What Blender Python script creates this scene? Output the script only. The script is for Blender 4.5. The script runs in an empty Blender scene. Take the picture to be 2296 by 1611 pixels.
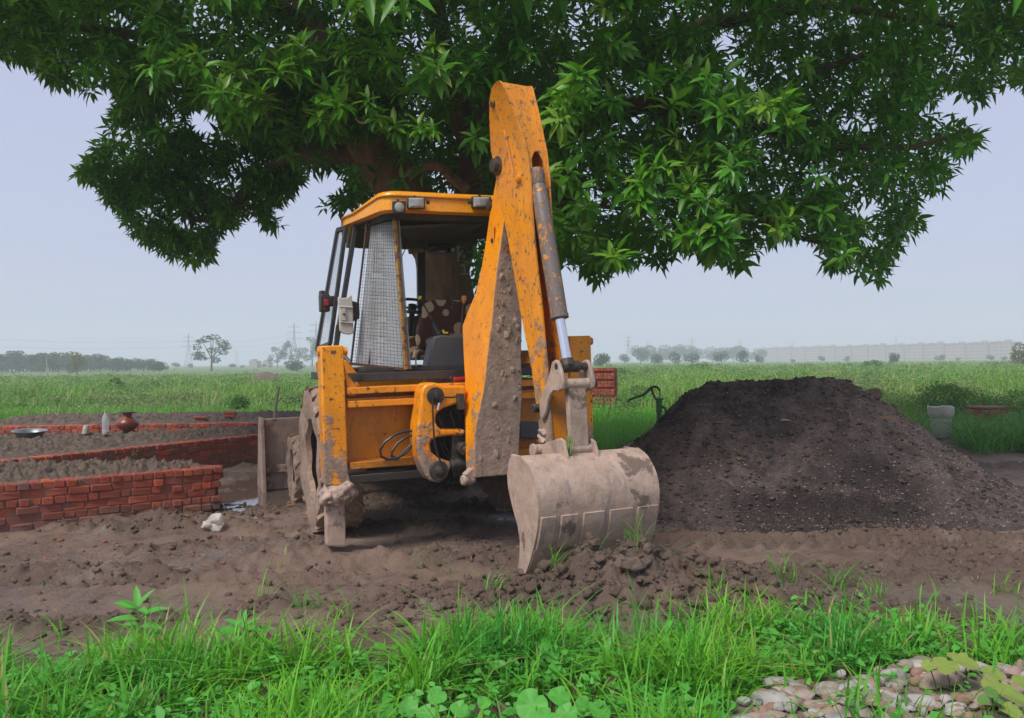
import bpy, bmesh, math, random
import numpy as np
from mathutils import Vector, Matrix

random.seed(7)
RNG = np.random.default_rng(11)
SC = bpy.context.scene
COL = SC.collection
R = math.radians
V = Vector

# ------------------------------------------------------------------ camera, sky, sun, exposure
CAMZ = 1.65
F = 1840.0
PITCH, ROLL = R(0.17), R(-0.52)
CROT = Matrix.Rotation(math.pi / 2 + PITCH, 3, 'X') @ Matrix.Rotation(ROLL, 3, 'Z')
cam = bpy.data.cameras.new('camera')
cam.sensor_width = 36.0
cam.lens = 36.0 * F / 2296.0
cam.clip_start, cam.clip_end = 0.05, 5000
camo = bpy.data.objects.new('camera', cam)
camo.matrix_world = Matrix.Translation((0, 0, CAMZ)) @ CROT.to_4x4()
COL.objects.link(camo)
SC.camera = camo

SUN_EL, SUN_AZ = R(54), R(220)          # azimuth clockwise from +Y: the light comes from behind the camera
world = bpy.data.worlds.new('World')
SC.world = world
world.use_nodes = True
wn, wl = world.node_tree.nodes, world.node_tree.links
wn.clear()
sky = wn.new('ShaderNodeTexSky')
sky.sky_type = 'NISHITA'
sky.sun_disc = False
sky.sun_elevation, sky.sun_rotation = SUN_EL, SUN_AZ
sky.dust_density = 3.0
cloud = wn.new('ShaderNodeRGB')
cloud.outputs[0].default_value = (2.20, 2.36, 3.26, 1)      # even overcast veil over the clear sky
mixs = wn.new('ShaderNodeMix')
mixs.data_type = 'RGBA'
mixs.inputs['Factor'].default_value = 0.90
bg = wn.new('ShaderNodeBackground')
bg.inputs['Strength'].default_value = 0.10
wo = wn.new('ShaderNodeOutputWorld')
wl.new(sky.outputs[0], mixs.inputs['A'])
wl.new(cloud.outputs[0], mixs.inputs['B'])
wl.new(mixs.outputs['Result'], bg.inputs['Color'])
wl.new(bg.outputs[0], wo.inputs['Surface'])

sun = bpy.data.lights.new('sun', 'SUN')
sun.energy, sun.angle, sun.color = 1.5, R(20), (1.0, 0.95, 0.88)
suno = bpy.data.objects.new('sun', sun)
suno.rotation_euler = (math.pi / 2 - SUN_EL, 0, -SUN_AZ + math.pi)
COL.objects.link(suno)
SC.view_settings.view_transform = 'Standard'
SC.view_settings.look = 'None'
SC.view_settings.exposure = 1.25
SC.view_settings.gamma = 1.0
SC.cycles.max_bounces = 6
SC.cycles.transparent_max_bounces = 8
SC.cycles.volume_bounces = 6
HAZE = 0.0015

# ------------------------------------------------------------------ helpers: pixels of the photo's 2296 px view to space
def ray(px, py):
    return CROT @ V(((px - 1148) / F, -(py - 805.5) / F, -1.0))
def pix(px, py, d):
    r = ray(px, py); return V((0, 0, CAMZ)) + r * (d / r.y)
def gnd(px, py, z=0.0):
    r = ray(px, py); return V((0, 0, CAMZ)) + r * ((z - CAMZ) / r.z)
def hit(px, py, p0, n):
    r = ray(px, py); o = V((0, 0, CAMZ)); return o + r * ((p0 - o).dot(n) / r.dot(n))
CR = {'c1': (1100, 600, 1.895), 'c2': (900, 1200, 1.8953), 'c3': (1500, 1200, 1.696), 'c4': (1600, 250, 1.6117), 'k4': (1500, 1380, 3.835),
      'c5': (1880, 1280, 3.2225), 'c6': (920, 1380, 2.5175), 'i3': (1440, 1080, 4.7375), 'i1': (1440, 780, 4.0275), 'd2': (1150, 700, 2.302)}
def q(k, x, y):
    sx, sy, s = CR[k]; return ((sx + x / s) / 1.63328, (sy + y / s) / 1.63328)

# ------------------------------------------------------------------ noise
def _hash(ix, iy, seed):
    h = (ix.astype(np.int64) * 374761393 + iy.astype(np.int64) * 668265263 + seed * 974634777) & 0x7fffffff
    h = ((h ^ (h >> 13)) * 1274126177) & 0x7fffffff
    return (h ^ (h >> 16)) & 0xffff
def perlin(x, y, seed=0):
    x = np.asarray(x, float); y = np.asarray(y, float)
    ix, iy = np.floor(x), np.floor(y); fx, fy = x - ix, y - iy
    u, v = fx * fx * fx * (fx * (fx * 6 - 15) + 10), fy * fy * fy * (fy * (fy * 6 - 15) + 10)
    def g(dx, dy):
        a = _hash(ix + dx, iy + dy, seed) * (2 * math.pi / 65536); return np.cos(a) * (fx - dx) + np.sin(a) * (fy - dy)
    a = g(0, 0) * (1 - u) + g(1, 0) * u; b = g(0, 1) * (1 - u) + g(1, 1) * u
    return (a * (1 - v) + b * v) * 1.5
def fbm(x, y, seed=0, o=4):
    t, a, f = 0, 1.0, 1.0
    for k in range(o):
        t = t + a * perlin(np.asarray(x) * f, np.asarray(y) * f, seed + k * 17); a *= 0.5; f *= 2.03
    return t
def worley(x, y, seed=0):
    x = np.asarray(x, float); y = np.asarray(y, float)
    ix, iy = np.floor(x), np.floor(y); best = np.full(np.broadcast(x, y).shape, 9.0)
    for dx in (-1, 0, 1):
        for dy in (-1, 0, 1):
            cx = ix + dx + _hash(ix + dx, iy + dy, seed) / 65536.0; cy = iy + dy + _hash(ix + dx, iy + dy, seed + 99) / 65536.0
            best = np.minimum(best, (cx - x) ** 2 + (cy - y) ** 2)
    return np.sqrt(best)
def sstep(a, b, x):
    t = np.clip((np.asarray(x, float) - a) / (b - a), 0, 1); return t * t * (3 - 2 * t)

# ------------------------------------------------------------------ materials
class NT:
    def __init__(s, name):
        s.m = bpy.data.materials.new(name); s.m.use_nodes = True; s.t = s.m.node_tree; s.n = s.t.nodes; s.n.clear()
        s.out = s.n.new('ShaderNodeOutputMaterial'); s.b = s.n.new('ShaderNodeBsdfPrincipled'); s.t.links.new(s.b.outputs[0], s.out.inputs['Surface'])
        s.geo = s.n.new('ShaderNodeNewGeometry')
    def link(s, a, b): s.t.links.new(a, b)
    def setv(s, sock, v):
        if hasattr(v, 'is_output'): s.link(v, sock)
        elif isinstance(v, (tuple, list)): sock.default_value = tuple(v) + ((1,) if len(v) == 3 and sock.type == 'RGBA' else ())
        else: sock.default_value = v
    def noise(s, scale, detail=5, rough=0.6, stretch=None, dist=0.0):
        n = s.n.new('ShaderNodeTexNoise'); n.inputs['Scale'].default_value = scale; n.inputs['Detail'].default_value = detail
        n.inputs['Roughness'].default_value = rough; n.inputs['Distortion'].default_value = dist
        src = s.geo.outputs['Position']
        if stretch:
            mp = s.n.new('ShaderNodeMapping'); mp.inputs['Scale'].default_value = stretch; s.link(src, mp.inputs['Vector']); src = mp.outputs[0]
        s.link(src, n.inputs['Vector']); return n.outputs['Fac']
    def voro(s, scale, feat='F1', stretch=None):
        n = s.n.new('ShaderNodeTexVoronoi'); n.inputs['Scale'].default_value = scale; n.feature = feat
        src = s.geo.outputs['Position']
        if stretch:
            mp = s.n.new('ShaderNodeMapping'); mp.inputs['Scale'].default_value = stretch; s.link(src, mp.inputs['Vector']); src = mp.outputs[0]
        s.link(src, n.inputs['Vector']); return n
    def ramp(s, v, a, b, lo=0.0, hi=1.0):
        n = s.n.new('ShaderNodeMapRange'); n.inputs['From Min'].default_value = a; n.inputs['From Max'].default_value = b
        n.inputs['To Min'].default_value = lo; n.inputs['To Max'].default_value = hi; s.setv(n.inputs['Value'], v); return n.outputs[0]
    def math(s, op, a, b=0.0):
        n = s.n.new('ShaderNodeMath'); n.operation = op; s.setv(n.inputs[0], a); s.setv(n.inputs[1], b); return n.outputs[0]
    def mix(s, f, a, b):
        n = s.n.new('ShaderNodeMix'); n.data_type = 'RGBA'; s.setv(n.inputs['Factor'], f); s.setv(n.inputs['A'], a); s.setv(n.inputs['B'], b); return n.outputs['Result']
    def mixf(s, f, a, b):
        n = s.n.new('ShaderNodeMix'); s.setv(n.inputs['Factor'], f); s.setv(n.inputs['A'], a); s.setv(n.inputs['B'], b); return n.outputs['Result']
    def z(s):
        n = s.n.new('ShaderNodeSeparateXYZ'); s.link(s.geo.outputs['Position'], n.inputs[0]); return n.outputs['Z']
    def y(s):
        n = s.n.new('ShaderNodeSeparateXYZ'); s.link(s.geo.outputs['Position'], n.inputs[0]); return n.outputs['Y']
    def bump(s, h, strength=0.5, dist=0.01):
        n = s.n.new('ShaderNodeBump'); n.inputs['Strength'].default_value = strength; n.inputs['Distance'].default_value = dist
        s.setv(n.inputs['Height'], h); s.link(n.outputs[0], s.b.inputs['Normal'])
    def set(s, color=None, rough=None, metal=None, **k):
        if color is not None: s.setv(s.b.inputs['Base Color'], color)
        if rough is not None: s.setv(s.b.inputs['Roughness'], rough)
        if metal is not None: s.setv(s.b.inputs['Metallic'], metal)
        for a, v in k.items(): s.setv(s.b.inputs[a.replace('_', ' ')], v)
        return s.m

MUD_A, MUD_B = (0.40, 0.28, 0.21), (0.22, 0.150, 0.112)
def simple(name, a, b=None, scale=8, rough=0.6, bump=0.0, bscale=60, metal=0.0, stretch=None, **k):
    t = NT(name); b = b or tuple(c * 0.7 for c in a)
    col = t.mix(t.ramp(t.noise(scale, 5, 0.65, stretch), 0.3, 0.7), a, b)
    if bump: t.bump(t.noise(bscale, 4, 0.7), bump, 0.01)
    return t.set(col, rough, metal, **k)
def paint(name, base, lo, hi, wear=0.56, dirt=(0.10, 0.055, 0.03), rough=0.38, cover=0.0, grim=0.36):
    """Old paint with chips, rusty scuffs and a splash of mud that is thick below z=lo and gone above z=hi."""
    t = NT(name)
    fade = t.mix(t.ramp(t.noise(2.3, 5), 0.35, 0.7), base, tuple(c * f for c, f in zip(base, (0.88, 0.78, 0.8))))
    chips = t.ramp(t.noise(17, 9, 0.74), wear + 0.055, wear + 0.075)
    streak = t.ramp(t.noise(11, 8, 0.75, (4, 4, 0.25), 0.8), wear + 0.05, wear + 0.15)
    scr = t.ramp(t.noise(14, 3, 0.6, (5, 5, 0.5), 1.5), 0.665, 0.68)
    fine = t.ramp(t.noise(75, 3, 0.6), 0.655, 0.69)
    bv = t.n.new('ShaderNodeBevel'); bv.samples = 3; bv.inputs['Radius'].default_value = 0.014
    dp = t.n.new('ShaderNodeVectorMath'); dp.operation = 'DOT_PRODUCT'; t.link(bv.outputs[0], dp.inputs[0]); t.link(t.geo.outputs['Normal'], dp.inputs[1])
    edge = t.ramp(t.math('ADD', t.ramp(dp.outputs['Value'], 0.995, 0.86), t.math('MULTIPLY', t.math('SUBTRACT', t.noise(24, 6, 0.7), 0.5), 1.6)), 0.72, 0.95)
    grime = t.ramp(t.noise(3.6, 8, 0.66, (1, 1, 0.7), 0.5), 0.46, 0.70, 0, grim)
    fade = t.mix(grime, fade, tuple(0.30 * a_ + 0.28 * b2 for a_, b2 in zip(base, (0.24, 0.13, 0.06))))
    c = t.mix(t.math('MAXIMUM', t.math('MAXIMUM', t.math('MAXIMUM', chips, streak), t.math('MAXIMUM', fine, scr)), t.math('MULTIPLY', edge, 0.85)), fade, dirt)
    n = t.noise(5.5, 9, 0.68)
    m = t.math('ADD', t.math('ADD', t.ramp(t.z(), lo, hi, 1.0, 0.0), cover), t.math('MULTIPLY', t.math('SUBTRACT', n, 0.5), 2.4))
    m = t.ramp(m, 0.46, 0.66)
    mc = t.mix(t.ramp(t.noise(14, 6, 0.7), 0.35, 0.65), MUD_A, MUD_B)
    t.bump(t.math('ADD', t.math('MULTIPLY', t.math('MULTIPLY', m, t.noise(40, 6, 0.7)), 1.0), t.math('MULTIPLY', chips, -0.15)), 0.7, 0.02)
    return t.set(t.mix(m, c, mc), t.mixf(m, rough, 0.85))

YEL = (0.92, 0.325, 0.003)
M = {}
M['yellow'] = paint('yellow_paint', YEL, 0.25, 0.75)
M['yellow_hi'] = paint('yellow_paint_upper', YEL, -2, -1, wear=0.55)
M['yellow_cab'] = paint('yellow_roof_paint', (0.88, 0.36, 0.008), -2, -1, wear=0.68, rough=0.3)
M['yellow_leg'] = paint('yellow_leg_paint', YEL, 0.5, 1.4, wear=0.525)
M['yellow_boom'] = paint('yellow_boom_paint', YEL, 0.3, 1.6, wear=0.55)
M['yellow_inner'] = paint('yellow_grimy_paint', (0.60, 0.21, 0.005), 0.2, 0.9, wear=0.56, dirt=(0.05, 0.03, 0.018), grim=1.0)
M['boom_back'] = paint('boom_back_muddy', (0.34, 0.12, 0.02), 1.5, 3.0, wear=0.50, cover=0.35, dirt=(0.07, 0.04, 0.025))
M['dipper'] = paint('dipper_paint', YEL, 0.7, 2.5, wear=0.515, dirt=(0.16, 0.11, 0.08))
M['ram'] = paint('ram_barrel', (0.74, 0.29, 0.02), -2, -1, wear=0.40, dirt=(0.16, 0.125, 0.115), rough=0.45)
def mudcoat():
    t = NT('dried_mud_coat')
    n = t.noise(7, 9, 0.65)
    c = t.mix(t.ramp(n, 0.35, 0.68), (0.50, 0.36, 0.28), (0.34, 0.235, 0.18))
    s = t.ramp(t.noise(6, 8, 0.72, (2.2, 2.2, 0.4), 0.8), 0.53, 0.63)
    c = t.mix(t.math('MULTIPLY', s, 0.7), c, (0.21, 0.185, 0.185))
    w = t.ramp(t.noise(2.7, 8, 0.68), 0.585, 0.625)
    c = t.mix(t.math('MULTIPLY', w, 0.85), c, (0.125, 0.085, 0.06))
    t.bump(t.math('ADD', t.math('MULTIPLY', n, 1.0), t.math('MULTIPLY', t.noise(55, 4, 0.7), 0.3)), 0.55, 0.02)
    return t.set(c, 0.8)
M['mudcoat'] = mudcoat()
M['rubber'] = paint('muddy_rubber', (0.03, 0.03, 0.032), 1.0, 2.6, wear=0.9, cover=0.42, rough=0.7)
M['rim'] = paint('rim_paint', (0.75, 0.25, 0.02), 0.5, 2.2, wear=0.5, cover=0.15)
M['black'] = simple('black_cab_paint', (0.022, 0.023, 0.027), (0.05, 0.045, 0.042), 10, 0.42, 0.15)
M['liner'] = simple('dark_cab_lining', (0.025, 0.022, 0.02), (0.045, 0.04, 0.034), 8, 0.8)
M['hatch'] = simple('dusty_black_hatch', (0.04, 0.04, 0.042), (0.085, 0.08, 0.075), 12, 0.6)
M['plastic'] = simple('grey_plastic', (0.055, 0.06, 0.07), (0.08, 0.08, 0.088), 6, 0.45)
M['metal'] = simple('grimy_steel', (0.11, 0.085, 0.07), (0.035, 0.028, 0.024), 30, 0.5, 0.3, metal=0.35)
M['darkm'] = simple('greasy_black_steel', (0.02, 0.018, 0.018), (0.055, 0.04, 0.03), 30, 0.45, 0.2)
M['chrome'] = simple('chrome_rod', (0.83, 0.84, 0.86), (0.75, 0.76, 0.79), 3, 0.16, metal=1.0)
M['hose'] = simple('black_hose', (0.016, 0.016, 0.018), (0.03, 0.028, 0.026), 40, 0.42)
M['rust'] = simple('rusty_wire', (0.105, 0.05, 0.03), (0.05, 0.028, 0.02), 60, 0.8)
M['rustframe'] = paint('rusty_yellow_frame', (0.42, 0.25, 0.06), -2, -1, wear=0.47, dirt=(0.10, 0.05, 0.035), rough=0.7)
M['lens'] = simple('lamp_glass', (0.40, 0.40, 0.39), (0.24, 0.24, 0.24), 20, 0.12)
M['beige'] = simple('beige_plastic', (0.52, 0.49, 0.43), (0.40, 0.37, 0.33), 10, 0.5)
M['red'] = simple('red_reflector', (0.40, 0.02, 0.02), (0.28, 0.015, 0.015), 20, 0.25)
M['knob'] = simple('orange_knob', (0.75, 0.28, 0.06), (0.62, 0.22, 0.05), 20, 0.4)
M['tagy'] = simple('yellow_tag', (0.75, 0.62, 0.03), None, 20, 0.5)
M['cloth'] = simple('beige_cloth', (0.34, 0.29, 0.22), (0.2, 0.17, 0.13), 30, 0.9, 0.3)
def glass(name, tint, op, rough=0.05):
    t = NT(name); tr = t.n.new('ShaderNodeBsdfTransparent'); mx = t.n.new('ShaderNodeMixShader')
    t.set(tint, rough); t.setv(mx.inputs[0], op if not callable(op) else op(t)); t.link(tr.outputs[0], mx.inputs[1]); t.link(t.b.outputs[0], mx.inputs[2]); t.link(mx.outputs[0], t.out.inputs['Surface']); return t.m
M['glass'] = glass('window_glass', (0.35, 0.38, 0.42), 0.22)
M['dirty_glass'] = glass('dusty_chamfer_glass', (0.42, 0.44, 0.46), lambda t: t.ramp(t.noise(2.6, 4), 0.3, 0.7, 0.55, 0.9), 0.12)
M['bottle'] = glass('clear_plastic', (0.72, 0.76, 0.80), 0.38, 0.1)
mt = NT('mirror_glass'); M['mirror'] = mt.set((0.8, 0.82, 0.82), 0.03, 1.0)
def seat_fabric():
    t = NT('ring_print_seat_cover')
    v = t.voro(7.0, 'F1'); d = v.outputs['Distance']
    ring = t.math('MULTIPLY', t.ramp(d, 0.17, 0.22), t.ramp(d, 0.50, 0.46))
    c = t.mix(t.ramp(t.noise(40, 4), 0.3, 0.7), (0.12, 0.042, 0.025), (0.08, 0.028, 0.018))
    return t.set(t.mix(ring, c, (0.55, 0.42, 0.28)), 0.85)
M['seat'] = seat_fabric()

def brickmat():
    t = NT('red_brick')
    oi = t.n.new('ShaderNodeObjectInfo'); r = oi.outputs['Random']
    cr = t.n.new('ShaderNodeValToRGB'); e = cr.color_ramp.elements
    e[0].position, e[0].color = 0.0, (0.36, 0.068, 0.034, 1); e[1].position, e[1].color = 1.0, (0.55, 0.105, 0.035, 1)
    for p, c in ((0.22, (0.28, 0.058, 0.034)), (0.45, (0.42, 0.080, 0.038)), (0.62, (0.30, 0.072, 0.045)), (0.72, (0.22, 0.095, 0.075)), (0.78, (0.48, 0.105, 0.045))):
        x = e.new(p); x.color = c + (1,)
    t.link(r, cr.inputs[0])
    n = t.noise(16, 7, 0.7)
    c = t.mix(t.ramp(n, 0.45, 0.75, 0, 0.65), cr.outputs[0], (0.22, 0.095, 0.068))
    c = t.mix(t.ramp(t.noise(5, 5), 0.55, 0.72, 0, 0.5), c, (0.24, 0.15, 0.115))
    low = t.ramp(t.math('ADD', t.ramp(t.z(), 0.0, 0.30, 1.0, 0.0), t.math('SUBTRACT', t.noise(6, 6, 0.7), 0.72)), 0.2, 0.6, 0, 0.75)
    c = t.mix(low, c, (0.20, 0.125, 0.095))
    t.bump(t.noise(70, 6, 0.75), 0.8, 0.016)
    return t.set(c, 0.88)
M['brick'] = brickmat()
M['joint'] = simple('muddy_joint', (0.24, 0.115, 0.085), (0.15, 0.08, 0.06), 14, 0.95, 0.5)

def mudground():
    t = NT('wet_mud')
    big = t.noise(0.55, 6, 0.6); n = t.noise(4.5, 9, 0.65)
    at = t.n.new('ShaderNodeAttribute'); at.attribute_name = 'soil_dark'
    c = t.mix(t.ramp(big, 0.35, 0.65), (0.310, 0.200, 0.148), (0.245, 0.172, 0.122))
    c = t.mix(t.math('MULTIPLY', at.outputs['Fac'], t.ramp(n, 0.30, 0.62, 1.0, 0.55)), c, (0.120, 0.080, 0.058))
    c = t.mix(t.ramp(n, 0.50, 0.68, 0, 0.8), c, (0.135, 0.090, 0.066))
    c = t.mix(t.ramp(t.noise(1.3, 7, 0.7), 0.55, 0.66, 0, 0.7), c, (0.33, 0.255, 0.20))
    c = t.mix(t.ramp(t.noise(90, 3, 0.6), 0.68, 0.74, 0, 0.5), c, (0.36, 0.27, 0.2))
    wet = t.math('MULTIPLY', t.ramp(t.noise(0.9, 6, 0.65), 0.44, 0.58), t.math('MULTIPLY', t.ramp(at.outputs['Fac'], 0.9, 0.2), t.ramp(t.y(), 8.4, 10.0, 1.0, 0.0)))
    c = t.mix(t.math('MULTIPLY', wet, 0.35), c, (0.13, 0.095, 0.075))
    t.bump(t.math('ADD', n, t.math('MULTIPLY', t.noise(30, 8, 0.8), 0.6)), 1.0, 0.06)
    return t.set(c, t.mixf(wet, 0.80, 0.16))
M['mud'] = mudground()
def bedsoil():
    t = NT('turned_soil')
    c = t.mix(t.ramp(t.noise(9, 8, 0.7), 0.35, 0.68), (0.185, 0.135, 0.10), (0.075, 0.052, 0.038))
    t.bump(t.noise(26, 8, 0.75), 0.9, 0.04); return t.set(c, 0.9)
M['soil'] = bedsoil()
def heapsoil():
    t = NT('dark_heap_soil')
    at = t.n.new('ShaderNodeAttribute'); at.attribute_name = 'soil_dark'
    c = t.mix(t.ramp(t.noise(3.4, 9, 0.74), 0.40, 0.62), (0.040, 0.029, 0.026), (0.135, 0.100, 0.088))
    c = t.mix(t.ramp(t.noise(11, 6, 0.7), 0.52, 0.68, 0, 0.7), c, (0.038, 0.028, 0.024))
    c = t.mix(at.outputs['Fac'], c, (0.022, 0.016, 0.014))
    sp = t.voro(95, 'F1'); dots = t.ramp(sp.outputs['Distance'], 0.34, 0.24)
    rnd = t.n.new('ShaderNodeSeparateColor'); t.link(sp.outputs['Color'], rnd.inputs[0])
    c = t.mix(t.math('MULTIPLY', dots, t.ramp(rnd.outputs[0], 0.62, 0.72, 0, 0.9)), c, t.mix(rnd.outputs[1], (0.20, 0.14, 0.12), (0.34, 0.15, 0.08)))
    t.bump(t.math('ADD', t.noise(14, 9, 0.75), t.math('MULTIPLY', t.noise(90, 4, 0.7), 0.4)), 0.9, 0.04)
    return t.set(c, 0.92)
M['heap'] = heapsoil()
M['pebble'] = simple('heap_pebbles', (0.34, 0.25, 0.21), (0.20, 0.11, 0.075), 9, 0.8)
M['field'] = simple('field_ground', (0.085, 0.16, 0.03), (0.13, 0.17, 0.055), 0.35, 0.95)
def puddle():
    t = NT('muddy_water'); t.bump(t.noise(9, 3), 0.05, 0.01)
    return t.set((0.13, 0.095, 0.075), 0.04, Specular_IOR_Level=0.8)
M['water'] = puddle()
def leafmat(name, a, b, trans=0.35, rough=0.45, yellow=None, patch=None, patch2=None):
    t = NT(name); r = t.geo.outputs['Random Per Island']
    c = t.mix(r, a, b)
    if patch:
        c = t.mix(t.ramp(t.noise(patch[1], 3), 0.42, 0.62), c, t.mix(r, patch[0], tuple(0.7 * x for x in patch[0])))
    if patch2: c = t.mix(t.ramp(t.noise(patch2[1], 6, 0.7), 0.50, 0.62, 0, 0.8), c, t.mix(r, patch2[0], tuple(0.55 * x for x in patch2[0])))
    if yellow: c = t.mix(t.ramp(t.math('FRACT', t.math('MULTIPLY', r, 37.7)), yellow[1], yellow[1] + 0.02), c, yellow[0])
    t.set(c, rough, Specular_IOR_Level=0.35)
    tl = t.n.new('ShaderNodeBsdfTranslucent'); t.setv(tl.inputs[0], t.mix(0.35, c, (0.25, 0.42, 0.02))); mx = t.n.new('ShaderNodeMixShader'); mx.inputs[0].default_value = trans
    t.link(t.b.outputs[0], mx.inputs[1]); t.link(tl.outputs[0], mx.inputs[2]); t.link(mx.outputs[0], t.out.inputs['Surface']); return t.m
M['mango'] = leafmat('mango_leaf', (0.016, 0.105, 0.007), (0.085, 0.31, 0.015), 0.24, 0.40, yellow=((0.17, 0.21, 0.02), 0.965), patch=((0.11, 0.33, 0.015), 0.45))
M['mango_new'] = leafmat('mango_new_leaf', (0.12, 0.28, 0.02), (0.22, 0.38, 0.03), 0.3, 0.42)
M['mango_dry'] = leafmat('mango_dry_leaf', (0.16, 0.10, 0.035), (0.22, 0.17, 0.06), 0.2, 0.7)
M['grass'] = leafmat('fresh_grass', (0.095, 0.38, 0.018), (0.22, 0.54, 0.035), 0.35, 0.5, yellow=((0.40, 0.33, 0.12), 0.945), patch=((0.09, 0.42, 0.05), 1.2))
M['grass_dark'] = leafmat('coarse_grass_leaf', (0.035, 0.19, 0.02), (0.07, 0.29, 0.03), 0.3, 0.5)
M['broad'] = leafmat('broad_leaf', (0.07, 0.34, 0.035), (0.13, 0.46, 0.07), 0.3, 0.5)
M['squash'] = leafmat('squash_leaf', (0.075, 0.25, 0.035), (0.055, 0.20, 0.03), 0.3, 0.6, yellow=((0.26, 0.34, 0.07), 0.90))
M['weed'] = leafmat('field_weed', (0.15, 0.34, 0.04), (0.29, 0.46, 0.095), 0.3, 0.7, yellow=((0.42, 0.38, 0.19), 0.88), patch=((0.07, 0.33, 0.025), 0.28), patch2=((0.36, 0.40, 0.17), 0.13))
M['bushleaf'] = leafmat('bush_leaf', (0.06, 0.18, 0.025), (0.14, 0.28, 0.06), 0.25, 0.7)
M['fartree'] = leafmat('far_tree_leaf', (0.020, 0.055, 0.016), (0.05, 0.10, 0.03), 0.2, 0.7)
M['fartree_y'] = leafmat('far_tree_leaf_olive', (0.09, 0.11, 0.02), (0.16, 0.15, 0.035), 0.2, 0.7)
M['bark'] = simple('mango_bark', (0.15, 0.085, 0.055), (0.065, 0.040, 0.028), 9, 0.9, 0.9, 30, stretch=(1, 1, 0.25))
M['trunkbark'] = simple('lightened_trunk_bark', (0.27, 0.145, 0.095), (0.12, 0.068, 0.046), 9, 0.9, 0.9, 30, stretch=(1, 1, 0.25))  # same bark lightened to offset canopy shade; limbs keep a darker copy
M['barkcut'] = simple('stripped_branch', (0.42, 0.20, 0.10), (0.13, 0.085, 0.06), 9, 0.85, 0.6, 30)
M['fartrunk'] = simple('far_trunk', (0.10, 0.07, 0.05), None, 4, 0.9)
M['whitepaint'] = simple('chalky_white_paint', (0.42, 0.40, 0.36), (0.26, 0.23, 0.19), 25, 0.9)
M['numdark'] = simple('faded_dark_paint', (0.06, 0.055, 0.035), (0.10, 0.08, 0.05), 25, 0.9)
M['clay'] = simple('red_clay', (0.26, 0.055, 0.022), (0.15, 0.035, 0.018), 7, 0.35, 0.1)
M['lid'] = simple('dark_lid', (0.035, 0.03, 0.025), None, 9, 0.7)
M['alu'] = simple('dull_aluminium', (0.42, 0.43, 0.45), (0.22, 0.23, 0.25), 5, 0.35, metal=0.7)
M['pale'] = simple('pale_paper', (0.52, 0.46, 0.38), (0.38, 0.32, 0.25), 20, 0.8)
M['wood'] = simple('grey_wood', (0.40, 0.34, 0.28), (0.28, 0.23, 0.18), 20, 0.8)
M['pump'] = simple('green_pump_paint', (0.035, 0.20, 0.035), (0.05, 0.12, 0.03), 20, 0.5)
M['pumph'] = simple('olive_pump_iron', (0.07, 0.10, 0.03), (0.10, 0.08, 0.04), 20, 0.6)
M['concrete'] = simple('stained_concrete', (0.62, 0.58, 0.52), (0.46, 0.41, 0.35), 6, 0.9, 0.4)
M['wallfar'] = simple('pale_pink_render', (0.42, 0.22, 0.18), (0.35, 0.19, 0.16), 0.05, 0.9)
M['gapfar'] = simple('gap_shade_grey', (0.09, 0.09, 0.12), None, 0.05, 0.9)  # dark blue-grey, the shade between the blocks put into colour
M['winfar'] = simple('dark_window', (0.08, 0.09, 0.11), None, 0.1, 0.3)
M['galv'] = simple('galvanised_steel', (0.22, 0.23, 0.25), None, 1, 0.6)
M['dryleaf'] = leafmat('fallen_leaf', (0.30, 0.14, 0.025), (0.20, 0.08, 0.035), 0.2, 0.6)
M['dryleaf2'] = leafmat('fallen_leaf_green', (0.34, 0.36, 0.12), (0.30, 0.30, 0.12), 0.2, 0.6)
M['sand'] = simple('grey_sand', (0.22, 0.175, 0.135), (0.14, 0.11, 0.085), 7, 0.9, 0.6, 60)
M['clumpleaf'] = leafmat('weed_clump_leaf', (0.085, 0.20, 0.035), (0.19, 0.31, 0.085), 0.25, 0.7, patch=((0.26, 0.31, 0.13), 0.09), patch2=((0.06, 0.24, 0.025), 0.05))
M['straw'] = simple('dry_straw', (0.46, 0.36, 0.22), (0.26, 0.18, 0.10), 5, 0.9)
M['chip'] = simple('brick_chip', (0.34, 0.11, 0.06), (0.20, 0.07, 0.045), 9, 0.9)
M['rag'] = glass('crumpled_clear_plastic', (0.62, 0.56, 0.50), 0.6, 0.3)
def stonemat(name, a, b):
    return simple(name, a, b, 9, 0.8, 0.5, 45)
ST = [stonemat('grey_stone', (0.42, 0.39, 0.37), (0.29, 0.26, 0.245)), stonemat('pink_sandstone', (0.36, 0.25, 0.21), (0.27, 0.19, 0.16)), stonemat('rust_stone', (0.30, 0.18, 0.125), (0.22, 0.135, 0.10)), stonemat('tan_stone', (0.36, 0.30, 0.245), (0.25, 0.20, 0.16))]

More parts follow.
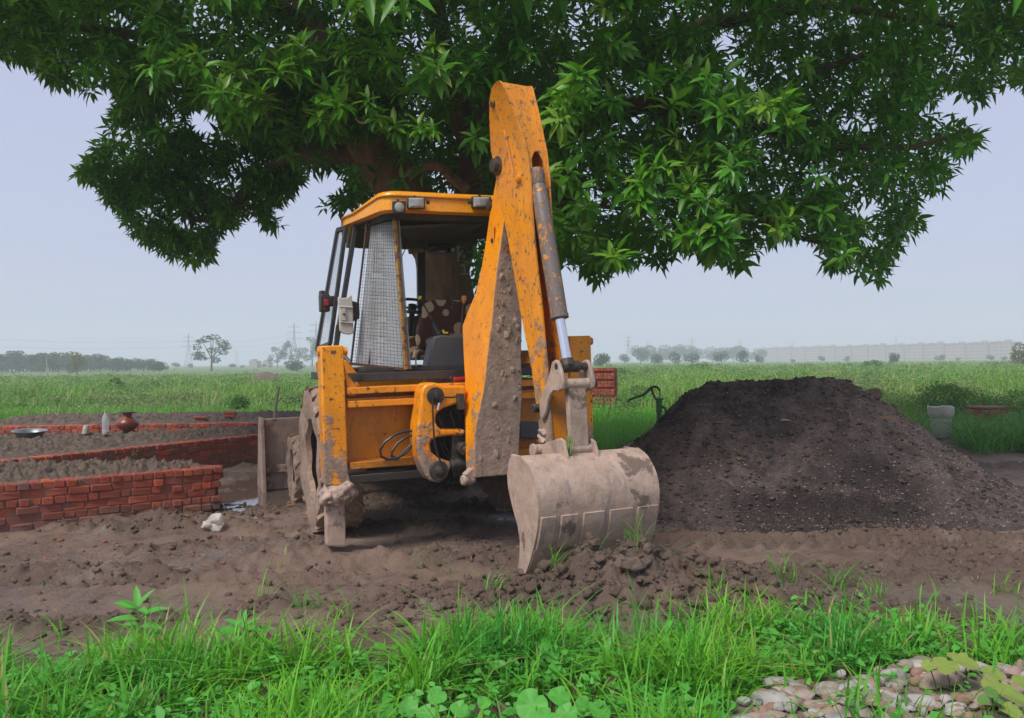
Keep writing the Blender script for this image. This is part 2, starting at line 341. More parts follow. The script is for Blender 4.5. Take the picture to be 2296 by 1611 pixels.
# ------------------------------------------------------------------ object helpers
def tag(o, label=None, cat=None, group=None, kind=None):
    if label: o['label'] = label
    if cat: o['category'] = cat
    if group: o['group'] = group
    if kind: o['kind'] = kind
    return o
INV = {}
def empty(name, loc, rz=0.0):
    o = bpy.data.objects.new(name, None); o.empty_display_size = 0.2
    mw = Matrix.Translation(loc) @ Matrix.Rotation(rz, 4, 'Z'); o.matrix_world = mw; COL.objects.link(o); INV[o] = mw.inverted(); return o
def link(name, me, parent=None):
    o = bpy.data.objects.new(name, me); COL.objects.link(o)
    if parent is not None: o.parent = parent; INV[o] = INV[parent]
    return o
class MB:
    def __init__(s): s.v, s.f, s.m = [], [], []
    def add(s, vs, fs, mi=0):
        o = len(s.v); s.v += [V(p) for p in vs]; s.f += [tuple(o + i for i in f) for f in fs]; s.m += [mi] * len(fs); return s
    def hexa(s, p, mi=0):
        return s.add(p, [(0, 1, 2, 3), (7, 6, 5, 4), (0, 4, 5, 1), (1, 5, 6, 2), (2, 6, 7, 3), (3, 7, 4, 0)], mi)
    def box(s, c, ax, ay, az, mi=0):
        c = V(c); return s.hexa([c - ax - ay - az, c + ax - ay - az, c + ax + ay - az, c - ax + ay - az, c - ax - ay + az, c + ax - ay + az, c + ax + ay + az, c - ax + ay + az], mi)
    def prism(s, pts, vec, mi=0, mcap=None):
        n = len(pts); vec = V(vec); o = len(s.v); s.v += [V(p) for p in pts] + [V(p) + vec for p in pts]
        s.f += [tuple(range(o, o + n)), tuple(range(o + 2 * n - 1, o + n - 1, -1))]; s.m += [mi if mcap is None else mcap] * 2
        for i in range(n):
            j = (i + 1) % n; s.f.append((o + i, o + j, o + n + j, o + n + i)); s.m.append(mi)
        return s
    def loft(s, rings, caps=True, mi=0):
        o = len(s.v); n = len(rings[0])
        for r in rings: s.v += [V(p) for p in r]
        for k in range(len(rings) - 1):
            for i in range(n):
                j = (i + 1) % n; s.f.append((o + k * n + i, o + k * n + j, o + (k + 1) * n + j, o + (k + 1) * n + i)); s.m.append(mi if not callable(mi) else mi(k, i))
        if caps:
            s.f += [tuple(range(o + n - 1, o - 1, -1)), tuple(range(o + (len(rings) - 1) * n, o + len(rings) * n))]; s.m += [0, 0]
        return s
    def tube(s, path, rad, n=8, mi=0):
        path = [V(p) for p in path]; rings = []; up = V((0.13, 0.2, 1)).normalized()
        for i, p in enumerate(path):
            t = (path[min(i + 1, len(path) - 1)] - path[max(i - 1, 0)]).normalized()
            a = t.cross(up)
            if a.length < 0.05: a = t.cross(V((1, 0, 0)))
            a.normalize(); b = t.cross(a); r = rad[i] if isinstance(rad, (list, tuple)) else rad
            rings.append([p + (a * math.cos(2 * math.pi * k / n) + b * math.sin(2 * math.pi * k / n)) * r for k in range(n)])
        return s.loft(rings, True, mi)
    def cyl(s, a, b, r, n=20, r1=None, mi=0): return s.tube([a, b], [r, r if r1 is None else r1], n, mi)
    def lathe(s, prof, c, axis=V((0, 0, 1)), n=28, mi=0):
        axis = V(axis).normalized(); a = axis.orthogonal().normalized(); b = axis.cross(a); c = V(c)
        return s.loft([[c + axis * h + (a * math.cos(2 * math.pi * k / n) + b * math.sin(2 * math.pi * k / n)) * r for k in range(n)] for r, h in prof], True, mi)
    def blob(s, c, rx, ry, rz, seed=0, rough=0.25, sub=2, mi=0):
        bm = bmesh.new(); bmesh.ops.create_icosphere(bm, subdivisions=sub, radius=1.0); rr = random.Random(seed); ph = [rr.uniform(0, 6.28) for _ in range(6)]
        vs = []
        for vv in bm.verts:
            p = vv.co; k = 1 + rough * (math.sin(2.1 * p.x + ph[0]) * math.sin(2.7 * p.y + ph[1]) + 0.6 * math.sin(4.3 * p.z + ph[2]) * math.sin(3.9 * p.x + ph[3]) + 0.35 * math.sin(7 * p.y + ph[4]) * math.sin(6 * p.z + ph[5]))
            vs.append(V(c) + V((p.x * rx * k, p.y * ry * k, p.z * rz * k)))
        s.add(vs, [tuple(w.index for w in f.verts) for f in bm.faces], mi); bm.free(); return s
    def build(s, name, mats, parent=None, bevel=0.0, smooth=35, label=None, kind=None, org=None):
        me = bpy.data.meshes.new(name)
        inv = INV[parent] if parent is not None else (Matrix.Translation(-V(org)) if org is not None else Matrix.Identity(4))
        me.from_pydata([tuple(inv @ p) for p in s.v], [], s.f)
        mats = mats if isinstance(mats, (list, tuple)) else [mats]
        for mm in mats: me.materials.append(M[mm] if isinstance(mm, str) else mm)
        me.polygons.foreach_set('material_index', s.m)
        bm = bmesh.new(); bm.from_mesh(me); bmesh.ops.recalc_face_normals(bm, faces=bm.faces); bm.to_mesh(me); bm.free()
        if smooth:
            me.polygons.foreach_set('use_smooth', [True] * len(me.polygons)); me.set_sharp_from_angle(angle=R(smooth))
        o = link(name, me, parent)
        if org is not None and parent is None: o.location = org
        if bevel:
            b = o.modifiers.new('bevel', 'BEVEL'); b.width = bevel; b.segments = 2; b.limit_method = 'ANGLE'; b.angle_limit = R(40); b.harden_normals = False
        if label: o['label'] = label
        if kind: o['kind'] = kind
        return o
def np_mesh(name, verts, faces, mat, parent=None, smooth=False):
    """verts (n,3), faces (m,k) all k-gons, in world coordinates"""
    me = bpy.data.meshes.new(name); verts = np.ascontiguousarray(verts, np.float32); faces = np.ascontiguousarray(faces, np.int32)
    if parent is not None:
        mi = np.array(INV[parent]); verts = (verts @ mi[:3, :3].T + mi[:3, 3]).astype(np.float32)
    m, k = faces.shape
    me.vertices.add(len(verts)); me.vertices.foreach_set('co', verts.ravel()); me.loops.add(m * k); me.loops.foreach_set('vertex_index', faces.ravel())
    me.polygons.add(m); me.polygons.foreach_set('loop_start', np.arange(0, m * k, k, dtype=np.int32))
    if smooth: me.polygons.foreach_set('use_smooth', np.ones(m, bool))
    me.materials.append(M[mat] if isinstance(mat, str) else mat); me.update(calc_edges=True); me.validate()
    return link(name, me, parent)
def grid_mesh(name, xs, ys, Z, mat, X=None, Y=None, smooth=True):
    if X is None: X, Y = np.meshgrid(xs, ys)
    h, w = X.shape; idx = np.arange(h * w).reshape(h, w)
    f = np.stack([idx[:-1, :-1], idx[:-1, 1:], idx[1:, 1:], idx[1:, :-1]], -1).reshape(-1, 4)
    return np_mesh(name, np.stack([X, Y, Z], -1).reshape(-1, 3), f, mat, None, smooth)
def blades(P, H, A, lean, width, segs=3, curl=0.6, twist=None):
    """curved tapering blades: base points P (n,3), height H, azimuth of lean A, lean amount, width; quads folded to a point"""
    n = len(P); vs = []
    tw = A + math.pi / 2 if twist is None else twist
    side = np.stack([np.cos(tw), np.sin(tw), np.zeros(n)], 1); dr = np.stack([np.cos(A), np.sin(A), np.zeros(n)], 1)
    for k in range(segs + 1):
        t = k / segs; w = width * (1 - t ** 2.2) * (0.75 + 0.5 * t) + width * 0.04
        up = H * (t - curl * lean * t * t * 0.5); out = H * lean * (t ** 1.8)
        c = P + dr * out[:, None] + np.array([0, 0, 1.0]) * up[:, None]
        vs.append(c - side * (w / 2)[:, None]); vs.append(c + side * (w / 2)[:, None])
    Vv = np.stack(vs, 1).reshape(-1, 3); b = np.arange(n)[:, None] * (2 * (segs + 1)); f = []
    for k in range(segs): f.append(np.concatenate([b + 2 * k, b + 2 * k + 1, b + 2 * k + 3, b + 2 * k + 2], 1))
    return Vv, np.stack(f, 1).reshape(-1, 4)
def leaves(C, D, N, L, Wd, bend=0.25, fold=0.25, lite=False):
    """pointed leaves: base C, direction D, face normal N, length L, width W; 6 quads-as-tris each folded along the midrib"""
    n = len(C); D = D / np.linalg.norm(D, axis=1)[:, None]; S = np.cross(D, N); S /= (np.linalg.norm(S, axis=1)[:, None] + 1e-9); U = np.cross(S, D)
    def pt(t, w, up): return C + D * (L * t)[:, None] + S * (Wd * w)[:, None] + U * (Wd * fold * abs(w) * 2 - L * bend * t * t + up)[:, None]
    if lite:
        P = [pt(0.0, 0, 0), pt(0.45, -0.5, 0), pt(0.45, 0.5, 0), pt(1.0, 0, 0)]; Vv = np.stack(P, 1).reshape(-1, 3)
        return Vv, ((np.arange(n) * 4)[:, None, None] + np.array([(0, 3, 1), (0, 2, 3)])[None]).reshape(-1, 3)
    P = [pt(0.0, 0, 0), pt(0.33, -0.5, 0), pt(0.33, 0, 0), pt(0.33, 0.5, 0), pt(0.7, -0.36, 0), pt(0.7, 0, 0), pt(0.7, 0.36, 0), pt(1.0, 0, 0)]
    T = [(0, 2, 1), (0, 3, 2), (1, 2, 5), (1, 5, 4), (2, 3, 6), (2, 6, 5), (4, 5, 7), (5, 6, 7)]
    Vv = np.stack(P, 1).reshape(-1, 3); b = (np.arange(n) * 8)[:, None, None]
    return Vv, (b + np.array(T)[None]).reshape(-1, 3)
def inpoly(px, py, poly):
    ins = np.zeros(px.shape, bool); n = len(poly)
    for i in range(n):
        x1, y1 = poly[i]; x2, y2 = poly[(i + 1) % n]
        c = ((y1 > py) != (y2 > py)) & (px < (x2 - x1) * (py - y1) / (y2 - y1 + 1e-12) + x1); ins ^= c
    return ins
CR_NP = np.array(CROT)
def npix(px, py, d):
    r = np.stack([(px - 1148) / F, -(py - 805.5) / F, -np.ones_like(px)], 1) @ CR_NP.T
    return np.array([0, 0, CAMZ]) + r * (d / r[:, 1])[:, None]
def nproj(P):
    c = (P - np.array([0, 0, CAMZ])) @ CR_NP
    return 1148 + F * c[:, 0] / -c[:, 2], 805.5 - F * c[:, 1] / -c[:, 2]
# ------------------------------------------------------------------ ground
def bandf(x, y): return np.clip(sstep(0.02, 0.28, fbm(x * 0.42 + 3.1, y * 1.1, 21, 3) + 0.02 + 0.5 * sstep(0.9, 1.6, x) * np.exp(-((y - 6.1) / 0.5) ** 2) + 0.45 * sstep(-1.7, -2.4, x) * np.exp(-((y - 6.45) / 0.28) ** 2) - 0.4 * sstep(-0.5, -1.2, x) * np.exp(-((y - 5.75) / 0.25) ** 2)) * 0.95 + 0.05, 0, 1)
def set_attr(o, vals):
    a = o.data.attributes.new('soil_dark', 'FLOAT', 'POINT'); a.data.foreach_set('value', np.ascontiguousarray(vals.ravel(), np.float32))
def mudz(x, y):
    x = np.asarray(x, float); y = np.asarray(y, float)
    z = 0.035 * fbm(x * 0.6, y * 0.6, 3, 3) + 0.018 * fbm(x * 2.2, y * 2.2, 9, 4)
    # churned, cloddy zones
    band = bandf(x, y)
    clod = (1 - np.clip(worley(x * 5.5, y * 5.5, 5), 0, 1)) ** 1.2 * 0.075 + (1 - np.clip(worley(x * 12, y * 12, 6), 0, 1)) * 0.040 + np.abs(fbm(x * 6, y * 6, 14, 4)) * 0.05 + (1 - np.clip(worley(x * 24, y * 24, 8), 0, 1)) * 0.022
    z = z + band * (clod - 0.05) + 0.010 * np.abs(fbm(x * 9, y * 9, 15, 3))
    # spoil thrown up round the bucket
    g = np.exp(-((x - 0.72) / 0.75) ** 2 - ((y - 5.85) / 0.42) ** 2) * 0.17 + np.exp(-((x - 0.95) / 0.5) ** 2 - ((y - 5.75) / 0.35) ** 2) * 0.10 + np.exp(-((x + 0.15) / 0.9) ** 2 - ((y - 5.40) / 0.30) ** 2) * 0.06 + np.exp(-((x - 1.3) / 0.8) ** 2 - ((y - 5.5) / 0.35) ** 2) * 0.07
    g = g + np.exp(-((x + 2.0) / 0.55) ** 2 - ((y - 7.0) / 0.3) ** 2) * 0.07 + np.exp(-((x + 0.9) / 0.5) ** 2 - ((y - 6.7) / 0.25) ** 2) * 0.07
    lump = (1 - np.clip(worley(x * 8, y * 8, 31), 0, 1)) * 0.13 + (1 - np.clip(worley(x * 19, y * 19, 32), 0, 1)) * 0.06 + 0.05 * np.abs(fbm(x * 5, y * 5, 33, 4))
    z = z + g * (0.75 + 0.5 * fbm(x * 3, y * 3, 40, 3)) + np.clip(g * 7, 0, 1) * (lump - 0.06)
    # tyre ruts pressed across the mud, with lug marks
    for (yc, slope, x0, x1, wd, sp) in ((7.42, 0.0, 0.9, 4.6, 0.20, 0.19), (6.55, -0.03, -2.6, -0.7, 0.17, 0.15), (6.05, 0.05, -4.6, -0.9, 0.15, 0.16), (8.4, 0.1, -4.2, -2.3, 0.18, 0.16)):
        u = y - (yc + slope * (x - x0)); m = np.exp(-(u / wd) ** 4) * sstep(x0, x0 + 0.4, x) * sstep(x1, x1 - 0.5, x)
        lug = np.clip(np.sin((x + np.abs(u) * 0.9 + 0.03 * fbm(x * 2, y * 2, 77, 2)) * 2 * math.pi / sp) * 1.6, -1, 1)
        z = z * (1 - 0.92 * m) + m * (-0.045 + 0.055 * np.clip(lug, -0.4, 1) * (0.75 + 0.5 * fbm(x * 1.5, y * 1.5, 79, 2)))
        if yc > 7.3 and yc < 8:                                     # a tyre slipped along this bank: ribs on a slope that faces the road
            z = z + m * (0.05 + 0.30 * u + 0.012 * lug); continue
        z = z + 0.05 * np.exp(-((np.abs(u) - wd * 1.3) / 0.07) ** 2) * sstep(x0, x0 + 0.4, x) * sstep(x1, x1 - 0.5, x) * (0.6 + fbm(x * 4, y * 4, 78, 2))
    # puddle between the beds and the loader
    pd = np.exp(-((x + 3.3) / 0.95) ** 4 - ((y - 10.9) / 2.0) ** 4); z = z * (1 - 0.5 * pd) - 0.070 * pd
    # lawn edge of the foreground rises a little
    z = z + 0.05 * sstep(5.2, 4.4, y)
    z = z * (1 - 0.7 * np.exp(-((x - 1.95) / 1.05) ** 4 - ((y - 3.95) / 0.6) ** 4))
    edge = sstep(8.8, 8.0, np.abs(x)) * sstep(2.0, 2.4, y) * sstep(17.6, 16.4, y)
    return z * edge - 0.06 * (1 - edge)
def mz(x, y): return float(mudz(np.array([x]), np.array([y]))[0])

gy = [2.0]
while gy[-1] < 17.6: gy.append(gy[-1] + max(0.020, 0.006 * gy[-1]))
gx = np.concatenate([np.arange(-9, -5.2, 0.04), np.arange(-5.2, 5.2, 0.021), np.arange(5.2, 9.01, 0.04)])
GX, GY = np.meshgrid(gx, np.array(gy))
mud = grid_mesh('mud_ground', None, None, mudz(GX, GY), 'mud', GX, GY, smooth=False)
set_attr(mud, np.clip(bandf(GX, GY) * 0.9 + np.exp(-((GX - 0.4) / 1.1) ** 2 - ((GY - 5.75) / 0.5) ** 2), 0, 1))  # turned mud is darker
tag(mud, 'churned wet brown mud with clods, ruts and tyre marks', kind='structure')

fx = np.unique(np.concatenate([np.linspace(-1000, -60, 24), np.linspace(-60, 60, 161), np.linspace(60, 1000, 24)]))
fy = np.unique(np.concatenate([np.linspace(-250, 0, 12), np.linspace(0, 80, 107), np.linspace(80, 1000, 40)]))
FX, FY = np.meshgrid(fx, fy)
FZ = 0.05 * fbm(FX * 0.2, FY * 0.2, 50, 3) * sstep(15, 25, FY)
hole = sstep(9.4, 8.4, np.abs(FX)) * sstep(1.4, 2.4, FY) * sstep(18.0, 17.0, FY)
FZ = FZ - 0.04 - 0.3 * hole
fld = grid_mesh('field_ground', None, None, FZ, 'field', FX, FY)
tag(fld, 'flat green field reaching to the horizon', kind='structure')

# puddle: a water sheet that fills the low mud
w = MB(); w.add([(-4.5, 8.75, -0.034), (-2.2, 8.75, -0.034), (-2.2, 13.3, -0.034), (-4.5, 13.3, -0.034)], [(0, 1, 2, 3)])
tag(w.build('puddle_water', 'water', smooth=0), 'muddy puddle between the brick bed and the loader bucket', kind='structure')

# loose clods on the mud (nobody could count them)
def clods(name, n, sampler, rng, mat, size, zf, squash=0.7, sub=1):
    bm = bmesh.new(); bmesh.ops.create_icosphere(bm, subdivisions=sub, radius=1.0)
    base = np.array([v.co for v in bm.verts]); tri = np.array([[w.index for w in f.verts] for f in bm.faces]); bm.free()
    P = sampler(n, rng); n = len(P)
    s = size[0] * (size[1] / size[0]) ** (rng.random(n) ** 2.2)
    jit = 1 + (rng.random((n, len(base), 1)) - 0.5) * 0.95
    sc = np.stack([0.7 + 0.7 * rng.random(n), 0.7 + 0.7 * rng.random(n), squash * (0.6 + 0.6 * rng.random(n))], 1) * s[:, None]
    Vv = base[None] * jit * sc[:, None, :]
    a = rng.random(n) * 6.28; ca, sa = np.cos(a)[:, None], np.sin(a)[:, None]
    Vv = np.stack([Vv[..., 0] * ca - Vv[..., 1] * sa, Vv[..., 0] * sa + Vv[..., 1] * ca, Vv[..., 2]], -1)
    Vv += np.stack([P[:, 0], P[:, 1], zf(P[:, 0], P[:, 1]) + s * 0.15], 1)[:, None, :]
    f = (np.arange(n) * len(base))[:, None, None] + tri[None]
    return np_mesh(name, Vv.reshape(-1, 3), f.reshape(-1, 3), mat)
def samp_mud(n, rng):
    x = rng.uniform(-6, 6.5, n * 4); y = 4.7 + 6.0 * rng.random(n * 4) ** 1.4
    p = 0.03 + 0.5 * bandf(x, y) + 1.2 * np.exp(-((x - 0.4) / 1.2) ** 2 - ((y - 5.75) / 0.5) ** 2)
    k = rng.random(n * 4) < p; return np.stack([x, y], 1)[k][:n]
c = clods('mud_clods', 10500, samp_mud, np.random.default_rng(4), 'mud', (0.005, 0.034), mudz, 0.9)
set_attr(c, np.full(len(c.data.vertices), 0.8))
tag(c, 'loose crumbs and clods of mud around the bucket and ruts', kind='stuff')

c = clods('mud_lumps', 520, lambda n, r: np.stack([r.normal(0.60, 0.85, n), r.normal(5.52, 0.22, n)], 1), np.random.default_rng(19), 'mud', (0.016, 0.058), mudz, 0.85, 2); set_attr(c, np.full(len(c.data.vertices), 0.85)); tag(c, 'bigger dug lumps of mud heaped in front of the bucket', kind='stuff')
# bits of straw and brick chips trodden into the mud
_r = np.random.default_rng(12); P = samp_mud(1500, _r); n = len(P); P = np.concatenate([P, (mudz(P[:, 0], P[:, 1]) + 0.008)[:, None]], 1)
def lying(P, L_, w_, mat, name, rng):
    a = rng.uniform(0, 6.28, len(P)); D = np.stack([np.cos(a), np.sin(a), rng.normal(0, .12, len(P))], 1); S = np.stack([-np.sin(a), np.cos(a), 0 * a], 1); l = (L_ * rng.uniform(.4, 1.3, len(P)))[:, None]; w = w_ * rng.uniform(.6, 1.3, len(P))[:, None]
    V_ = np.stack([P - D * l / 2 - S * w / 2, P - D * l / 2 + S * w / 2, P + D * l / 2 + S * w / 2 * .5, P + D * l / 2 - S * w / 2 * .5], 1).reshape(-1, 3); return np_mesh(name, V_, np.arange(len(P) * 4).reshape(-1, 4), mat)
tag(lying(P, 0.07, 0.006, 'straw', 'trodden_straw', _r), 'short bits of straw trodden into the mud', kind='stuff')
def samp_chip(n, r): return np.stack([r.uniform(-5, -2.2, n), r.uniform(6.2, 9.2, n)], 1)
c = clods('brick_chips', 90, samp_chip, np.random.default_rng(15), 'chip', (0.008, 0.028), mudz, 0.6); tag(c, 'small red brick chips on the mud before the walls', kind='stuff')
# ------------------------------------------------------------------ the backhoe loader
TH = R(22); RO = R(1.3)
MF = V((-math.sin(TH), math.cos(TH), 0)); MR = V((math.cos(TH) * math.cos(RO), math.sin(TH) * math.cos(RO), math.sin(RO))); MU = MR.cross(MF)
MC = V((-0.44, 7.35, 0))
def W(x, y, z): return MC + MR * x + MF * y + MU * z
def toL(p): p = p - MC; return V((p.dot(MR), p.dot(MF), p.dot(MU)))
def L(px, py, y=0.0): return hit(px, py, MC + MF * y, MF)
def Lq(k, x, y, yl=0.0): return L(*q(k, x, y), yl)
def Sx(px, py, x): return hit(px, py, MC + MR * x, MR)
def mir(p): l = toL(p); return W(-l.x, l.y, l.z)
ex = empty('backhoe_loader', MC, TH)
tag(ex, 'muddy orange-yellow backhoe loader parked under the tree with its digging bucket on the ground', 'backhoe loader')

# --- chassis, loader front (mostly hidden behind the rear)
mb = MB()
mb.box(W(0, 2.3, 0.72), MR * 0.38, MF * 2.1, MU * 0.17)
mb.box(W(0, 1.1, 0.70), MR * 0.85, MF * 0.13, MU * 0.14)
mb.box(W(0, 3.2, 0.42), MR * 0.95, MF * 0.08, MU * 0.08)
mb.build('chassis', 'darkm', ex, 0.01)
mb = MB()
mb.loft([[W(-0.42, 2.55, 0.9), W(0.42, 2.55, 0.9), W(0.42, 2.55, 1.62), W(-0.42, 2.55, 1.62)], [W(-0.40, 3.9, 0.9), W(0.40, 3.9, 0.9), W(0.38, 3.9, 1.42), W(-0.38, 3.9, 1.42)]])
mb.build('engine_hood', 'yellow_hi', ex, 0.04)
for s in (-1, 1):
    mb = MB(); x = 0.55 * s
    mb.tube([W(x, 2.7, 1.15), W(x, 3.4, 1.05), W(x, 4.05, 0.62), W(x, 4.42, 0.35)], [0.09, 0.10, 0.09, 0.07], 8)
    mb.cyl(W(x, 3.0, 1.0), W(x, 4.0, 0.95), 0.05, 10)
    mb.build('loader_arm', 'yellow', ex, 0)
# loader bucket: profile in the y-z plane swept across
bl, br_ = L(590, 941, 4.35), None
xl = toL(bl).x; zt = toL(bl).z; zb = toL(L(604, 1122, 4.35)).z
prof = [(4.30, zt), (4.40, zt + 0.01), (4.42, zt - 0.35), (4.45, zb + 0.22), (4.55, zb + 0.08), (5.15, zb + 0.02), (5.15, zb - 0.02), (4.50, zb), (4.37, zb + 0.14), (4.34, zt - 0.35)]
mb = MB(); mb.prism([W(xl, y, z) for y, z in prof], MR * (-2 * xl)); mb.box(W(0, 4.30, zb + 0.42), MR * (-xl), MF * 0.03, MU * 0.05)
mb.build('loader_bucket', 'metal_mud' if 'metal_mud' in M else 'mudcoat', ex, 0.006)
for s in (1, -1):
    mb = MB(); mb.prism([W(xl * s, 4.20, zt + 0.02), W(xl * s, 4.16, zb), W(xl * s, 4.5, zb - 0.04), W(xl * s, 5.1, zb - 0.02), W(xl * s, 4.55, zt + 0.02)], MR * (-0.045 * s))
    mb.build('bucket_side_plate', 'mudcoat', ex, 0.006)

# --- wheels
def wheel(c, rad, wd, rim_r, side, name, nl):
    ax = MR * side
    prof = [(rim_r, -0.30 * wd), (rim_r * 1.05, -0.42 * wd), (rad * 0.80, -0.50 * wd), (rad * 0.93, -0.47 * wd), (rad * 0.965, -0.36 * wd), (rad * 0.98, 0), (rad * 0.965, 0.36 * wd), (rad * 0.93, 0.47 * wd), (rad * 0.80, 0.50 * wd), (rim_r * 1.05, 0.42 * wd), (rim_r, 0.30 * wd)]
    t = MB(); n = 56; a = MF; b = MU; rings = []
    rr = random.Random(int(rad * 100) + int(side * 3))
    ph = [rr.uniform(0, 6.28) for _ in range(4)]
    for k in range(n):
        th = 2 * math.pi * k / n; e = a * math.cos(th) + b * math.sin(th)
        j = 1 + 0.012 * math.sin(5 * th + ph[0]) + 0.012 * math.sin(11 * th + ph[1])
        rings.append([c + ax * (h * (1 + 0.06 * math.sin(7 * th + ph[2]))) + e * (r if r <= rim_r * 1.06 else r * j) for r, h in prof])
    m = len(prof); o = 0
    vs = [p for r in rings for p in r]; fs = [(k * m + i, k * m + i + 1, ((k + 1) % n) * m + i + 1, ((k + 1) % n) * m + i) for k in range(n) for i in range(m - 1)]
    t.add(vs, fs)
    for k in range(nl):                                           # chevron lugs
        for sgn in (-1, 1):
            th = 2 * math.pi * (k + (0.5 if sgn > 0 else 0)) / nl; pts = []
            dth = 0.55 * wd / rad
            def at(u, tt, r): e = a * math.cos(tt) + b * math.sin(tt); return c + ax * (u * wd * sgn) + e * (rad * r)
            w0 = 0.045 / rad
            t.hexa([at(0.02, th, 0.965), at(0.02, th + w0, 0.965), at(0.50, th + w0 + dth, 0.93), at(0.50, th + dth, 0.93), at(0.02, th, 1.01), at(0.02, th + w0 * 0.8, 1.01), at(0.49, th + w0 * 0.8 + dth, 0.985), at(0.49, th + dth, 0.985)])
    rimb = MB()
    rimb.lathe([(rim_r, -0.28 * wd), (rim_r * 1.02, -0.40 * wd), (rim_r * 0.93, -0.40 * wd), (rim_r * 0.88, -0.12 * wd), (rim_r * 0.45, -0.02 * wd), (rim_r * 0.42, 0.06 * wd), (0.03, 0.06 * wd)], c, -ax * 1.0 if False else ax, 32)
    hub = MB(); hub.cyl(c - ax * 0.05 * wd, c + ax * (0.16 * wd), rim_r * 0.3, 14)
    for k in range(8):
        th = 2 * math.pi * k / 8; e = a * math.cos(th) + b * math.sin(th); hub.cyl(c + e * rim_r * 0.38 + ax * 0.04 * wd, c + e * rim_r * 0.38 + ax * 0.12 * wd, 0.014, 6)
    h = hub.build(name, 'rim', ex)
    rimo = rimb.build('rim', 'rim', h); rimo['label'] = 'orange rim caked with mud'
    t.build('tyre', 'rubber', h, 0.0, 40)
rw = L(691, 1030, 1.15); rwx = toL(rw).x
RR_ = 0.715
zc = toL(L(691, 864, 1.15)).z - RR_
for s in (-1, 1):
    wheel(W(-rwx * s - 0.215 * s, 1.15, zc), RR_, 0.43, 0.37, s, 'rear_wheel', 20) if s > 0 else wheel(W(rwx + 0.215, 1.15, zc), RR_, 0.43, 0.37, s, 'rear_wheel', 20)
fw = L(651, 1053, 3.25); fwx = toL(fw).x; fz = toL(fw).z
for s in (-1, 1):
    wheel(W((-fwx - 0.14) * s, 3.25, fz), 0.435, 0.28, 0.235, s, 'front_wheel', 16)

# --- rear mudguards (orange, over the rear wheels)
for s in (0, 1):
    mb = MB(); g = []
    for yl, dz in ((0.42, 0.0), (0.75, 0.03), (1.2, 0.03), (1.7, -0.05), (1.95, -0.2)):
        ps = [L(705, 815, 0.45), L(712, 806, 0.45), L(776, 809, 0.45), L(807, 846, 0.45), L(799, 856, 0.45), L(770, 853, 0.45), L(714, 857, 0.45)]
        ring = []
        for p in ps:
            l = toL(p); l = V((l.x + 0.42 * (yl - 0.42) if l.x < -1.0 else l.x, yl, l.z + dz)); l.x = l.x if s == 0 else -l.x; ring.append(W(*l))
        g.append(ring)
    mb.loft(g); mb.build('mudguard', 'yellow_hi', ex, 0.015)

# --- stabiliser frame
def slab(pts, y0, depth, mat, name=None, bevel=0.008, mbx=None):
    m = mbx or MB(); P = [L(x, y, y0) for x, y in pts]; m.prism(P, MF * depth)
    return m if name is None else m.build(name, mat, ex, bevel)
for s in (0, 1):
    pts = [(719, 776), (770, 774.5), (781, 1060), (790, 1088), (729, 1090), (726, 1040)] if s == 0 else [(1277, 754), (1325, 753), (1334, 1065), (1336, 1085), (1283, 1085), (1282, 1060)]
    st = MB(); P = [L(x, y, -0.05) for x, y in pts]; st.prism(P, MF * 0.2)
    so = st.build('stabiliser_housing', 'yellow_leg', ex, 0.012)
    a = L(*( (745, 789) if s == 0 else (1301, 766)), 0.05)
    pb = MB(); pb.cyl(a - MR * 0.125, a + MR * 0.125, 0.036, 18); pb.build('pivot_pin', 'yellow_leg', so, 0.004)
    lp = [(731, 1085), (773, 1085), (776, 1225), (734, 1225)] if s == 0 else [(1287, 1080), (1329, 1080), (1331, 1225), (1290, 1225)]
    lg = MB(); lg.prism([L(x, y, -0.02) for x, y in lp], MF * 0.14); lg.build('stabiliser_leg', 'mudcoat', ex, 0.008)
    if s == 0:
        mm = MB()
        for cx_, cy_, rx_, rz_, k in ((757, 1106, 0.125, 0.085, 1), (741, 1112, 0.075, 0.08, 2), (777, 1104, 0.085, 0.075, 3), (760, 1092, 0.12, 0.05, 4), (752, 1120, 0.06, 0.05, 5), (782, 1092, 0.06, 0.06, 6)):
            mm.blob(L(cx_, cy_, 0.02), rx_, 0.13, rz_, k, 0.22, 4)
        mm.build('caked_mud', 'mudcoat', so, kind='stuff')
    # gusset plates towards the rails
    sg = 1 if s == 0 else -1
    gp = [(770, 812), (778, 838), (793, 858), (800, 868), (800, 888), (781, 888)] if s == 0 else [(1278, 800), (1270, 830), (1256, 850), (1250, 860), (1250, 880), (1277, 880)]
    gm = MB(); gm.prism([L(x, y, 0.0) for x, y in gp], MF * 0.03); gm.build('gusset_plate', 'yellow_leg', ex, 0.004)
zr = lambda px, py: toL(L(px, py, 0)).z
xa, xb = toL(L(778, 900, 0)).x, toL(L(1283, 900, 0)).x
def rail(z0, z1, y0, y1, mat, name='slide_rail', bv=0.006):
    m = MB(); m.box(W((xa + xb) / 2, (y0 + y1) / 2, (z0 + z1) / 2), MR * ((xb - xa) / 2), MF * ((y1 - y0) / 2), MU * ((z1 - z0) / 2)); return m.build(name, mat, ex, bv)
rail(zr(800, 884), zr(800, 869), -0.04, 0.16, 'yellow_leg')
rail(zr(800, 914), zr(800, 899), -0.03, 0.14, 'yellow_leg')
rail(zr(800, 1052), zr(800, 1036), -0.03, 0.14, 'yellow_inner')
rail(zr(800, 1083), zr(800, 1065), -0.03, 0.16, 'darkm')
rail(zr(800, 1040), zr(800, 869), 0.14, 0.20, 'yellow_inner', 'back_plate', 0.004)
rail(zr(800, 905), zr(800, 893), 0.02, 0.10, 'yellow_inner', 'middle_strip', 0.003)
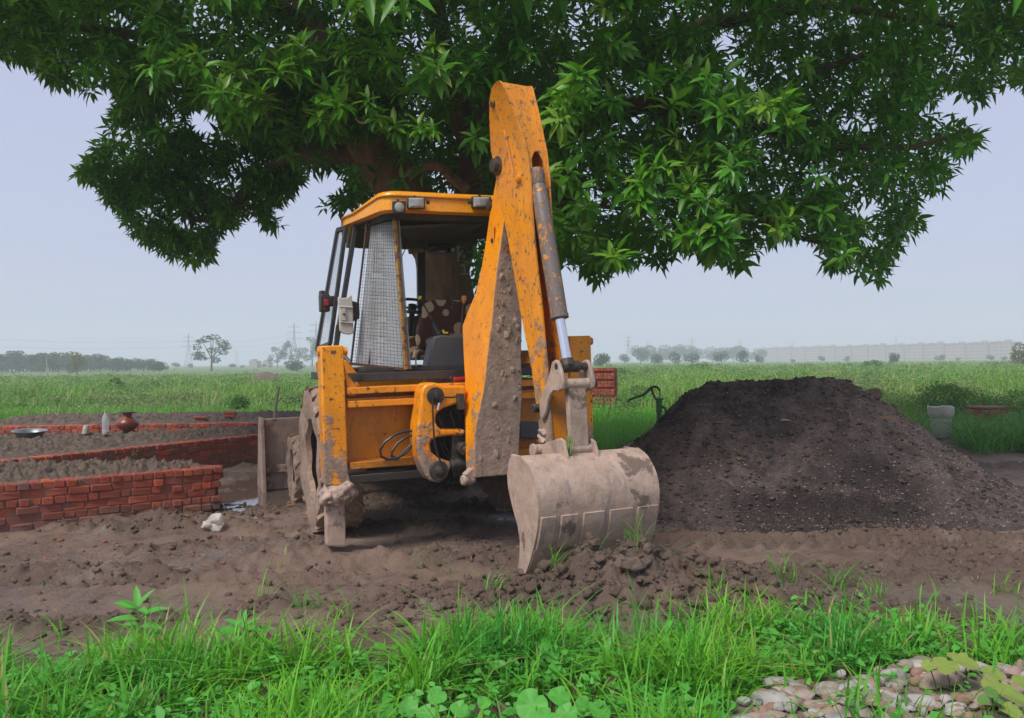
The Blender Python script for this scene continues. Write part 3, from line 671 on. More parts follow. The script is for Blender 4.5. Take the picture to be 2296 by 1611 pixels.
# tool box and battery bits seen between boom and dipper
slab([(1166, 946), (1215, 948), (1215, 986), (1166, 982)], 0.02, 0.14, 'plastic', 'battery_box', 0.01)

# --- sliding kingpost casting
kp = [(775, 125), (470, 125), (440, 105), (360, 85), (260, 95), (190, 140), (165, 230), (150, 450), (115, 680), (105, 900), (120, 1130), (190, 1290), (230, 1390), (290, 1470), (420, 1490), (520, 1440), (560, 1330), (600, 1240), (560, 1190), (400, 1140), (310, 1060), (290, 950), (320, 890), (400, 850), (590, 830), (790, 830), (790, 745), (430, 740), (365, 640), (380, 520), (480, 440), (650, 390), (790, 395), (790, 125)]
m = MB(); m.prism([Lq('k4', x, y, -0.24) for x, y in kp[1:]], MF * 0.26)
kpo = m.build('kingpost', 'yellow_leg', ex, 0.02)
for (x, y, r, mt_) in ((358, 270, 0.073, 'darkm'), (405, 1320, 0.082, 'metal')):
    c = Lq('k4', x, y, -0.24); m = MB(); m.lathe([(r * 1.02, -0.02), (r * 1.02, 0.02), (r * 0.94, 0.03), (r * 0.9, 0.028), (r * 0.5, 0.032), (r * 0.42, 0.05), (r * 0.2, 0.055), (0.004, 0.055)], c, -MF, 28)
    m.build('pin_cap', mt_, kpo)
m = MB(); c = Lq('k4', 715, 1000, -0.2); m.cyl(c, c - MF * 0.12, 0.055, 18); m.cyl(c - MF * 0.12, c - MF * 0.16, 0.026, 12)
c = Lq('k4', 690, 1060, -0.1); m.box(c, MR * 0.09, MF * 0.1, MU * 0.2); c = Lq('k4', 680, 1230, -0.2); m.cyl(c - MR * 0.07, c + MR * 0.1, 0.05, 14)
m.build('swing_cylinder', 'metal', ex, 0.006)
m = MB(); c = Lq('k4', 450, 1000, -0.02); m.box(c, MR * 0.12, MF * 0.02, MU * 0.12); c = Lq('k4', 560, 580, -0.0); m.box(c, MR * 0.13, MF * 0.02, MU * 0.13); m.build('hole_shade_plate', 'liner', kpo)  # dark plates behind the casting's holes, standing in for the shade inside
for pts in ([(330, 220), (325, 420), (330, 620), (345, 880), (390, 1080), (450, 1230), (490, 1360)], [(690, 270), (600, 292), (490, 290), (440, 305), (420, 360), (395, 470)], [(420, 520), (500, 520), (600, 560), (720, 640)], [(520, 520), (640, 500), (770, 540)], [(410, 640), (415, 740)], [(450, 560), (455, 740)]):
    m = MB(); m.tube([Lq('k4', x, y, -0.29 if pts[0][0] < 400 or pts[0][0] == 690 else -0.08) for x, y in pts], 0.008, 6); m.build('hose', 'hose', ex)
m = MB(); a, b_ = Lq('k4', 418, 370, -0.29), Lq('k4', 396, 470, -0.29); m.cyl(a, b_, 0.011, 8); m.build('hose_fitting', 'chrome', ex)
for pts, yl_, rr_ in (([(480, 900), (500, 980), (560, 1090), (640, 1180), (720, 1210)], -0.12, 0.012), ([(440, 930), (470, 1040), (540, 1140), (650, 1250)], -0.10, 0.012), ([(400, 560), (430, 640), (470, 740), (480, 860)], -0.14, 0.010), ([(560, 480), (600, 600), (640, 740), (660, 880)], -0.12, 0.012), ([(620, 460), (700, 560), (740, 700), (730, 860)], -0.10, 0.012)):
    m = MB(); m.tube([Lq('k4', x, y, yl_) for x, y in pts], rr_, 7); m.build('hose', 'hose', ex)
m = MB()
for k in range(9): m.tube([L(965 + 9 * k + 4 * math.sin(k), 1070 + 2 * k, 0.1), L(960 + 10 * k, 1092 + 6 * math.sin(k * 2), 0.4), L(970 + 11 * k, 1080, 0.9)], 0.014, 6)
m.build('under_hoses', 'hose', ex, kind='stuff')
m = MB(); m.box(Lq('k4', 715, 350, -0.28), MR * 0.03, MF * 0.03, MU * 0.07); m.build('valve_block', 'metal', ex, 0.006)
for pts in ([(1185, 715), (1100, 722), (1030, 745), (965, 795), (932, 850), (940, 895), (985, 915), (1050, 908), (1110, 870), (1165, 800)], [(1190, 740), (1120, 755), (1050, 805), (1015, 860), (1012, 890), (1040, 905)], [(1190, 770), (1130, 830), (1070, 890), (1020, 912)]):
    m = MB(); m.tube([Lq('c2', x, y, -0.06) for x, y in pts], 0.0125, 8); m.build('hose', 'hose', ex)
m = MB(); m.cyl(L(1017, 851, 0.0), L(1050, 850, 0.0), 0.02, 12); m.build('release_handle', 'red', ex, 0.003)

# --- cab: sill, floor, posts, glass, roof
yr = 0.14                                            # rear face of the cab
zs0, zs1 = toL(L(812, 857, yr)).z, toL(L(812, 837, yr)).z
xsl = toL(L(811, 846, yr)).x
def plan(z, inset=0.0, xl_=None): return [W(xsl + inset, yr, z), W(-xsl - inset, yr, z), W(-xsl + 0.18, yr + 0.55, z), W(-xsl + 0.15, 2.1, z), W(xsl - 0.15, 2.1, z), W(xsl - 0.18, yr + 0.55, z)]
m = MB(); m.loft([plan(zs0, 0.02), plan(zs0 + 0.02), plan(zs1)]); m.build('cab_sill', 'black', ex, 0.006)
m = MB()
for x in (835, 858, 940, 1010, 1190): m.cyl(L(x, 850 - (x - 835) * 0.02, yr), L(x, 850 - (x - 835) * 0.02, yr - 0.012), 0.011, 8)
m.build('bolts', 'metal', ex, kind='stuff')
# key corners of the rear corner window (chamfer)
A0, A1 = L(884, 488, 0.20), L(911, 829, yr + 0.02)     # rear corner post: top, bottom
B0, B1 = L(824, 490, 0.58), L(787, 816, 0.62)          # outer edge of the chamfer
for s in (0, 1):
    f = (lambda p: p) if s == 0 else mir
    a0, a1, b0, b1 = map(f, (A0, A1, B0, B1))
    nrm = (a1 - a0).cross(b0 - a0).normalized(); nrm = nrm if nrm.dot(MF) < 0 else -nrm
    m = MB()
    def bar(p, qq, w, t, mm=m):
        d = (qq - p).normalized(); sd = d.cross(nrm).normalized(); mm.prism([p - sd * w - nrm * t, p + sd * w - nrm * t, p + sd * w + nrm * t, p - sd * w + nrm * t], qq - p)
    bar(a0, a1, 0.016, 0.014); m.build('guard_frame', 'rustframe', ex, 0.003)
    m = MB(); bar(a0, b0, 0.012, 0.010, m); bar(a1, b1, 0.012, 0.010, m); bar(b0, b1, 0.008, 0.008, m); m.build('guard_frame', 'rust', ex, 0.002)
    m = MB()
    for k in range(1, 15):
        t = k / 15; m.tube([a0.lerp(b0, t), a1.lerp(b1, t)], 0.0017, 3)
    for k in range(1, 44):
        t = k / 44; p, r_ = a0.lerp(a1, t), b0.lerp(b1, t); bow = nrm * 0.012 * math.sin(k); m.tube([p, p.lerp(r_, 0.5) + bow, r_], 0.0017, 3)
    m.build('wire_guard', 'rust', ex, smooth=0, kind='stuff')
    off = -nrm * 0.05
    m = MB(); mid0, mid1 = a0.lerp(b0, 0.5) + off * 0.2, a1.lerp(b1, 0.5) + off * 0.2
    m.loft([[a0 + off, mid0, b0 + off, b0 + off * 1.12, mid0 + off * 0.12, a0 + off * 1.12], [a1 + off, mid1, b1 + off, b1 + off * 1.12, mid1 + off * 0.12, a1 + off * 1.12]]); m.build('corner_window', 'dirty_glass', ex)
    m = MB(); bar(a0 + off * 0.5 + (b0 - a0) * 0.05, a1 + off * 0.5 + (b1 - a1) * 0.05, 0.018, 0.012, m); m.build('corner_post', 'black', ex, 0.004)
    m = MB(); u0, u1 = a0.lerp(b0, 0.74) + off * 1.2, a1.lerp(b1, 0.74) + off * 1.2; bar(u0, u1, 0.030, 0.03, m); m.build('corner_post', 'black', ex, 0.004)
    # door post and side frame
    p0, p1 = f(L(797, 506, 0.85)), f(L(753, 778, 0.85))
    m = MB(); d = (p1 - p0); m.prism([p0 - MR * 0.022 - MF * 0.03, p0 + MR * 0.022 - MF * 0.03, p0 + MR * 0.022 + MF * 0.03, p0 - MR * 0.022 + MF * 0.03], d); m.build('door_post', 'black', ex, 0.004)
    m = MB(); bar2 = [f(L(823, 492, 0.6)), f(L(797, 506, 0.85))]; m.tube([bar2[0], bar2[1]], 0.022, 6); m.build('side_rail', 'black', ex); m = MB(); m.tube([p1, f(L(787, 816, 0.62))], 0.02, 6); m.build('side_rail', 'black', ex)
    # front post
    fp0, fp1 = f(L(943, 560, 1.95)), f(L(945, 705, 1.95)); m = MB(); m.prism([fp0 - MR * 0.045 - MF * 0.03, fp0 + MR * 0.045 - MF * 0.03, fp0 + MR * 0.045 + MF * 0.03, fp0 - MR * 0.045 + MF * 0.03], (fp1 - fp0) * 1.6); m.build('front_post', 'black', ex, 0.004)
m = MB()
for k in range(-5, 5): pass
a = toL(A0); m.box(W(0, 0.24, a.z + 0.035), MR * (-a.x + 0.02), MF * 0.05, MU * 0.05); m.build('rear_header', 'black', ex, 0.008)
# roof
rz0 = toL(L(861, 473, 0.05)).z
cx = toL(L(861, 473, 0.05)).x
best = min((abs(toL(L(777, 508, yy)).z - rz0), yy) for yy in np.arange(0.3, 2.0, 0.02))[1]
sx_ = toL(L(777, 508, best)).x
def roofring(dz, ins, front=2.25):
    z = rz0 + dz; i = ins
    sl = [(cx + i * 0.5, 0.05 + i), (-cx - i * 0.5, 0.05 + i), (-sx_ - i, best * 0.92 + i * 0.3), (-sx_ - i + 0.03, best * 1.08), (-sx_ - 0.2 - i, front - i), (sx_ + 0.2 + i, front - i), (sx_ + i - 0.03, best * 1.08), (sx_ + i, best * 0.92 + i * 0.3)]
    def rc(P, r):
        out = []
        for i, (x, y) in enumerate(P):
            a, b_ = V(P[i - 1]) - V((x, y)), V(P[(i + 1) % len(P)]) - V((x, y)); ra, rb_ = min(r, a.length * .42), min(r, b_.length * .42); A, B = V((x, y)) + a.normalized() * ra, V((x, y)) + b_.normalized() * rb_
            for t in (0, .33, .67, 1): out.append(tuple(A * (1 - t) ** 2 + V((x, y)) * 2 * t * (1 - t) + B * t * t))
        return out
    sl = rc(sl, 0.13)
    return [W(x, y, z - (0.42 * max(dz - 0.02, 0) if abs(x) > abs(cx) + 0.03 or y > 0.5 else 0)) for x, y in sl]
m = MB(); m.loft([roofring(0.0, 0.03), roofring(0.012, 0.0), roofring(0.125, 0.012), roofring(0.137, -0.008), roofring(0.158, -0.006), roofring(0.178, 0.02), roofring(0.194, 0.08), roofring(0.207, 0.22), roofring(0.212, 0.5)])
m.build('roof', 'yellow_cab', ex, 0, smooth=50)
m = MB(); m.loft([roofring(-0.05, 0.10), roofring(0.02, 0.08)]); m.build('roof_lining', 'liner', ex)
# lamps on the roof edge
def lamp(x0, y0, x1, y1, yl, round_):
    m = MB(); P = [L(x0, y0, yl), L(x1, y0, yl), L(x1, y1, yl), L(x0, y1, yl)]; c = (P[0] + P[2]) / 2
    back = [c + (p - c) * 0.75 + MF * 0.075 for p in P]; m.loft([P, [p + MF * 0.02 for p in P], back]); h = m.build('work_lamp', 'darkm', ex, 0.006)
    g = MB(); w_ = (P[1] - P[0]).length / 2; hh = (P[3] - P[0]).length / 2
    if round_: g.lathe([(hh * 0.80, -0.004), (hh * 0.80, 0.004), (hh * 0.5, 0.012), (0.003, 0.015)], c, -MF, 22)
    else:
        Q = [c + (p - c) * 0.84 - MF * 0.003 for p in P]; Q2 = [c + (p - c) * 0.6 - MF * 0.014 for p in P]; g.loft([[p + MF * 0.01 for p in Q], Q, Q2])
    g.build('lens', 'lens', h, 0.003)
    bb = MB(); bb.cyl(c + MF * 0.05, c + MF * 0.05 + MU * (hh * 1.4), 0.012, 8); bb.build('bracket', 'darkm', h)
    return c
lamp(880, 451, 911, 479, -0.03, True); lamp(913, 442, 954, 468.5, -0.02, False); lamp(1058, 440.5, 1101.5, 467, -0.02, False)
for x_ in (957, 1050): m = MB(); m.cyl(L(x_, 453, -0.01), L(x_ + 5, 453, -0.01), 0.022, 10); m.build('lamp_bolt', 'metal', ex)
# raised rear window hanging under the roof
m = MB(); P = [L(890, 514, 0.28), L(1098, 503, 0.28), L(1094, 521, 0.85), L(915, 536, 0.85)]; m.prism(P, MU * 0.03); m.build('raised_rear_window', 'hatch', ex, 0.005)
m = MB(); m.tube([P[3], P[2]], 0.016, 6); m.build('rear_window_edge', 'hatch', ex)
# interior
m = MB(); m.prism([W(xsl + 0.05, 0.25, zs1 + 0.004), W(-xsl - 0.05, 0.25, zs1 + 0.004), W(-xsl - 0.1, 2.0, zs1 + 0.004), W(xsl + 0.1, 2.0, zs1 + 0.004)], MU * 0.03); m.build('cab_floor', 'liner', ex)
m = MB(); P = [L(903, 712, 1.7), L(952, 706, 1.7), L(952, 800, 1.7), L(900, 800, 1.7)]; m.prism(P, MF * 0.3); P = [L(908, 722, 1.55), L(938, 716, 1.55), L(950, 735, 1.55), L(948, 752, 1.55), L(912, 758, 1.55)]; m.prism(P, MF * 0.2); m.build('dashboard', 'plastic', ex, 0.03)
c = L(925, 686, 1.25); m = MB(); tl = (MU * 0.92 - MF * 0.38).normalized(); ax1 = MR; ax2 = tl.cross(MR)
ring = [c + (ax1 * math.cos(2 * math.pi * k / 36) + ax2 * math.sin(2 * math.pi * k / 36)) * 0.215 for k in range(37)]
m.tube(ring, 0.016, 8)
for k in (3, 15, 27): m.tube([c - tl * 0.04, ring[k]], 0.012, 6)
m.cyl(c - tl * 0.05, c + tl * 0.01, 0.045, 14); m.cyl(c - tl * 0.05, c - tl * 0.5, 0.03, 10); m.build('steering_wheel', 'hose', ex)
# seat, facing forward, with a printed cover
m = MB(); P = [L(955, 681, 0.78), L(974, 672, 0.78), L(1060, 674, 0.78), L(1072, 700, 0.78), L(1066, 782, 0.78), L(940, 785, 0.78), L(936, 755, 0.78)]
m.prism(P, MF * 0.13); seat = m.build('seat_back', 'seat', ex, 0.03, smooth=50)
m = MB(); P = [L(936, 785, 0.78), L(1062, 783, 0.78), L(1062, 806, 0.78), L(936, 808, 0.78)]; m.prism(P, MF * 0.55); m.build('seat_cushion', 'seat', ex, 0.03)
m = MB(); P = [L(909, 760, 0.95), L(936, 752, 0.95), L(937, 792, 0.95), L(911, 796, 0.95)]; m.prism(P, MF * 0.3); m.build('armrest', 'seat', ex, 0.02)
# control tower and levers
m = MB(); P = [L(958, 826, 0.33), L(1050, 824, 0.33), L(1045, 752, 0.33), L(1008, 752.5, 0.33), L(991, 751, 0.33), L(972, 755, 0.33)]; m.prism(P, MF * 0.2); m.build('control_tower', 'plastic', ex, 0.02)
def lever(top, base, yl, kn, mat, r=0.026):
    m = MB(); a, b_ = L(*top, yl), L(*base, yl); m.tube([b_, a.lerp(b_, 0.5) - MR * 0.005, a], [0.011, 0.009, 0.009], 8); lo = m.build('control_lever', 'metal', ex)
    k = MB(); k.lathe([(0.008, -0.05), (r * 0.8, -0.028), (r, 0.0), (r * 0.85, 0.02), (0.004, 0.03)], a, (a - b_).normalized(), 16); k.build('lever_knob', mat, lo); return lo
lo = lever((943.5, 671), (985, 744), 0.40, None, 'hose'); lever((1040.5, 669.5), (1034, 748), 0.40, None, 'knob')
a, b_ = L(943.5, 671, 0.40), L(985, 744, 0.40); m = MB(); dd = (a - b_).normalized(); m.lathe([(0.024, 0.0), (0.026, 0.012), (0.02, 0.026), (0.003, 0.03)], a - MR * 0.004, dd, 14); m.build('yellow_knob_cap', 'tagy', lo)
m = MB(); m.lathe([(0.042, 0.0), (0.03, 0.05), (0.014, 0.11)], L(983, 749, 0.40), dd, 14); m.build('lever_boot', 'hose', lo)
m = MB(); m.box(L(999, 746.5, 0.36), MR * 0.022, MF * 0.006, MU * 0.008); m.box(L(994, 743, 0.36), MR * 0.008, MF * 0.006, MU * 0.012); m.build('yellow_tag', 'tagy', ex)
m = MB(); c = L(990.5, 550.5, 1.25); m.loft([[c + MR * (0.155 * math.copysign(abs(math.cos(t)) ** 0.4, math.cos(t))) + MU * (0.085 * math.copysign(abs(math.sin(t)) ** 0.4, math.sin(t))) + MF * y_ for t in [2 * math.pi * k / 24 for k in range(24)]] for y_ in (0, 0.03)]); mo = m.build('rear_view_mirror', 'darkm', ex)
m = MB(); m.loft([[c + MR * (0.146 * math.copysign(abs(math.cos(t)) ** 0.4, math.cos(t))) + MU * (0.077 * math.copysign(abs(math.sin(t)) ** 0.4, math.sin(t))) + MF * y_ for t in [2 * math.pi * k / 24 for k in range(24)]] for y_ in (-0.003, 0.004)]); m.build('mirror_glass', 'mirror', mo, smooth=0)
m = MB(); m.cyl(c + MU * 0.08, c + MU * 0.3 + MF * 0.1, 0.01, 8); m.build('mirror_stem', 'darkm', mo)
m = MB(); m.cyl(L(917, 563, 1.5), L(949, 560, 1.5), 0.038, 12, 0.03); m.build('rolled_cloth', 'cloth', ex)
m = MB(); m.tube([L(918, 538, 0.9), L(908, 560, 0.9), L(896, 588, 0.9)], 0.005, 5); m.build('loose_wire', 'hose', ex)
m = MB(); m.tube([L(933, 782, 0.5), L(932, 800, 0.45), L(933, 826, 0.45)], 0.007, 6); m.build('pale_cable', 'beige', ex)
# open door
D = [L(757, 517, 1.15), L(775, 512, 0.86), L(740, 772, 0.86), L(711, 784, 1.15)]
dn = (D[1] - D[0]).cross(D[3] - D[0]).normalized()
m = MB()
def fbar(p, qq, w): d = (qq - p).normalized(); sd = d.cross(dn).normalized(); m.prism([p - sd * w - dn * 0.018, p + sd * w - dn * 0.018, p + sd * w + dn * 0.018, p - sd * w + dn * 0.018], qq - p)
for i in range(4): fbar(D[i], D[(i + 1) % 4], 0.022)
dr = m.build('cab_door', 'black', ex, 0.004)
g = MB(); g.prism([p for p in D], dn * 0.006); g.build('door_glass', 'glass', dr, smooth=0)
for (x, y) in ((782, 540), (756, 745)):
    h = MB(); h.cyl(L(x + 1, y - 16, 0.84), L(x - 3, y + 16, 0.84), 0.016, 10); h.build('door_hinge', 'darkm', dr)
h = MB(); h.box(L(727, 680, 0.98), MR * 0.045, MF * 0.06, MU * 0.085); h.box(L(722, 664, 0.98), MR * 0.025, MF * 0.04, MU * 0.05); h.box(L(740, 676, 0.95), MR * 0.05, MF * 0.03, MU * 0.05); lb = h.build('lamp_bracket', 'darkm', dr, 0.012)
h = MB(); h.box(L(732, 679, 0.90), MR * 0.022, MF * 0.012, MU * 0.032); h.build('red_reflector', 'red', lb, 0.006)
# beige lamp housing beside the guard
m = MB(); P = [L(758, 666, 0.5), L(766, 668.5, 0.5), L(778, 668, 0.5), L(789, 661, 0.5), L(792, 700, 0.5), L(793, 748, 0.5), L(785, 751, 0.5), L(770, 749, 0.5), L(762, 742, 0.5)]
m.prism(P, MF * 0.035); hb = m.build('lamp_housing', 'beige', ex, 0.008)
m = MB()
for (x0, y0, x1, y1) in ((762, 688, 791, 690), (763, 722, 792, 725)): m.tube([L(x0, y0, 0.49), L(x1, y1, 0.49)], 0.010, 6)
m.box(L(769, 706, 0.49), MR * 0.022, MF * 0.012, MU * 0.055); m.build('housing_ribs', 'beige', hb, 0.003)
m = MB(); m.cyl(L(771.5, 705, 0.475), L(771.5, 705, 0.465), 0.011, 10); m.build('housing_screw', 'darkm', hb)
m = MB(); P = [L(790, 675, 0.54), L(806, 680, 0.58), L(806, 715, 0.58), L(791, 722, 0.54)]; m.prism(P, MF * 0.02); m.build('housing_bracket', 'darkm', hb, 0.003)

# ------------------------------------------------------------------ backhoe arm
BE = R(28); BB = V((math.sin(BE), -math.cos(BE), 0)); BS = V((math.cos(BE), math.sin(BE), 0))
def interp(tab, y, k):
    for a, b_ in zip(tab, tab[1:]):
        if y <= b_[0]: t = (y - a[0]) / (b_[0] - a[0]); return a[k] + (b_[k] - a[k]) * max(0, t)
    return tab[-1][k]
BOOM = [(400, 1112, 1134, .17), (484, 1097, 1131, .20), (540, 1089, 1123, .22), (594, 1080, 1115, .24), (658, 1066, 1108, .27), (694, 1050, 1105, .28), (732, 1036, 1101, .30), (800, 1039, 1092, .33), (852, 1042, 1087, .36), (879, 1041, 1083, .38), (958, 1043, 1066, .43), (1010, 1043, 1063, .43), (1045, 1044, 1063, .42), (1072, 1049, 1066, .30)]
def boomd(y): return 6.80 + (1075 - y) / 600 * 0.28
rings = []
for (y, fx_, rx_, w_) in BOOM:
    rl = pix(rx_, y, boomd(y)); fl = hit(fx_, y, rl, BS)
    rings.append([fl, rl, rl + BS * w_, fl + BS * w_])
m = MB(); m.loft(rings, True, lambda k, i: 1 if i == 1 else 0)
boom = m.build('boom', ['yellow_boom', 'boom_back'], ex, 0.010, smooth=30)
m = MB()
for k in range(110):
    y = 560 + 480 * random.random(); t = random.random(); rl = pix(interp(BOOM, y, 2), y, boomd(y)); p = rl + BS * (interp(BOOM, y, 3) * (0.08 + 0.84 * t)); sz = 0.006 + 0.022 * random.random() ** 3
    m.blob(p, sz * 1.1, sz * 0.45, sz * (1 + random.random()), k, 0.4, 1)
m.build('caked_mud', 'boom_back', boom, kind='stuff')
m = MB(); c = pix(1040, 1077, 6.84); m.lathe([(0.018, -0.02), (0.036, -0.018), (0.046, -0.004), (0.046, 0.06), (0.03, 0.10)], c, BS, 18); m.prism([c + MU * 0.05 - BB * 0.03, c + MU * 0.05 + BB * 0.05, c + BS * 0.1 + MU * 0.12 + BB * 0.04, c + BS * 0.1 + MU * 0.12 - BB * 0.05], BS * 0.06 - MU * 0.06); m.build('boom_foot', 'mudcoat', boom)
for (x, y) in ((1106.5, 540),):
    rl = hit(x, y, pix(interp(BOOM, y, 2), y, boomd(y)), BS); m = MB(); m.cyl(rl + BS * 0.01, rl - BS * 0.02, 0.022, 14); m.build('pin_cap', 'metal', boom, 0.004)
    m = MB(); m.prism([rl + MU * 0.16 - BB * 0.025, rl + MU * 0.16 + BB * 0.02, rl - MU * 0.06 + BB * 0.03, rl - MU * 0.06 - BB * 0.02], -BS * 0.012); m.build('boss_plate', 'yellow_boom', boom, 0.006)
m = MB(); rl = hit(1098, 462, pix(1131, 470, boomd(470)), BS); m.lathe([(0.02, 0), (0.04, 0.005), (0.04, 0.03), (0.02, 0.035)], rl + BS * 0.01, -BS, 14); m.build('pin_cap', 'metal', boom)

DIP = [(182, 1114, 1118, .315), (190, 1106, 1123.5, .305), (200, 1101, 1129, .29), (229, 1096.5, 1142, .265), (267, 1096.6, 1156, .24), (300, 1098, 1167, .22), (335, 1100, 1177, .21), (396, 1111, 1186, .20), (457, 1122, 1188.6, .20), (533, 1138, 1194, .20), (609, 1151, 1202, .20), (685, 1164, 1211, .20), (760, 1178, 1217.5, .20), (820, 1190.5, 1223, .20), (884, 1198.5, 1228, .20), (960, 1208, 1232, .19), (1000, 1216, 1236, .17)]
def dipd(y): return 6.47 + (1000 - y) / 820 * 0.28
def dRL(y): return pix(interp(DIP, y, 2), y, dipd(y))
def dFL(y): return hit(interp(DIP, y, 1), y, dRL(y), BS)
def dw(y): return interp(DIP, y, 3)
YS = [d[0] for d in DIP]
TP = 0.022
m = MB(); m.loft([[dFL(y), dRL(y) + BB * 0.012, dRL(y) + BB * 0.012 + BS * TP, dFL(y) + BS * TP] for y in YS]); dip = m.build('dipper', 'dipper', ex, 0.004, smooth=30)
m = MB(); m.loft([[dFL(y) + BS * (dw(y) - TP), dRL(y) + BB * 0.012 + BS * (dw(y) - TP), dRL(y) + BB * 0.012 + BS * dw(y), dFL(y) + BS * dw(y)] for y in YS]); m.build('dipper_side_plate', 'dipper', dip, 0.004, smooth=30)
m = MB(); yy = [y for y in YS if y >= 200]; m.loft([[dFL(y) + BS * TP, dFL(y) + BS * (dw(y) - TP), dFL(y) + BS * (dw(y) - TP) + BB * 0.02, dFL(y) + BS * TP + BB * 0.02] for y in yy]); m.build('dipper_front_plate', 'yellow_inner', dip)
# closed rear plate with the arch for the ram
def rear(t, y): return dRL(y) + BS * (TP + (dw(y) - 2 * TP) * t)
top = [y for y in (183, 200, 229, 267, 300, 325)]
m = MB(); m.loft([[rear(0, y), rear(1, y), rear(1, y) - BB * 0.016, rear(0, y) - BB * 0.016] for y in top])
for t0, t1, sgn in ((0, 0.16, 0), (0.84, 1, 1)): m.loft([[rear(t0, y), rear(t1, y), rear(t1, y) - BB * 0.016, rear(t0, y) - BB * 0.016] for y in (325, 350, 385, 420)])
arc = [rear(0.16 + 0.68 * k / 12, 358 - 22 * math.sin(math.pi * k / 12)) for k in range(13)]
m.prism([rear(0.16, 325), *[rear(0.16 + 0.68 * k / 12, 325) for k in range(1, 12)], rear(0.84, 325)] + arc[::-1], -BB * 0.016)
m.build('dipper_rear_plate', 'dipper', dip, 0.0, smooth=25)
m = MB(); yy = (862, 884, 920, 960, 1000); m.loft([[rear(0, y), rear(1, y), rear(1, y) - BB * 0.02, rear(0, y) - BB * 0.02] for y in yy]); m.build('dipper_end_plate', 'yellow_inner', dip)
# weld ridge, pivot boss, small bosses, eye
m = MB()
m.tube([hit(*(lambda t: (979.6 + t[0] / 2.632, 153 + t[1] / 2.632))(p), dRL(300), BS) - BS * 0.004 for p in ((345, 200), (372, 260), (395, 350), (420, 470), (440, 560), (455, 640))], 0.007, 6); m.build('weld_ridge', 'dipper', dip)
def dhit(px, py): return hit(px, py, dRL(py), BS)
m = MB(); c = dhit(1116, 372); m.lathe([(0.085, 0), (0.082, 0.012), (0.06, 0.018), (0.058, 0.055), (0.04, 0.062), (0.004, 0.062)], c, -BS, 20); m.build('pivot_boss', 'metal', dip)
m = MB(); c = dhit(1166, 402); m.cyl(c, c - BS * 0.035, 0.034, 16); m.cyl(c - BS * 0.035, c - BS * 0.04, 0.018, 10); m.build('pin_cap', 'dipper', dip, 0.005)
m = MB(); c = dRL(400) + BS * dw(400) + BB * -0.03; m.cyl(c, c + BS * 0.03, 0.034, 16); m.build('pin_cap', 'metal', dip, 0.005)
m = MB(); c = dhit(1105, 231); m.lathe([(0.040, 0), (0.040, 0.006), (0.026, 0.006), (0.026, -0.01), (0.003, -0.012)], c, -BS, 18); m.build('pin_hole', 'metal', dip)
# bucket ram
ra, rb, rc = pix(1203, 386, 6.73), pix(1255, 714, 6.47), pix(1272, 816, 6.36)
ax = (rb - ra).normalized()
m = MB(); m.lathe([(0.058, -0.02), (0.060, 0.0), (0.060, 0.10), (0.052, 0.12), (0.066, 0.17), (0.069, 0.5), (0.069, (rb - ra).length - 0.03), (0.074, (rb - ra).length - 0.03), (0.074, (rb - ra).length), (0.04, (rb - ra).length)], ra, ax, 24); m.build('ram_cylinder', 'ram', ex)
m = MB(); m.cyl(rb - ax * 0.02, rc, 0.039, 20); m.build('ram_rod', 'chrome', ex)
m = MB(); m.cyl(rc - (rc - rb).normalized() * 0.035, rc + (rc - rb).normalized() * 0.02, 0.052, 18); m.build('rod_eye', 'metal', ex)
# tipping links
lp0 = dRL(850) - BS * 0.035
lk = [(485, 125), (515, 135), (550, 230), (580, 370), (570, 470), (525, 500), (470, 490), (430, 540), (400, 620), (375, 760), (340, 830), (310, 800), (300, 650), (330, 520), (390, 390), (430, 250), (450, 150)]
LP = [hit(*q('c5', x, y), lp0, BS) for x, y in lk]
LW = 0.275
for s in (0, 1):
    m = MB(); m.prism([p + BS * (LW * s) for p in LP], BS * 0.032); lo = m.build('tipping_link', 'mudcoat', ex, 0.010)
    if s == 0:
        c = hit(*q('c5', 262, 695), lp0, BS); m = MB(); m.cyl(c - BS * 0.03, c + BS * 0.06, 0.036, 14); m.build('link_pin', 'metal', lo, 0.005)
    else:
        c = hit(*q('c5', 520, 415), lp0, BS) + BS * LW; m = MB(); m.cyl(c, c + BS * 0.075, 0.034, 14); m.build('link_pin', 'metal', lo, 0.005)
c = hit(*q('c5', 505, 205), lp0, BS); m = MB(); m.cyl(c, c + BS * LW, 0.030, 16); m.cyl(c + BS * 0.05, c + BS * 0.10, 0.050, 16); m.cyl(c + BS * 0.10, c + BS * 0.20, 0.046, 16); m.build('link_top_pin', 'metal', ex, 0.004)
c = hit(*q('c5', 520, 415), lp0, BS); m = MB(); m.cyl(c + BS * 0.02, c + BS * LW, 0.046, 18); hp = m.build('link_tube', 'mudcoat', ex, 0.004)
hc = c + BS * (LW * 0.5 + 0.02); hb_ = hit(*q('c5', 765, 1180), hc + BB * 0.02, BB)
m = MB(); m.prism([hc - BS * 0.085 - BB * 0.02, hc + BS * 0.085 - BB * 0.02, hc + BS * 0.085 + BB * 0.035, hc - BS * 0.085 + BB * 0.035], hb_ - hc); m.build('bucket_link', 'mudcoat', ex, 0.012)
m = MB(); m.cyl(hb_ - BS * 0.10, hb_ + BS * 0.145, 0.043, 18); m.build('bucket_link_tube', 'mudcoat', ex, 0.004)

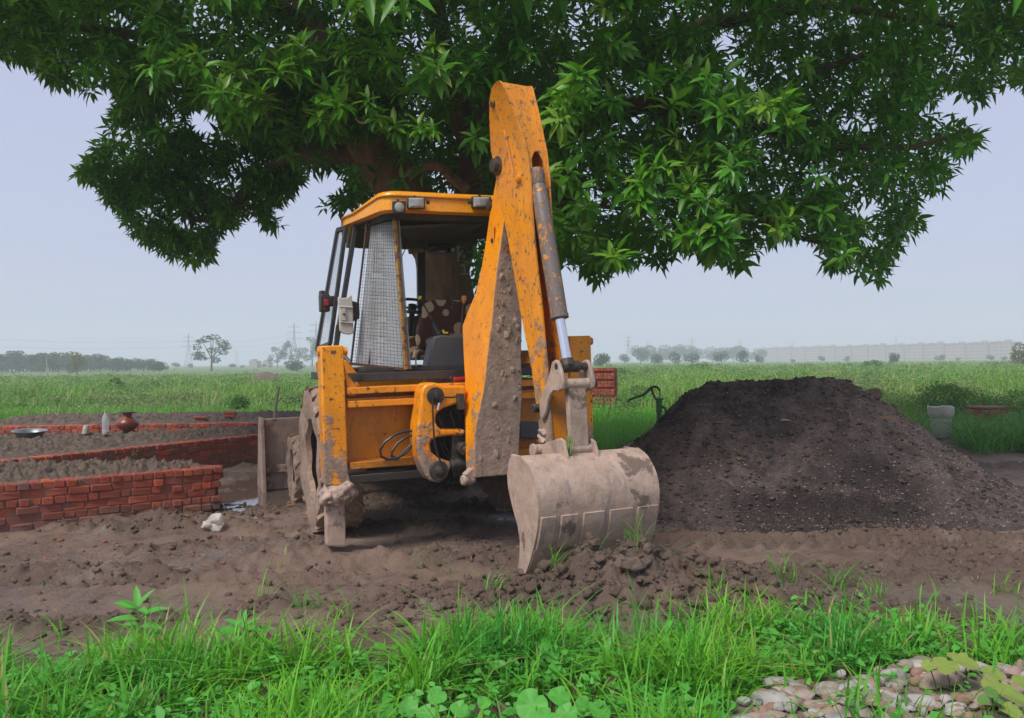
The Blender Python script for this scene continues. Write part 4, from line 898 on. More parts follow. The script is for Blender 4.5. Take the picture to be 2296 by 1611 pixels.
# digging bucket
bp0 = pix(1185, 1100, 6.02); BW = 1.07
front = [(630, 787), (612, 840), (603, 920), (610, 1000), (625, 1070), (645, 1150), (668, 1230), (682, 1320), (680, 1420), (668, 1505), (684, 1534)]
back = [(722, 1530), (742, 1480), (765, 1400), (785, 1320), (800, 1230), (806, 1130), (803, 1050), (790, 970), (765, 900), (735, 840), (690, 800)]
FP = [hit(*q('c3', x, y), bp0, BS) for x, y in front]; BP = [hit(*q('c3', x, y), bp0, BS) for x, y in back]
for s in (0, 1):
    m = MB(); m.prism([p + BS * ((BW - 0.025) * s) for p in FP + BP], BS * 0.025); m.build('bucket_cheek', 'mudcoat', ex, 0.006)
bk = MB(); cen = sum(BP, V((0, 0, 0))) / len(BP) - BB * 0.25
prof = []
NB = 40
def bpt(t):
    t = t * (len(BP) - 1); i = min(int(t), len(BP) - 2); return BP[i].lerp(BP[i + 1], t - i)
sm = [bpt(k / NB) for k in range(NB + 1)]
for _ in range(4): sm = [sm[0]] + [(sm[i - 1] + sm[i] * 2 + sm[i + 1]) / 4 for i in range(1, NB)] + [sm[-1]]
def bn(i): t = (sm[min(i + 1, NB)] - sm[max(i - 1, 0)]).normalized(); n = BS.cross(t).normalized(); return n if n.dot(BB) > 0 else -n
outer = [sm[i] + bn(i) * 0.004 for i in range(NB + 1)]; inner = [sm[i] - bn(i) * 0.022 for i in range(NB + 1)]
NX = 16
rings = []
for k in range(NX + 1):
    off = BS * (-0.008 + (BW + 0.016) * k / NX); rings.append([p + off for p in outer] + [p + off for p in inner[::-1]])
bk.loft(rings); bko = bk.build('digging_bucket', 'mudcoat', ex, smooth=50)
def strip(i0, i1, f0, f1, th, name='wear_plate', mat='mudcoat'):
    m = MB(); r_ = []
    for i in range(i0, i1 + 1):
        a, b_ = sm[i] + bn(i) * 0.003, sm[i] + bn(i) * (0.004 + th); r_.append([a + BS * BW * f0, a + BS * BW * f1, b_ + BS * BW * (f1 - 0.004), b_ + BS * BW * (f0 + 0.004)])
    m.loft(r_); m.build(name, mat, bko, 0.003, smooth=40)
for f0, f1 in ((0.01, 0.13), (0.17, 0.31), (0.35, 0.53), (0.57, 0.77), (0.81, 0.99)): strip(9, 18, f0, f1, 0.014)
strip(2, 9, 0.0, 1.0, 0.006)
for k in range(5):
    c = sm[0] + BS * (BW * (0.06 + 0.22 * k)); m = MB(); m.prism([c - BS * 0.03 - BB * 0.02, c + BS * 0.03 - BB * 0.02, c + BS * 0.03 + BB * 0.02, c - BS * 0.03 + BB * 0.02], V((0, 0, -0.12)) - BB * 0.05); m.build('bucket_tooth', 'mudcoat', bko, 0.004)
# hinge ears
for (x0, y0, x1, y1) in ((612, 1085, 672, 1450), (962, 1085, 1060, 1435)):
    p0 = hit(*q('c5', x0, y0), hb_ + BB * 0.055, BB); p1 = hit(*q('c5', x1, y1), p0 + BB * 0.10, BB)
    m = MB(); m.prism([p0 - BS * 0.013, p0 + MU * 0.02 - BB * 0.06 - BS * 0.013, p0 - BB * 0.36 - MU * 0.06 - BS * 0.013, p0 - BB * 0.40 - MU * 0.22 - BS * 0.013, p1 - BB * 0.04 - MU * 0.05 - BS * 0.013, p1 - BS * 0.013], BS * 0.026); m.build('bucket_ear', 'mudcoat', ex, 0.006)
c = hit(*q('c5', 278, 1190), dRL(990) - BS * 0.05, BS); m = MB(); m.cyl(c - BS * 0.03, c + BS * 0.42, 0.047, 18); m.cyl(c - BS * 0.045, c - BS * 0.02, 0.053, 18); m.build('bucket_pivot', 'mudcoat', ex, 0.006)
m = MB()
for k in range(46):
    t = random.random(); p = c + BS * (0.05 + 0.40 * t) + V((0, 0, 0.06 + 0.10 * random.random() - 0.05 * t)) + BB * (0.10 * random.random() - 0.06); s_ = 0.02 + 0.04 * random.random(); m.blob(p, s_ * 1.3, s_, s_ * 0.8, k, 0.4, 1)
for k in range(0):
    i = random.randint(26, 39); p = sm[i] + bn(i) * 0.006 + BS * (BW * random.uniform(0.3, 0.97)); s_ = 0.02 + 0.03 * random.random(); m.blob(p, s_ * 1.4, s_ * 0.9, s_ * 0.5, 50 + k, 0.4, 1)
m.build('caked_mud', 'mudcoat', bko, kind='stuff')
# wisps of grass caught on the bucket hinge
rg = np.random.default_rng(3); n = 90
t = rg.random(n); P = np.array([list(hit(*q('c5', 640 + 60 * rg.random(), 1000 + 420 * a_), hb_ + BB * 0.07, BB)) for a_ in t])
Vv, f = blades(P, rg.uniform(0.02, 0.16, n) * np.sign(rg.random(n) - 0.65), rg.random(n) * 6.28, rg.uniform(0.3, 1.4, n), np.full(n, 0.005), 3)
wo_ = np_mesh('caught_straw', Vv, f, 'weed', bko); wo_['kind'] = 'stuff'
# ------------------------------------------------------------------ brick beds on the left
def brick_mesh(l, d, h, seed):
    rr = random.Random(seed); bm = bmesh.new(); bmesh.ops.create_cube(bm, size=1.0)
    for v in bm.verts: v.co = V((v.co.x * l, v.co.y * d, v.co.z * h))
    bmesh.ops.bevel(bm, geom=list(bm.edges), offset=0.011, segments=1, affect='EDGES')
    for v in bm.verts: v.co += V((rr.uniform(-1, 1), rr.uniform(-1, 1), rr.uniform(-1, 1))) * 0.006
    me = bpy.data.meshes.new('brick'); bm.to_mesh(me); bm.free(); me.materials.append(M['brick']); return me
def wall(name_label, p0, p1, h, courses, group, depth=0.2, zbase=0.0, cat='brick wall', rows=None, header_l=0.105, stretch_l=0.205, under=None):
    p0, p1 = V((p0.x, p0.y, 0)), V((p1.x, p1.y, 0)); u = (p1 - p0); Lw = u.length; u.normalize(); nrm = V((u.y, -u.x, 0))
    ang = math.atan2(u.y, u.x); root = empty('brick_wall', V((p0.x, p0.y, zbase)), ang); tag(root, name_label, cat, group)
    ch = h / courses; hs = [brick_mesh(header_l - 0.003, depth, ch - 0.003, 10 + i) for i in range(5)]; ss = [brick_mesh(stretch_l - 0.003, 0.1, ch - 0.003, 20 + i) for i in range(5)]
    rr = random.Random(int(Lw * 100)); cnt = 0
    for c in range(courses):
        if rows is not None and c < courses - rows: continue
        z = ch * (c + 0.5) ; x = 0.0
        head = (c == courses - 1) or (c % 2 == 1 and c != courses - 2)
        if not head: x = -0.1 * rr.random()
        while x < Lw - 0.04:
            hd = head if rr.random() > 0.10 else not head
            if c == courses - 1 or x + stretch_l > Lw - 0.02: hd = True
            l = header_l if hd else stretch_l
            if x + l > Lw + 0.03: hd, l = True, header_l
            o = bpy.data.objects.new('brick', rr.choice(hs if hd else ss)); COL.objects.link(o); o.parent = root
            dep = depth if hd else 0.1; pr = rr.uniform(-0.012, 0.012)
            o.location = (x + l / 2, dep / 2 + pr, z + rr.uniform(-0.003, 0.003)); o.rotation_euler = (rr.uniform(-0.05, 0.05), rr.uniform(-0.035, 0.035), rr.uniform(-0.06, 0.06)); x += l + 0.001; cnt += 1
    m = MB(); a, b_ = V((p0.x, p0.y, 0)) - nrm * 0.010, V((p1.x, p1.y, 0)) - nrm * 0.010 - u * 0.06
    m.hexa([a + V((0, 0, zbase - 0.1)), b_ + V((0, 0, zbase - 0.1)), b_ - nrm * (depth - 0.03) + V((0, 0, zbase - 0.1)), a - nrm * (depth - 0.03) + V((0, 0, zbase - 0.1)), a + V((0, 0, zbase + h - 0.012)), b_ + V((0, 0, zbase + h - 0.012)), b_ - nrm * (depth - 0.03) + V((0, 0, zbase + h - 0.012)), a - nrm * (depth - 0.03) + V((0, 0, zbase + h - 0.012))])
    m.build('mud_joint', 'joint', root, smooth=0)
    return p0, p1, u, nrm
G_W = 'low brick bed walls'
HW = 0.485
a1, b1 = gnd(-75, 1094, HW), gnd(487, 1047, HW)
w1 = wall('nearest low red brick wall, curving in from the left edge with a rounded top row', a1, b1, HW, 6, G_W)
c1b, d1b = b1 + V((-0.12, 0.10, 0)), gnd(100, 1040, HW)
w1b = wall('short brick wall closing the back of the nearest soil bed', d1b, b1 + V((-0.10, 0.24, 0)), HW - 0.03, 6, G_W, rows=2)
a2, b2 = gnd(-60, 1040, HW), gnd(585, 975, HW); e2 = b2 + (b2 - a2).normalized() * 1.3
w2 = wall('middle low brick wall running behind the puddle to the loader bucket', a2, e2, HW, 6, G_W)
a3, b3 = gnd(-60, 957.5, HW), gnd(580, 948, HW); e3 = b3 + (b3 - a3).normalized() * 1.0
w3 = wall('farthest low brick wall, only two rows showing behind the clay pot', a3, e3, HW, 6, G_W, rows=3)

def bed(name, f0, f1, r0, r1, zf, label, nu=260, nv=70):
    U, Vv = np.meshgrid(np.linspace(0, 1, nu), np.linspace(0, 1, nv))
    X = (f0.x * (1 - U) + f1.x * U) * (1 - Vv) + (r0.x * (1 - U) + r1.x * U) * Vv
    Y = (f0.y * (1 - U) + f1.y * U) * (1 - Vv) + (r0.y * (1 - U) + r1.y * U) * Vv
    Z = zf(X, Y, U, Vv); o = grid_mesh(name, None, None, Z, 'soil', X, Y); tag(o, label, kind='structure'); return (X, Y, Z)
def lumps(X, Y, a=1.0):
    return a * ((1 - np.clip(worley(X * 7, Y * 7, 61), 0, 1)) * 0.07 + (1 - np.clip(worley(X * 15, Y * 15, 62), 0, 1)) * 0.045 + 0.03 * fbm(X * 3, Y * 3, 63, 4) + 0.02 * np.abs(fbm(X * 9, Y * 9, 64, 3))) - 0.055 * a
n1, n2, n3 = w1[3], w2[3], w3[3]
off = lambda p, n, d, z=0: V((p.x, p.y, 0)) - n * d
bed1 = bed('soil_bed', off(a1, n1, 0.06), off(b1, n1, 0.06) - w1[2] * 0.1, V((d1b.x - 0.8, d1b.y + 0.05, 0)), V((b1.x - 0.1, b1.y + 0.16, 0)), lambda X, Y, U, T: HW - 0.025 + lumps(X, Y, 1.3 * np.clip(T * 6, 0.15, 1)) * sstep(1.0, 0.9, U) + 0.07 * np.sin(T * math.pi) * sstep(1, 0.7, U), 'dug earth filling the nearest brick bed', 300, 70)
bed2 = bed('soil_bed', off(a2, n2, 0.06), off(e2, n2, 0.06), off(a3, n3, -0.02), off(e3, n3, -0.02), lambda X, Y, U, T: HW - 0.03 - 0.17 * sstep(0.25, 1.0, T) + lumps(X, Y, 1.25 * np.clip(T * 6, 0.15, 1)) + 0.07 * np.exp(-((T - 0.22) / 0.12) ** 2) + 0.05 * np.exp(-((T - 0.55) / 0.12) ** 2), 'lumpy earth filling the middle brick bed', 340, 120)
r3a, r3b = off(a3, n3, 3.2), off(e3, n3, 3.2)
bed3 = bed('soil_bed', off(a3, n3, 0.06), off(e3, n3, 0.06), r3a, r3b, lambda X, Y, U, T: HW - 0.02 + lumps(X, Y, 1.4 * np.clip(T * 6, 0.15, 1)) + 0.06 * np.sin(T * math.pi) - 0.5 * sstep(0.88, 1, T), 'earth bank behind the farthest brick wall', 300, 60)
def march_bed(px, py, B):
    """where the view ray through a pixel meets a bed's surface"""
    X, Y, Z = B; zs = []
    for d in np.arange(7, 24, 0.02):
        p = pix(px, py, d); k = np.argmin((X - p.x) ** 2 + (Y - p.y) ** 2)
        if (X.flat[k] - p.x) ** 2 + (Y.flat[k] - p.y) ** 2 < 0.03 and p.z <= Z.flat[k]: return V((p.x, p.y, Z.flat[k]))
    return pix(px, py, 15)
# clay water pot
p = march_bed(286, 969, bed2); s = p.y / F
m = MB(); m.lathe([(0.06, 0.0), (10 * s, 1.5 * s), (19 * s, 8 * s), (24.5 * s, 16 * s), (23.5 * s, 22 * s), (17 * s, 29 * s), (11.5 * s, 33 * s), (9.8 * s, 37 * s), (10.5 * s, 41 * s), (12 * s, 42 * s), (10 * s, 42 * s)], p - V((0, 0, 0.02)), n=36)
po = empty('clay_pot', p); tag(po, 'round red clay water pot with narrow neck standing on the soil bed', 'pot')
m.build('pot_body', 'clay', po, smooth=60)
m = MB(); m.lathe([(0.005, 42.2 * s), (17 * s, 42.2 * s), (17 * s, 44 * s), (0.01, 45 * s)], p - V((0, 0, 0.02)), n=24); m.build('lid', 'lid', po)
# plastic bottle
p = march_bed(237, 976, bed2); s = p.y / F; bo = empty('plastic_bottle', p); tag(bo, 'tall clear plastic bottle with a little water beside the clay pot', 'bottle')
m = MB(); m.lathe([(6.5 * s, 0), (7.5 * s, 2 * s), (7.5 * s, 12 * s), (7.0 * s, 14 * s), (7.5 * s, 16 * s), (7.0 * s, 24 * s), (7.6 * s, 26 * s), (7.4 * s, 34 * s), (5 * s, 43 * s), (2.4 * s, 48 * s), (2.4 * s, 50 * s)], p, n=24); m.build('bottle_body', 'bottle', bo, smooth=60)
m = MB(); m.lathe([(2.9 * s, 50 * s), (2.9 * s, 53 * s), (0.003, 53 * s)], p, n=14); m.build('cap', 'whitepaint', bo)
m = MB(); m.lathe([(6.3 * s, 0.4 * s), (7 * s, 2 * s), (7 * s, 6 * s), (0.004, 6 * s)], p, n=18); m.build('water', 'pale', bo)
# metal basin
p = march_bed(66, 982, bed2); s = p.y / F; m = MB()
m.lathe([(0.01, 0), (24 * s, 0), (31 * s, 13 * s), (36 * s, 15.5 * s), (36 * s, 16.5 * s), (30.5 * s, 15 * s), (23 * s, 2 * s), (0.012, 2 * s)], p, (0.04, -0.05, 1), n=36)
tag(m.build('basin', 'alu', None, 0, 50, org=p), 'shallow grey metal basin lying on the soil bed near the left edge', 'basin')
# crumpled paper cup
p = march_bed(192, 976, bed2); s = p.y / F; m = MB(); m.lathe([(7.5 * s, 0), (7.2 * s, 8 * s), (6.2 * s, 16 * s), (5 * s, 18.5 * s), (3 * s, 16 * s)], p, (0.12, 0, 1), n=11)
tag(m.build('paper_bag', 'pale', None, 0, 20, org=p), 'small crumpled pale paper bag between the basin and the bottle', 'paper bag')
# loose bricks and stick on the far bank
p = march_bed(516, 938, bed3); me = brick_mesh(0.235, 0.11, 0.058, 77)
for k in range(2):
    o = link('loose_brick', me); o.location = p + V((0.004 * k, 0, 0.03 + 0.06 * k)); o.rotation_euler = (0, 0.02, 0.08 - 0.1 * k)
    tag(o, ('lower' if k == 0 else 'upper') + ' of the two loose red bricks stacked on the far soil bank', 'brick', 'loose bricks on the far bank')
p = march_bed(448, 940, bed3); o = link('loose_brick', me); o.location = p + V((0, 0, 0.02)); o.rotation_euler = (0.1, 0.05, 0.5); tag(o, 'single red brick lying half sunk in the far soil bank', 'brick', 'loose bricks on the far bank')
p = march_bed(613, 940, bed3); t_ = pix(626, 868, p.y + 0.15); m = MB(); m.tube([p - V((0, 0, 0.1)), p.lerp(t_, 0.5) + V((0.004, 0, 0)), t_], [0.030, 0.027, 0.022], 8)
tag(m.build('wooden_stick', 'wood', None, 0, 40, org=p), 'grey wooden tool handle stuck upright behind the loader bucket', 'tool handle')
# crumpled clear plastic on the mud
p = gnd(475, 1184, 0.02); p.z = mz(p.x, p.y) + 0.02; s = p.y / F; m = MB(); m.blob(p + V((0, 0, 12 * s)), 21 * s, 14 * s, 14 * s, 5, 0.55, 3); m.blob(p + V((-12 * s, 0, 5 * s)), 11 * s, 9 * s, 6 * s, 8, 0.5, 2)
tag(m.build('plastic_cup', 'rag', None, 0, 15, org=p), 'crumpled dirty clear plastic cup lying on the mud by the brick wall', 'plastic cup')

# ------------------------------------------------------------------ soil heap
crest = np.array([(1330, 1080), (1380, 1030), (1402, 1000), (1440, 966), (1500, 906), (1545, 866), (1585, 849), (1640, 844), (1700, 843), (1800, 842), (1860, 839), (1895, 846), (1930, 862), (1965, 886), (2005, 905), (2060, 948), (2100, 983), (2160, 1012), (2220, 1056), (2296, 1094), (2400, 1132), (2520, 1170), (2600, 1200)], float)
DC = 9.5
cX = (crest[:, 0] - 1148) / F * DC; cZ = np.array([pix(a, b, DC).z for a, b in crest])
def heapz(x, y):
    xx = x * DC / np.maximum(y, 1) * 0.5 + x * 0.5
    h = np.interp(xx, cX, cZ, left=-0.3, right=-0.3)
    t = (y - DC); front = np.clip(-t / 1.75, 0, 2); back = np.clip(t / 1.7, 0, 2)
    g = 1 - np.where(t < 0, np.sqrt(front ** 2 + 0.03) - math.sqrt(0.03), np.sqrt(back ** 2 + 0.03) - math.sqrt(0.03)) * 1.08
    q_ = 1 - 0.8 * np.exp(-((y - DC) / 0.45) ** 2)
    z = h * g + q_ * 0.05 * fbm(x * 0.8 + 3, y * 0.9, 70, 2) * sstep(0.1, 0.6, h * g) * sstep(9.6, 9.0, y) + q_ * 0.045 * fbm(x * 1.4, y * 1.4, 71, 4) + (0.4 + 0.6 * q_) * 0.03 * fbm(x * 4, y * 4, 72, 4) + 0.024 * np.abs(fbm(x * 9, y * 9, 73, 4)) + (1 - np.clip(worley(x * 6, y * 6, 76), 0, 1)) * 0.04 * sstep(0.0, 0.3, fbm(x, y, 79, 2)) - 0.01 - 0.05
    pits = (np.clip(0.42 - worley(x * 2.6, y * 2.6, 74), 0, 1)) * 0.13; z = z - pits * sstep(0.1, 0.4, z)
    # scooped hollow with a ledge low on the right
    hx, hy = (x - 3.72) / 0.48, (y - 8.28) / 0.22; z = z - 0.17 * np.exp(-(hx ** 2 + hy ** 2) ** 1.5)
    led = np.exp(-((x - 3.1) / 1.0) ** 4) * sstep(0.03, -0.02, y - 8.0 - 0.06 * fbm(x * 3, y * 0 + 1, 75, 3)); z = z - 0.13 * led * sstep(0.05, 0.2, z)
    return z
hx_, hy_ = np.arange(0.6, 7.6, 0.021), np.arange(7.2, 11.6, 0.021); HX, HY = np.meshgrid(hx_, hy_); HZ = heapz(HX, HY)
HZ = np.where(HZ < 0.0, HZ - 0.12, HZ)
ho = grid_mesh('soil_heap', None, None, HZ, 'heap', HX, HY, smooth=False); set_attr(ho, np.clip(1.3 * np.exp(-(((HX - 3.72) / 0.5) ** 2 + ((HY - 8.30) / 0.24) ** 2) ** 1.5) + np.exp(-((HX - 3.1) / 1.1) ** 4) * sstep(0.10, 0.0, HY - 8.0 - 0.06 * fbm(HX * 3, HY * 0 + 1, 75, 3)) * sstep(7.5, 7.7, HY), 0, 0.92)); tag(ho, 'big dark heap of soil dumped to the right of the digging bucket', 'soil heap')  # soil colour set darker in the hollow and from the ledge down
def samp_heap(n, rng):
    x = rng.uniform(1.0, 7.0, n * 3); y = rng.uniform(7.6, 9.8, n * 3); k = heapz(x, y) > 0.04; return np.stack([x, y], 1)[k][:n]
pe = clods('heap_pebbles', 5200, samp_heap, np.random.default_rng(8), 'pebble', (0.004, 0.014), heapz, 0.6, 1); tag(pe, 'small pale pebbles scattered over the dark soil heap', kind='stuff')
pe2 = clods('heap_clods', 4500, samp_heap, np.random.default_rng(9), 'heap', (0.006, 0.030), heapz, 0.8, 1); tag(pe2, 'loose crumbs of dark earth on the heap', kind='stuff')
m = MB(); p = pix(1957, 884, 9.55); m.blob(p, 0.10, 0.09, 0.065, 3, 0.3, 3); tag(m.build('soil_clod', 'soil', None, 0, 40, org=p), 'large round clod of earth on the right shoulder of the soil heap', 'soil clod')

# fallen leaves
def fallen(px, py, zf, mat, label, ln=0.15, grp=None, B=None):
    p = None
    for d in np.arange(4, 12, 0.01):
        t = pix(px, py, d); z = float(zf(np.array([t.x]), np.array([t.y]))[0])
        if t.z <= z: p = V((t.x, t.y, z)); break
    if p is None: return
    a = random.uniform(0, 6.28); D = np.array([[math.cos(a), math.sin(a) * 0.6, 0.15]]); Vv, f = leaves(np.array([list(p + V((0, 0, 0.012)))]), D, np.array([[0.1, -0.5, 1.0]]), np.array([ln]), np.array([ln * 0.27]), random.uniform(-0.1, 0.25), 0.35)
    o = np_mesh('fallen_leaf', Vv - np.array(list(p)), f, mat); o.location = p; tag(o, label, 'leaf', grp)
GL = 'fallen mango leaves'
for (x, y, t_) in ((638, 1140, 'beside the front wheel'), (712, 1013 + 160, 'beside the stabiliser leg'), (427, 1163, 'near the crumpled plastic cup'), (448, 1274, 'on the mud in front of the beds'), (1541, 1184, 'on the mud at the foot of the soil heap')):
    fallen(x, y, mudz, 'dryleaf', 'yellow-brown fallen leaf ' + t_, 0.14, GL)
for (x, y, mt_, t_) in ((1622, 953, 'dryleaf', 'yellow curled leaf on the left slope of the soil heap'), (1748, 947, 'dryleaf2', 'pale green fallen leaf on the soil heap'), (1845, 925, 'dryleaf', 'rust brown dry leaf high on the middle of the soil heap'), (1800, 918, 'dryleaf', 'narrow brown dry leaf near the heap crest'), (1976, 942, 'dryleaf', 'torn rust brown leaf on the right slope of the soil heap'), (1700, 845, 'dryleaf', 'orange leaf lying on the heap crest'), (1668, 1144 - 110, 'dryleaf', 'curled brown leaf low on the left side of the heap')):
    fallen(x, y, heapz, mt_, t_, 0.12, GL)
# ------------------------------------------------------------------ the mango tree
tb = pix(1105, 1062, 12.2); tr = empty('mango_tree', V((tb.x, tb.y, 0))); tag(tr, 'huge dark green mango tree spreading its leaning trunk and canopy over the whole scene', 'tree')
trunk_px = [(1012, 1090, 12.2, .50), (1008, 960, 12.2, .42), (1008, 800, 12.1, .39), (1005, 670, 12.0, .39), (984, 560, 11.8, .375), (905, 430, 11.5, .36), (850, 350, 11.4, .35), (800, 270, 11.2, .30), (745, 180, 11.0, .24), (700, 60, 10.8, .18), (640, -120, 10.6, .12)]
m = MB(); m.tube([pix(x, y, d) for x, y, d, r in trunk_px], [r for *_, r in trunk_px], 18); m.build('trunk', 'trunkbark', tr, smooth=60)
limbs = [[(1010, 610, 11.9, .28), (1050, 470, 12.0, .24), (1060, 330, 12.0, .20), (1000, 150, 11.5, .16), (960, -100, 11, .1)],
 [(840, 350, 11.4, .17), (740, 345, 11.5, .13), (640, 355, 11.8, .11), (560, 420, 12.2, .09), (500, 492, 12.4, .075), (430, 492, 12.6, .05), (380, 430, 12.7, .03), (330, 350, 12.7, .02)],
 [(800, 280, 11.2, .16), (640, 240, 10.8, .11), (480, 200, 10.4, .08), (330, 80, 10.2, .06), (150, 60, 10, .04), (20, 80, 9.8, .02)],
 [(1055, 420, 12, .22), (1250, 300, 11.2, .16), (1450, 230, 10.6, .12), (1640, 265, 10.2, .085), (1740, 240, 10, .08), (1800, 170, 9.8, .05), (1950, 120, 9.6, .03)],
 [(1060, 330, 12, .2), (1300, 160, 11.5, .14), (1560, 60, 11, .1), (1850, 10, 10.5, .06), (2150, 60, 10.3, .03)],
 [(1450, 232, 10.6, .10), (1600, 400, 10.4, .06), (1720, 500, 10.2, .045), (1800, 535, 10, .03), (1900, 560, 10, .02)],
 [(1640, 265, 10.2, .07), (1850, 330, 10, .05), (2050, 330, 9.9, .03), (2180, 290, 9.8, .014)],
 [(1050, 440, 12, .14), (1180, 450, 10.6, .06), (1290, 455, 9.6, .035), (1400, 470, 8.9, .02), (1480, 500, 8.4, .01)],
 [(700, 60, 10.8, .12), (500, -60, 10, .08), (300, -150, 9.4, .05)], [(850, 350, 11.4, .12), (860, 200, 9.8, .07), (820, 60, 8.8, .05), (760, -80, 8.4, .03)],
 [(1060, 330, 12, .15), (1120, 180, 10, .08), (1160, 40, 9, .05), (1250, -100, 8.5, .03)], [(560, 420, 12.2, .05), (620, 440, 12.2, .02), (600, 490, 12.2, .01)], [(430, 492, 12.6, .035), (430, 545, 12.7, .015), (420, 575, 12.7, .008)]]
for lb_ in limbs:
    m = MB(); m.tube([pix(x, y, d) for x, y, d, r in lb_], [r for *_, r in lb_], 10); m.build('limb', 'bark', tr, smooth=60)
m = MB(); st = [(1050, 428, 10.6, .07), (1030, 412, 10.6, .068), (1008, 395, 10.5, .065), (992, 378, 10.5, .062), (968, 370, 10.5, .062), (942, 377, 10.5, .066), (925, 387, 10.5, .07), (915, 396, 10.5, .06)]
m.tube([pix(x, y, d) for x, y, d, r in st], [r for *_, r in st], 10); m.build('broken_limb', 'barkcut', tr, smooth=60, label='bent stripped limb with orange bare wood')
m = MB(); m.tube([pix(x, y, 8.2) for x, y in ((836, 205), (838, 235), (832, 262), (820, 276), (805, 275), (797, 266))], 0.010, 6); m.build('dry_twig', 'wood', tr)
# painted number on the trunk
def trunkpt(px, py):
    p = pix(px, py, 11.0)
    for d in np.arange(10.6, 12.4, 0.01):
        p = pix(px, py, d)
        for a, b_ in zip(trunk_px, trunk_px[1:]):
            A, B = pix(*a[:3]), pix(*b_[:3]); t = max(0, min(1, (p - A).dot(B - A) / (B - A).length_squared)); q_ = A.lerp(B, t)
            if (p - q_).length < a[3] * (1 - t) + b_[3] * t + 0.012: return p
    return p
def patch(px, py, w, h, mat, name, lift=0.0, n=9, poly=None):
    pts = poly or [(px + w * math.cos(2 * math.pi * k / n), py + h * math.sin(2 * math.pi * k / n)) for k in range(n)]
    P = [trunkpt(x, y) - ray(x, y).normalized() * lift for x, y in pts]; m_ = MB(); c = trunkpt(px, py) - ray(px, py).normalized() * lift
    m_.add([c] + P, [(0, k + 1, (k + 1) % len(P) + 1) for k in range(len(P))]); return m_.build(name, mat, tr, smooth=0)
patch(1036, 571, 12, 19, 'whitepaint', 'painted_patch', 0.0, poly=[(1024, 553), (1043, 549), (1048, 588), (1025, 587)])
def strokes(pts, w, mat, name, lift):
    m_ = MB(); m_.tube([trunkpt(x, y) - ray(x, y).normalized() * lift for x, y in pts], w, 6); return m_.build(name, mat, tr)
strokes([(1030, 564), (1034, 558), (1040, 559), (1042, 565), (1036, 574), (1030, 581), (1044, 582)], 0.014, 'numdark', 'painted_digit', 0.004)
strokes([(1034, 597), (1040, 593), (1041, 602), (1042, 613)], 0.014, 'whitepaint', 'painted_digit', 0.003)
strokes([(1032, 615), (1049, 614)], 0.013, 'whitepaint', 'painted_digit', 0.003)

# crown: leaf rosettes that fill a deep canopy
OUT = [(-320, -900), (2620, -900), (2620, 150), (2296, 205), (2240, 190), (2205, 240), (2170, 245), (2165, 205), (2105, 205), (2125, 270), (2205, 285), (2215, 305), (2150, 370), (2125, 425), (2060, 445), (2080, 505), (2035, 535), (2000, 610), (1965, 648), (1920, 622), (1850, 610), (1835, 560), (1790, 535), (1710, 560), (1690, 620), (1640, 605), (1560, 570), (1502, 575), (1495, 632), (1465, 632), (1462, 590), (1400, 605), (1352, 648), (1290, 605), (1240, 600), (1225, 650), (1150, 700), (1075, 690), (1050, 600), (1062, 480), (1020, 430), (900, 430), (830, 440), (775, 478), (715, 485), (715, 455), (770, 430), (768, 388), (700, 383), (665, 432), (635, 452), (602, 470), (632, 500), (622, 528), (580, 518), (570, 480), (540, 500), (490, 530), (482, 590), (420, 600), (340, 560), (290, 528), (258, 470), (228, 460), (216, 430), (165, 398), (172, 370), (212, 320), (215, 300), (248, 270), (255, 200), (225, 188), (195, 220), (165, 220), (140, 190), (110, 208), (92, 172), (60, 150), (0, 138), (-320, 120)]
HOLES = [[(428, 238), (475, 240), (486, 268), (478, 312), (440, 300), (425, 268)], [(905, 140), (925, 140), (922, 175), (908, 170)], [(1600, 70), (1650, 75), (1640, 120), (1605, 110)], [(690, 395), (765, 385), (770, 425), (730, 450), (690, 440)]]
def rosette_field(n, box, dr, rng, size, poly=None, dens=None):
    px = rng.uniform(box[0], box[2], n); py = rng.uniform(box[1], box[3], n); d = rng.uniform(dr[0], dr[1], n); r = size * F / d * 0.62
    ok = np.ones(n, bool)
    for ox, oy in ((0, 0), (0.75, 0), (-0.75, 0), (0, 0.85), (0, -0.3)): ok &= inpoly(px + ox * r, py + oy * r, OUT)
    for h in HOLES:
        for ox, oy in ((0, 0), (0.6, 0), (-0.6, 0), (0, 0.6), (0, -0.6)): ok &= ~inpoly(px + ox * r, py + oy * r, h)
    if dens is not None: ok &= rng.random(n) < dens(px, py)
    return npix(px[ok], py[ok], d[ok])
def gap(px, py): return 0.06 + 0.94 * sstep(-0.22, 0.05, fbm(px / 120.0, py / 85.0, 91, 3))
def clump(px, py): return sstep(-0.05, 0.22, fbm(px / 150.0, py / 105.0, 95, 3)) * 0.97 + 0.03
rg = np.random.default_rng(21)
front = np.concatenate([rosette_field(900, (1225, 150, 1780, 640), (7.2, 9.0), rg, 0.2, dens=clump), rosette_field(700, (330, -60, 1010, 290), (7.4, 9.2), rg, 0.2, dens=clump), rosette_field(420, (1010, -60, 1400, 330), (7.8, 9.4), rg, 0.2, dens=clump),
  rosette_field(700, (1700, -60, 2420, 640), (8.2, 10.2), rg, 0.19, dens=clump), rosette_field(300, (1400, -60, 1800, 200), (8.4, 10), rg, 0.19, dens=clump)])
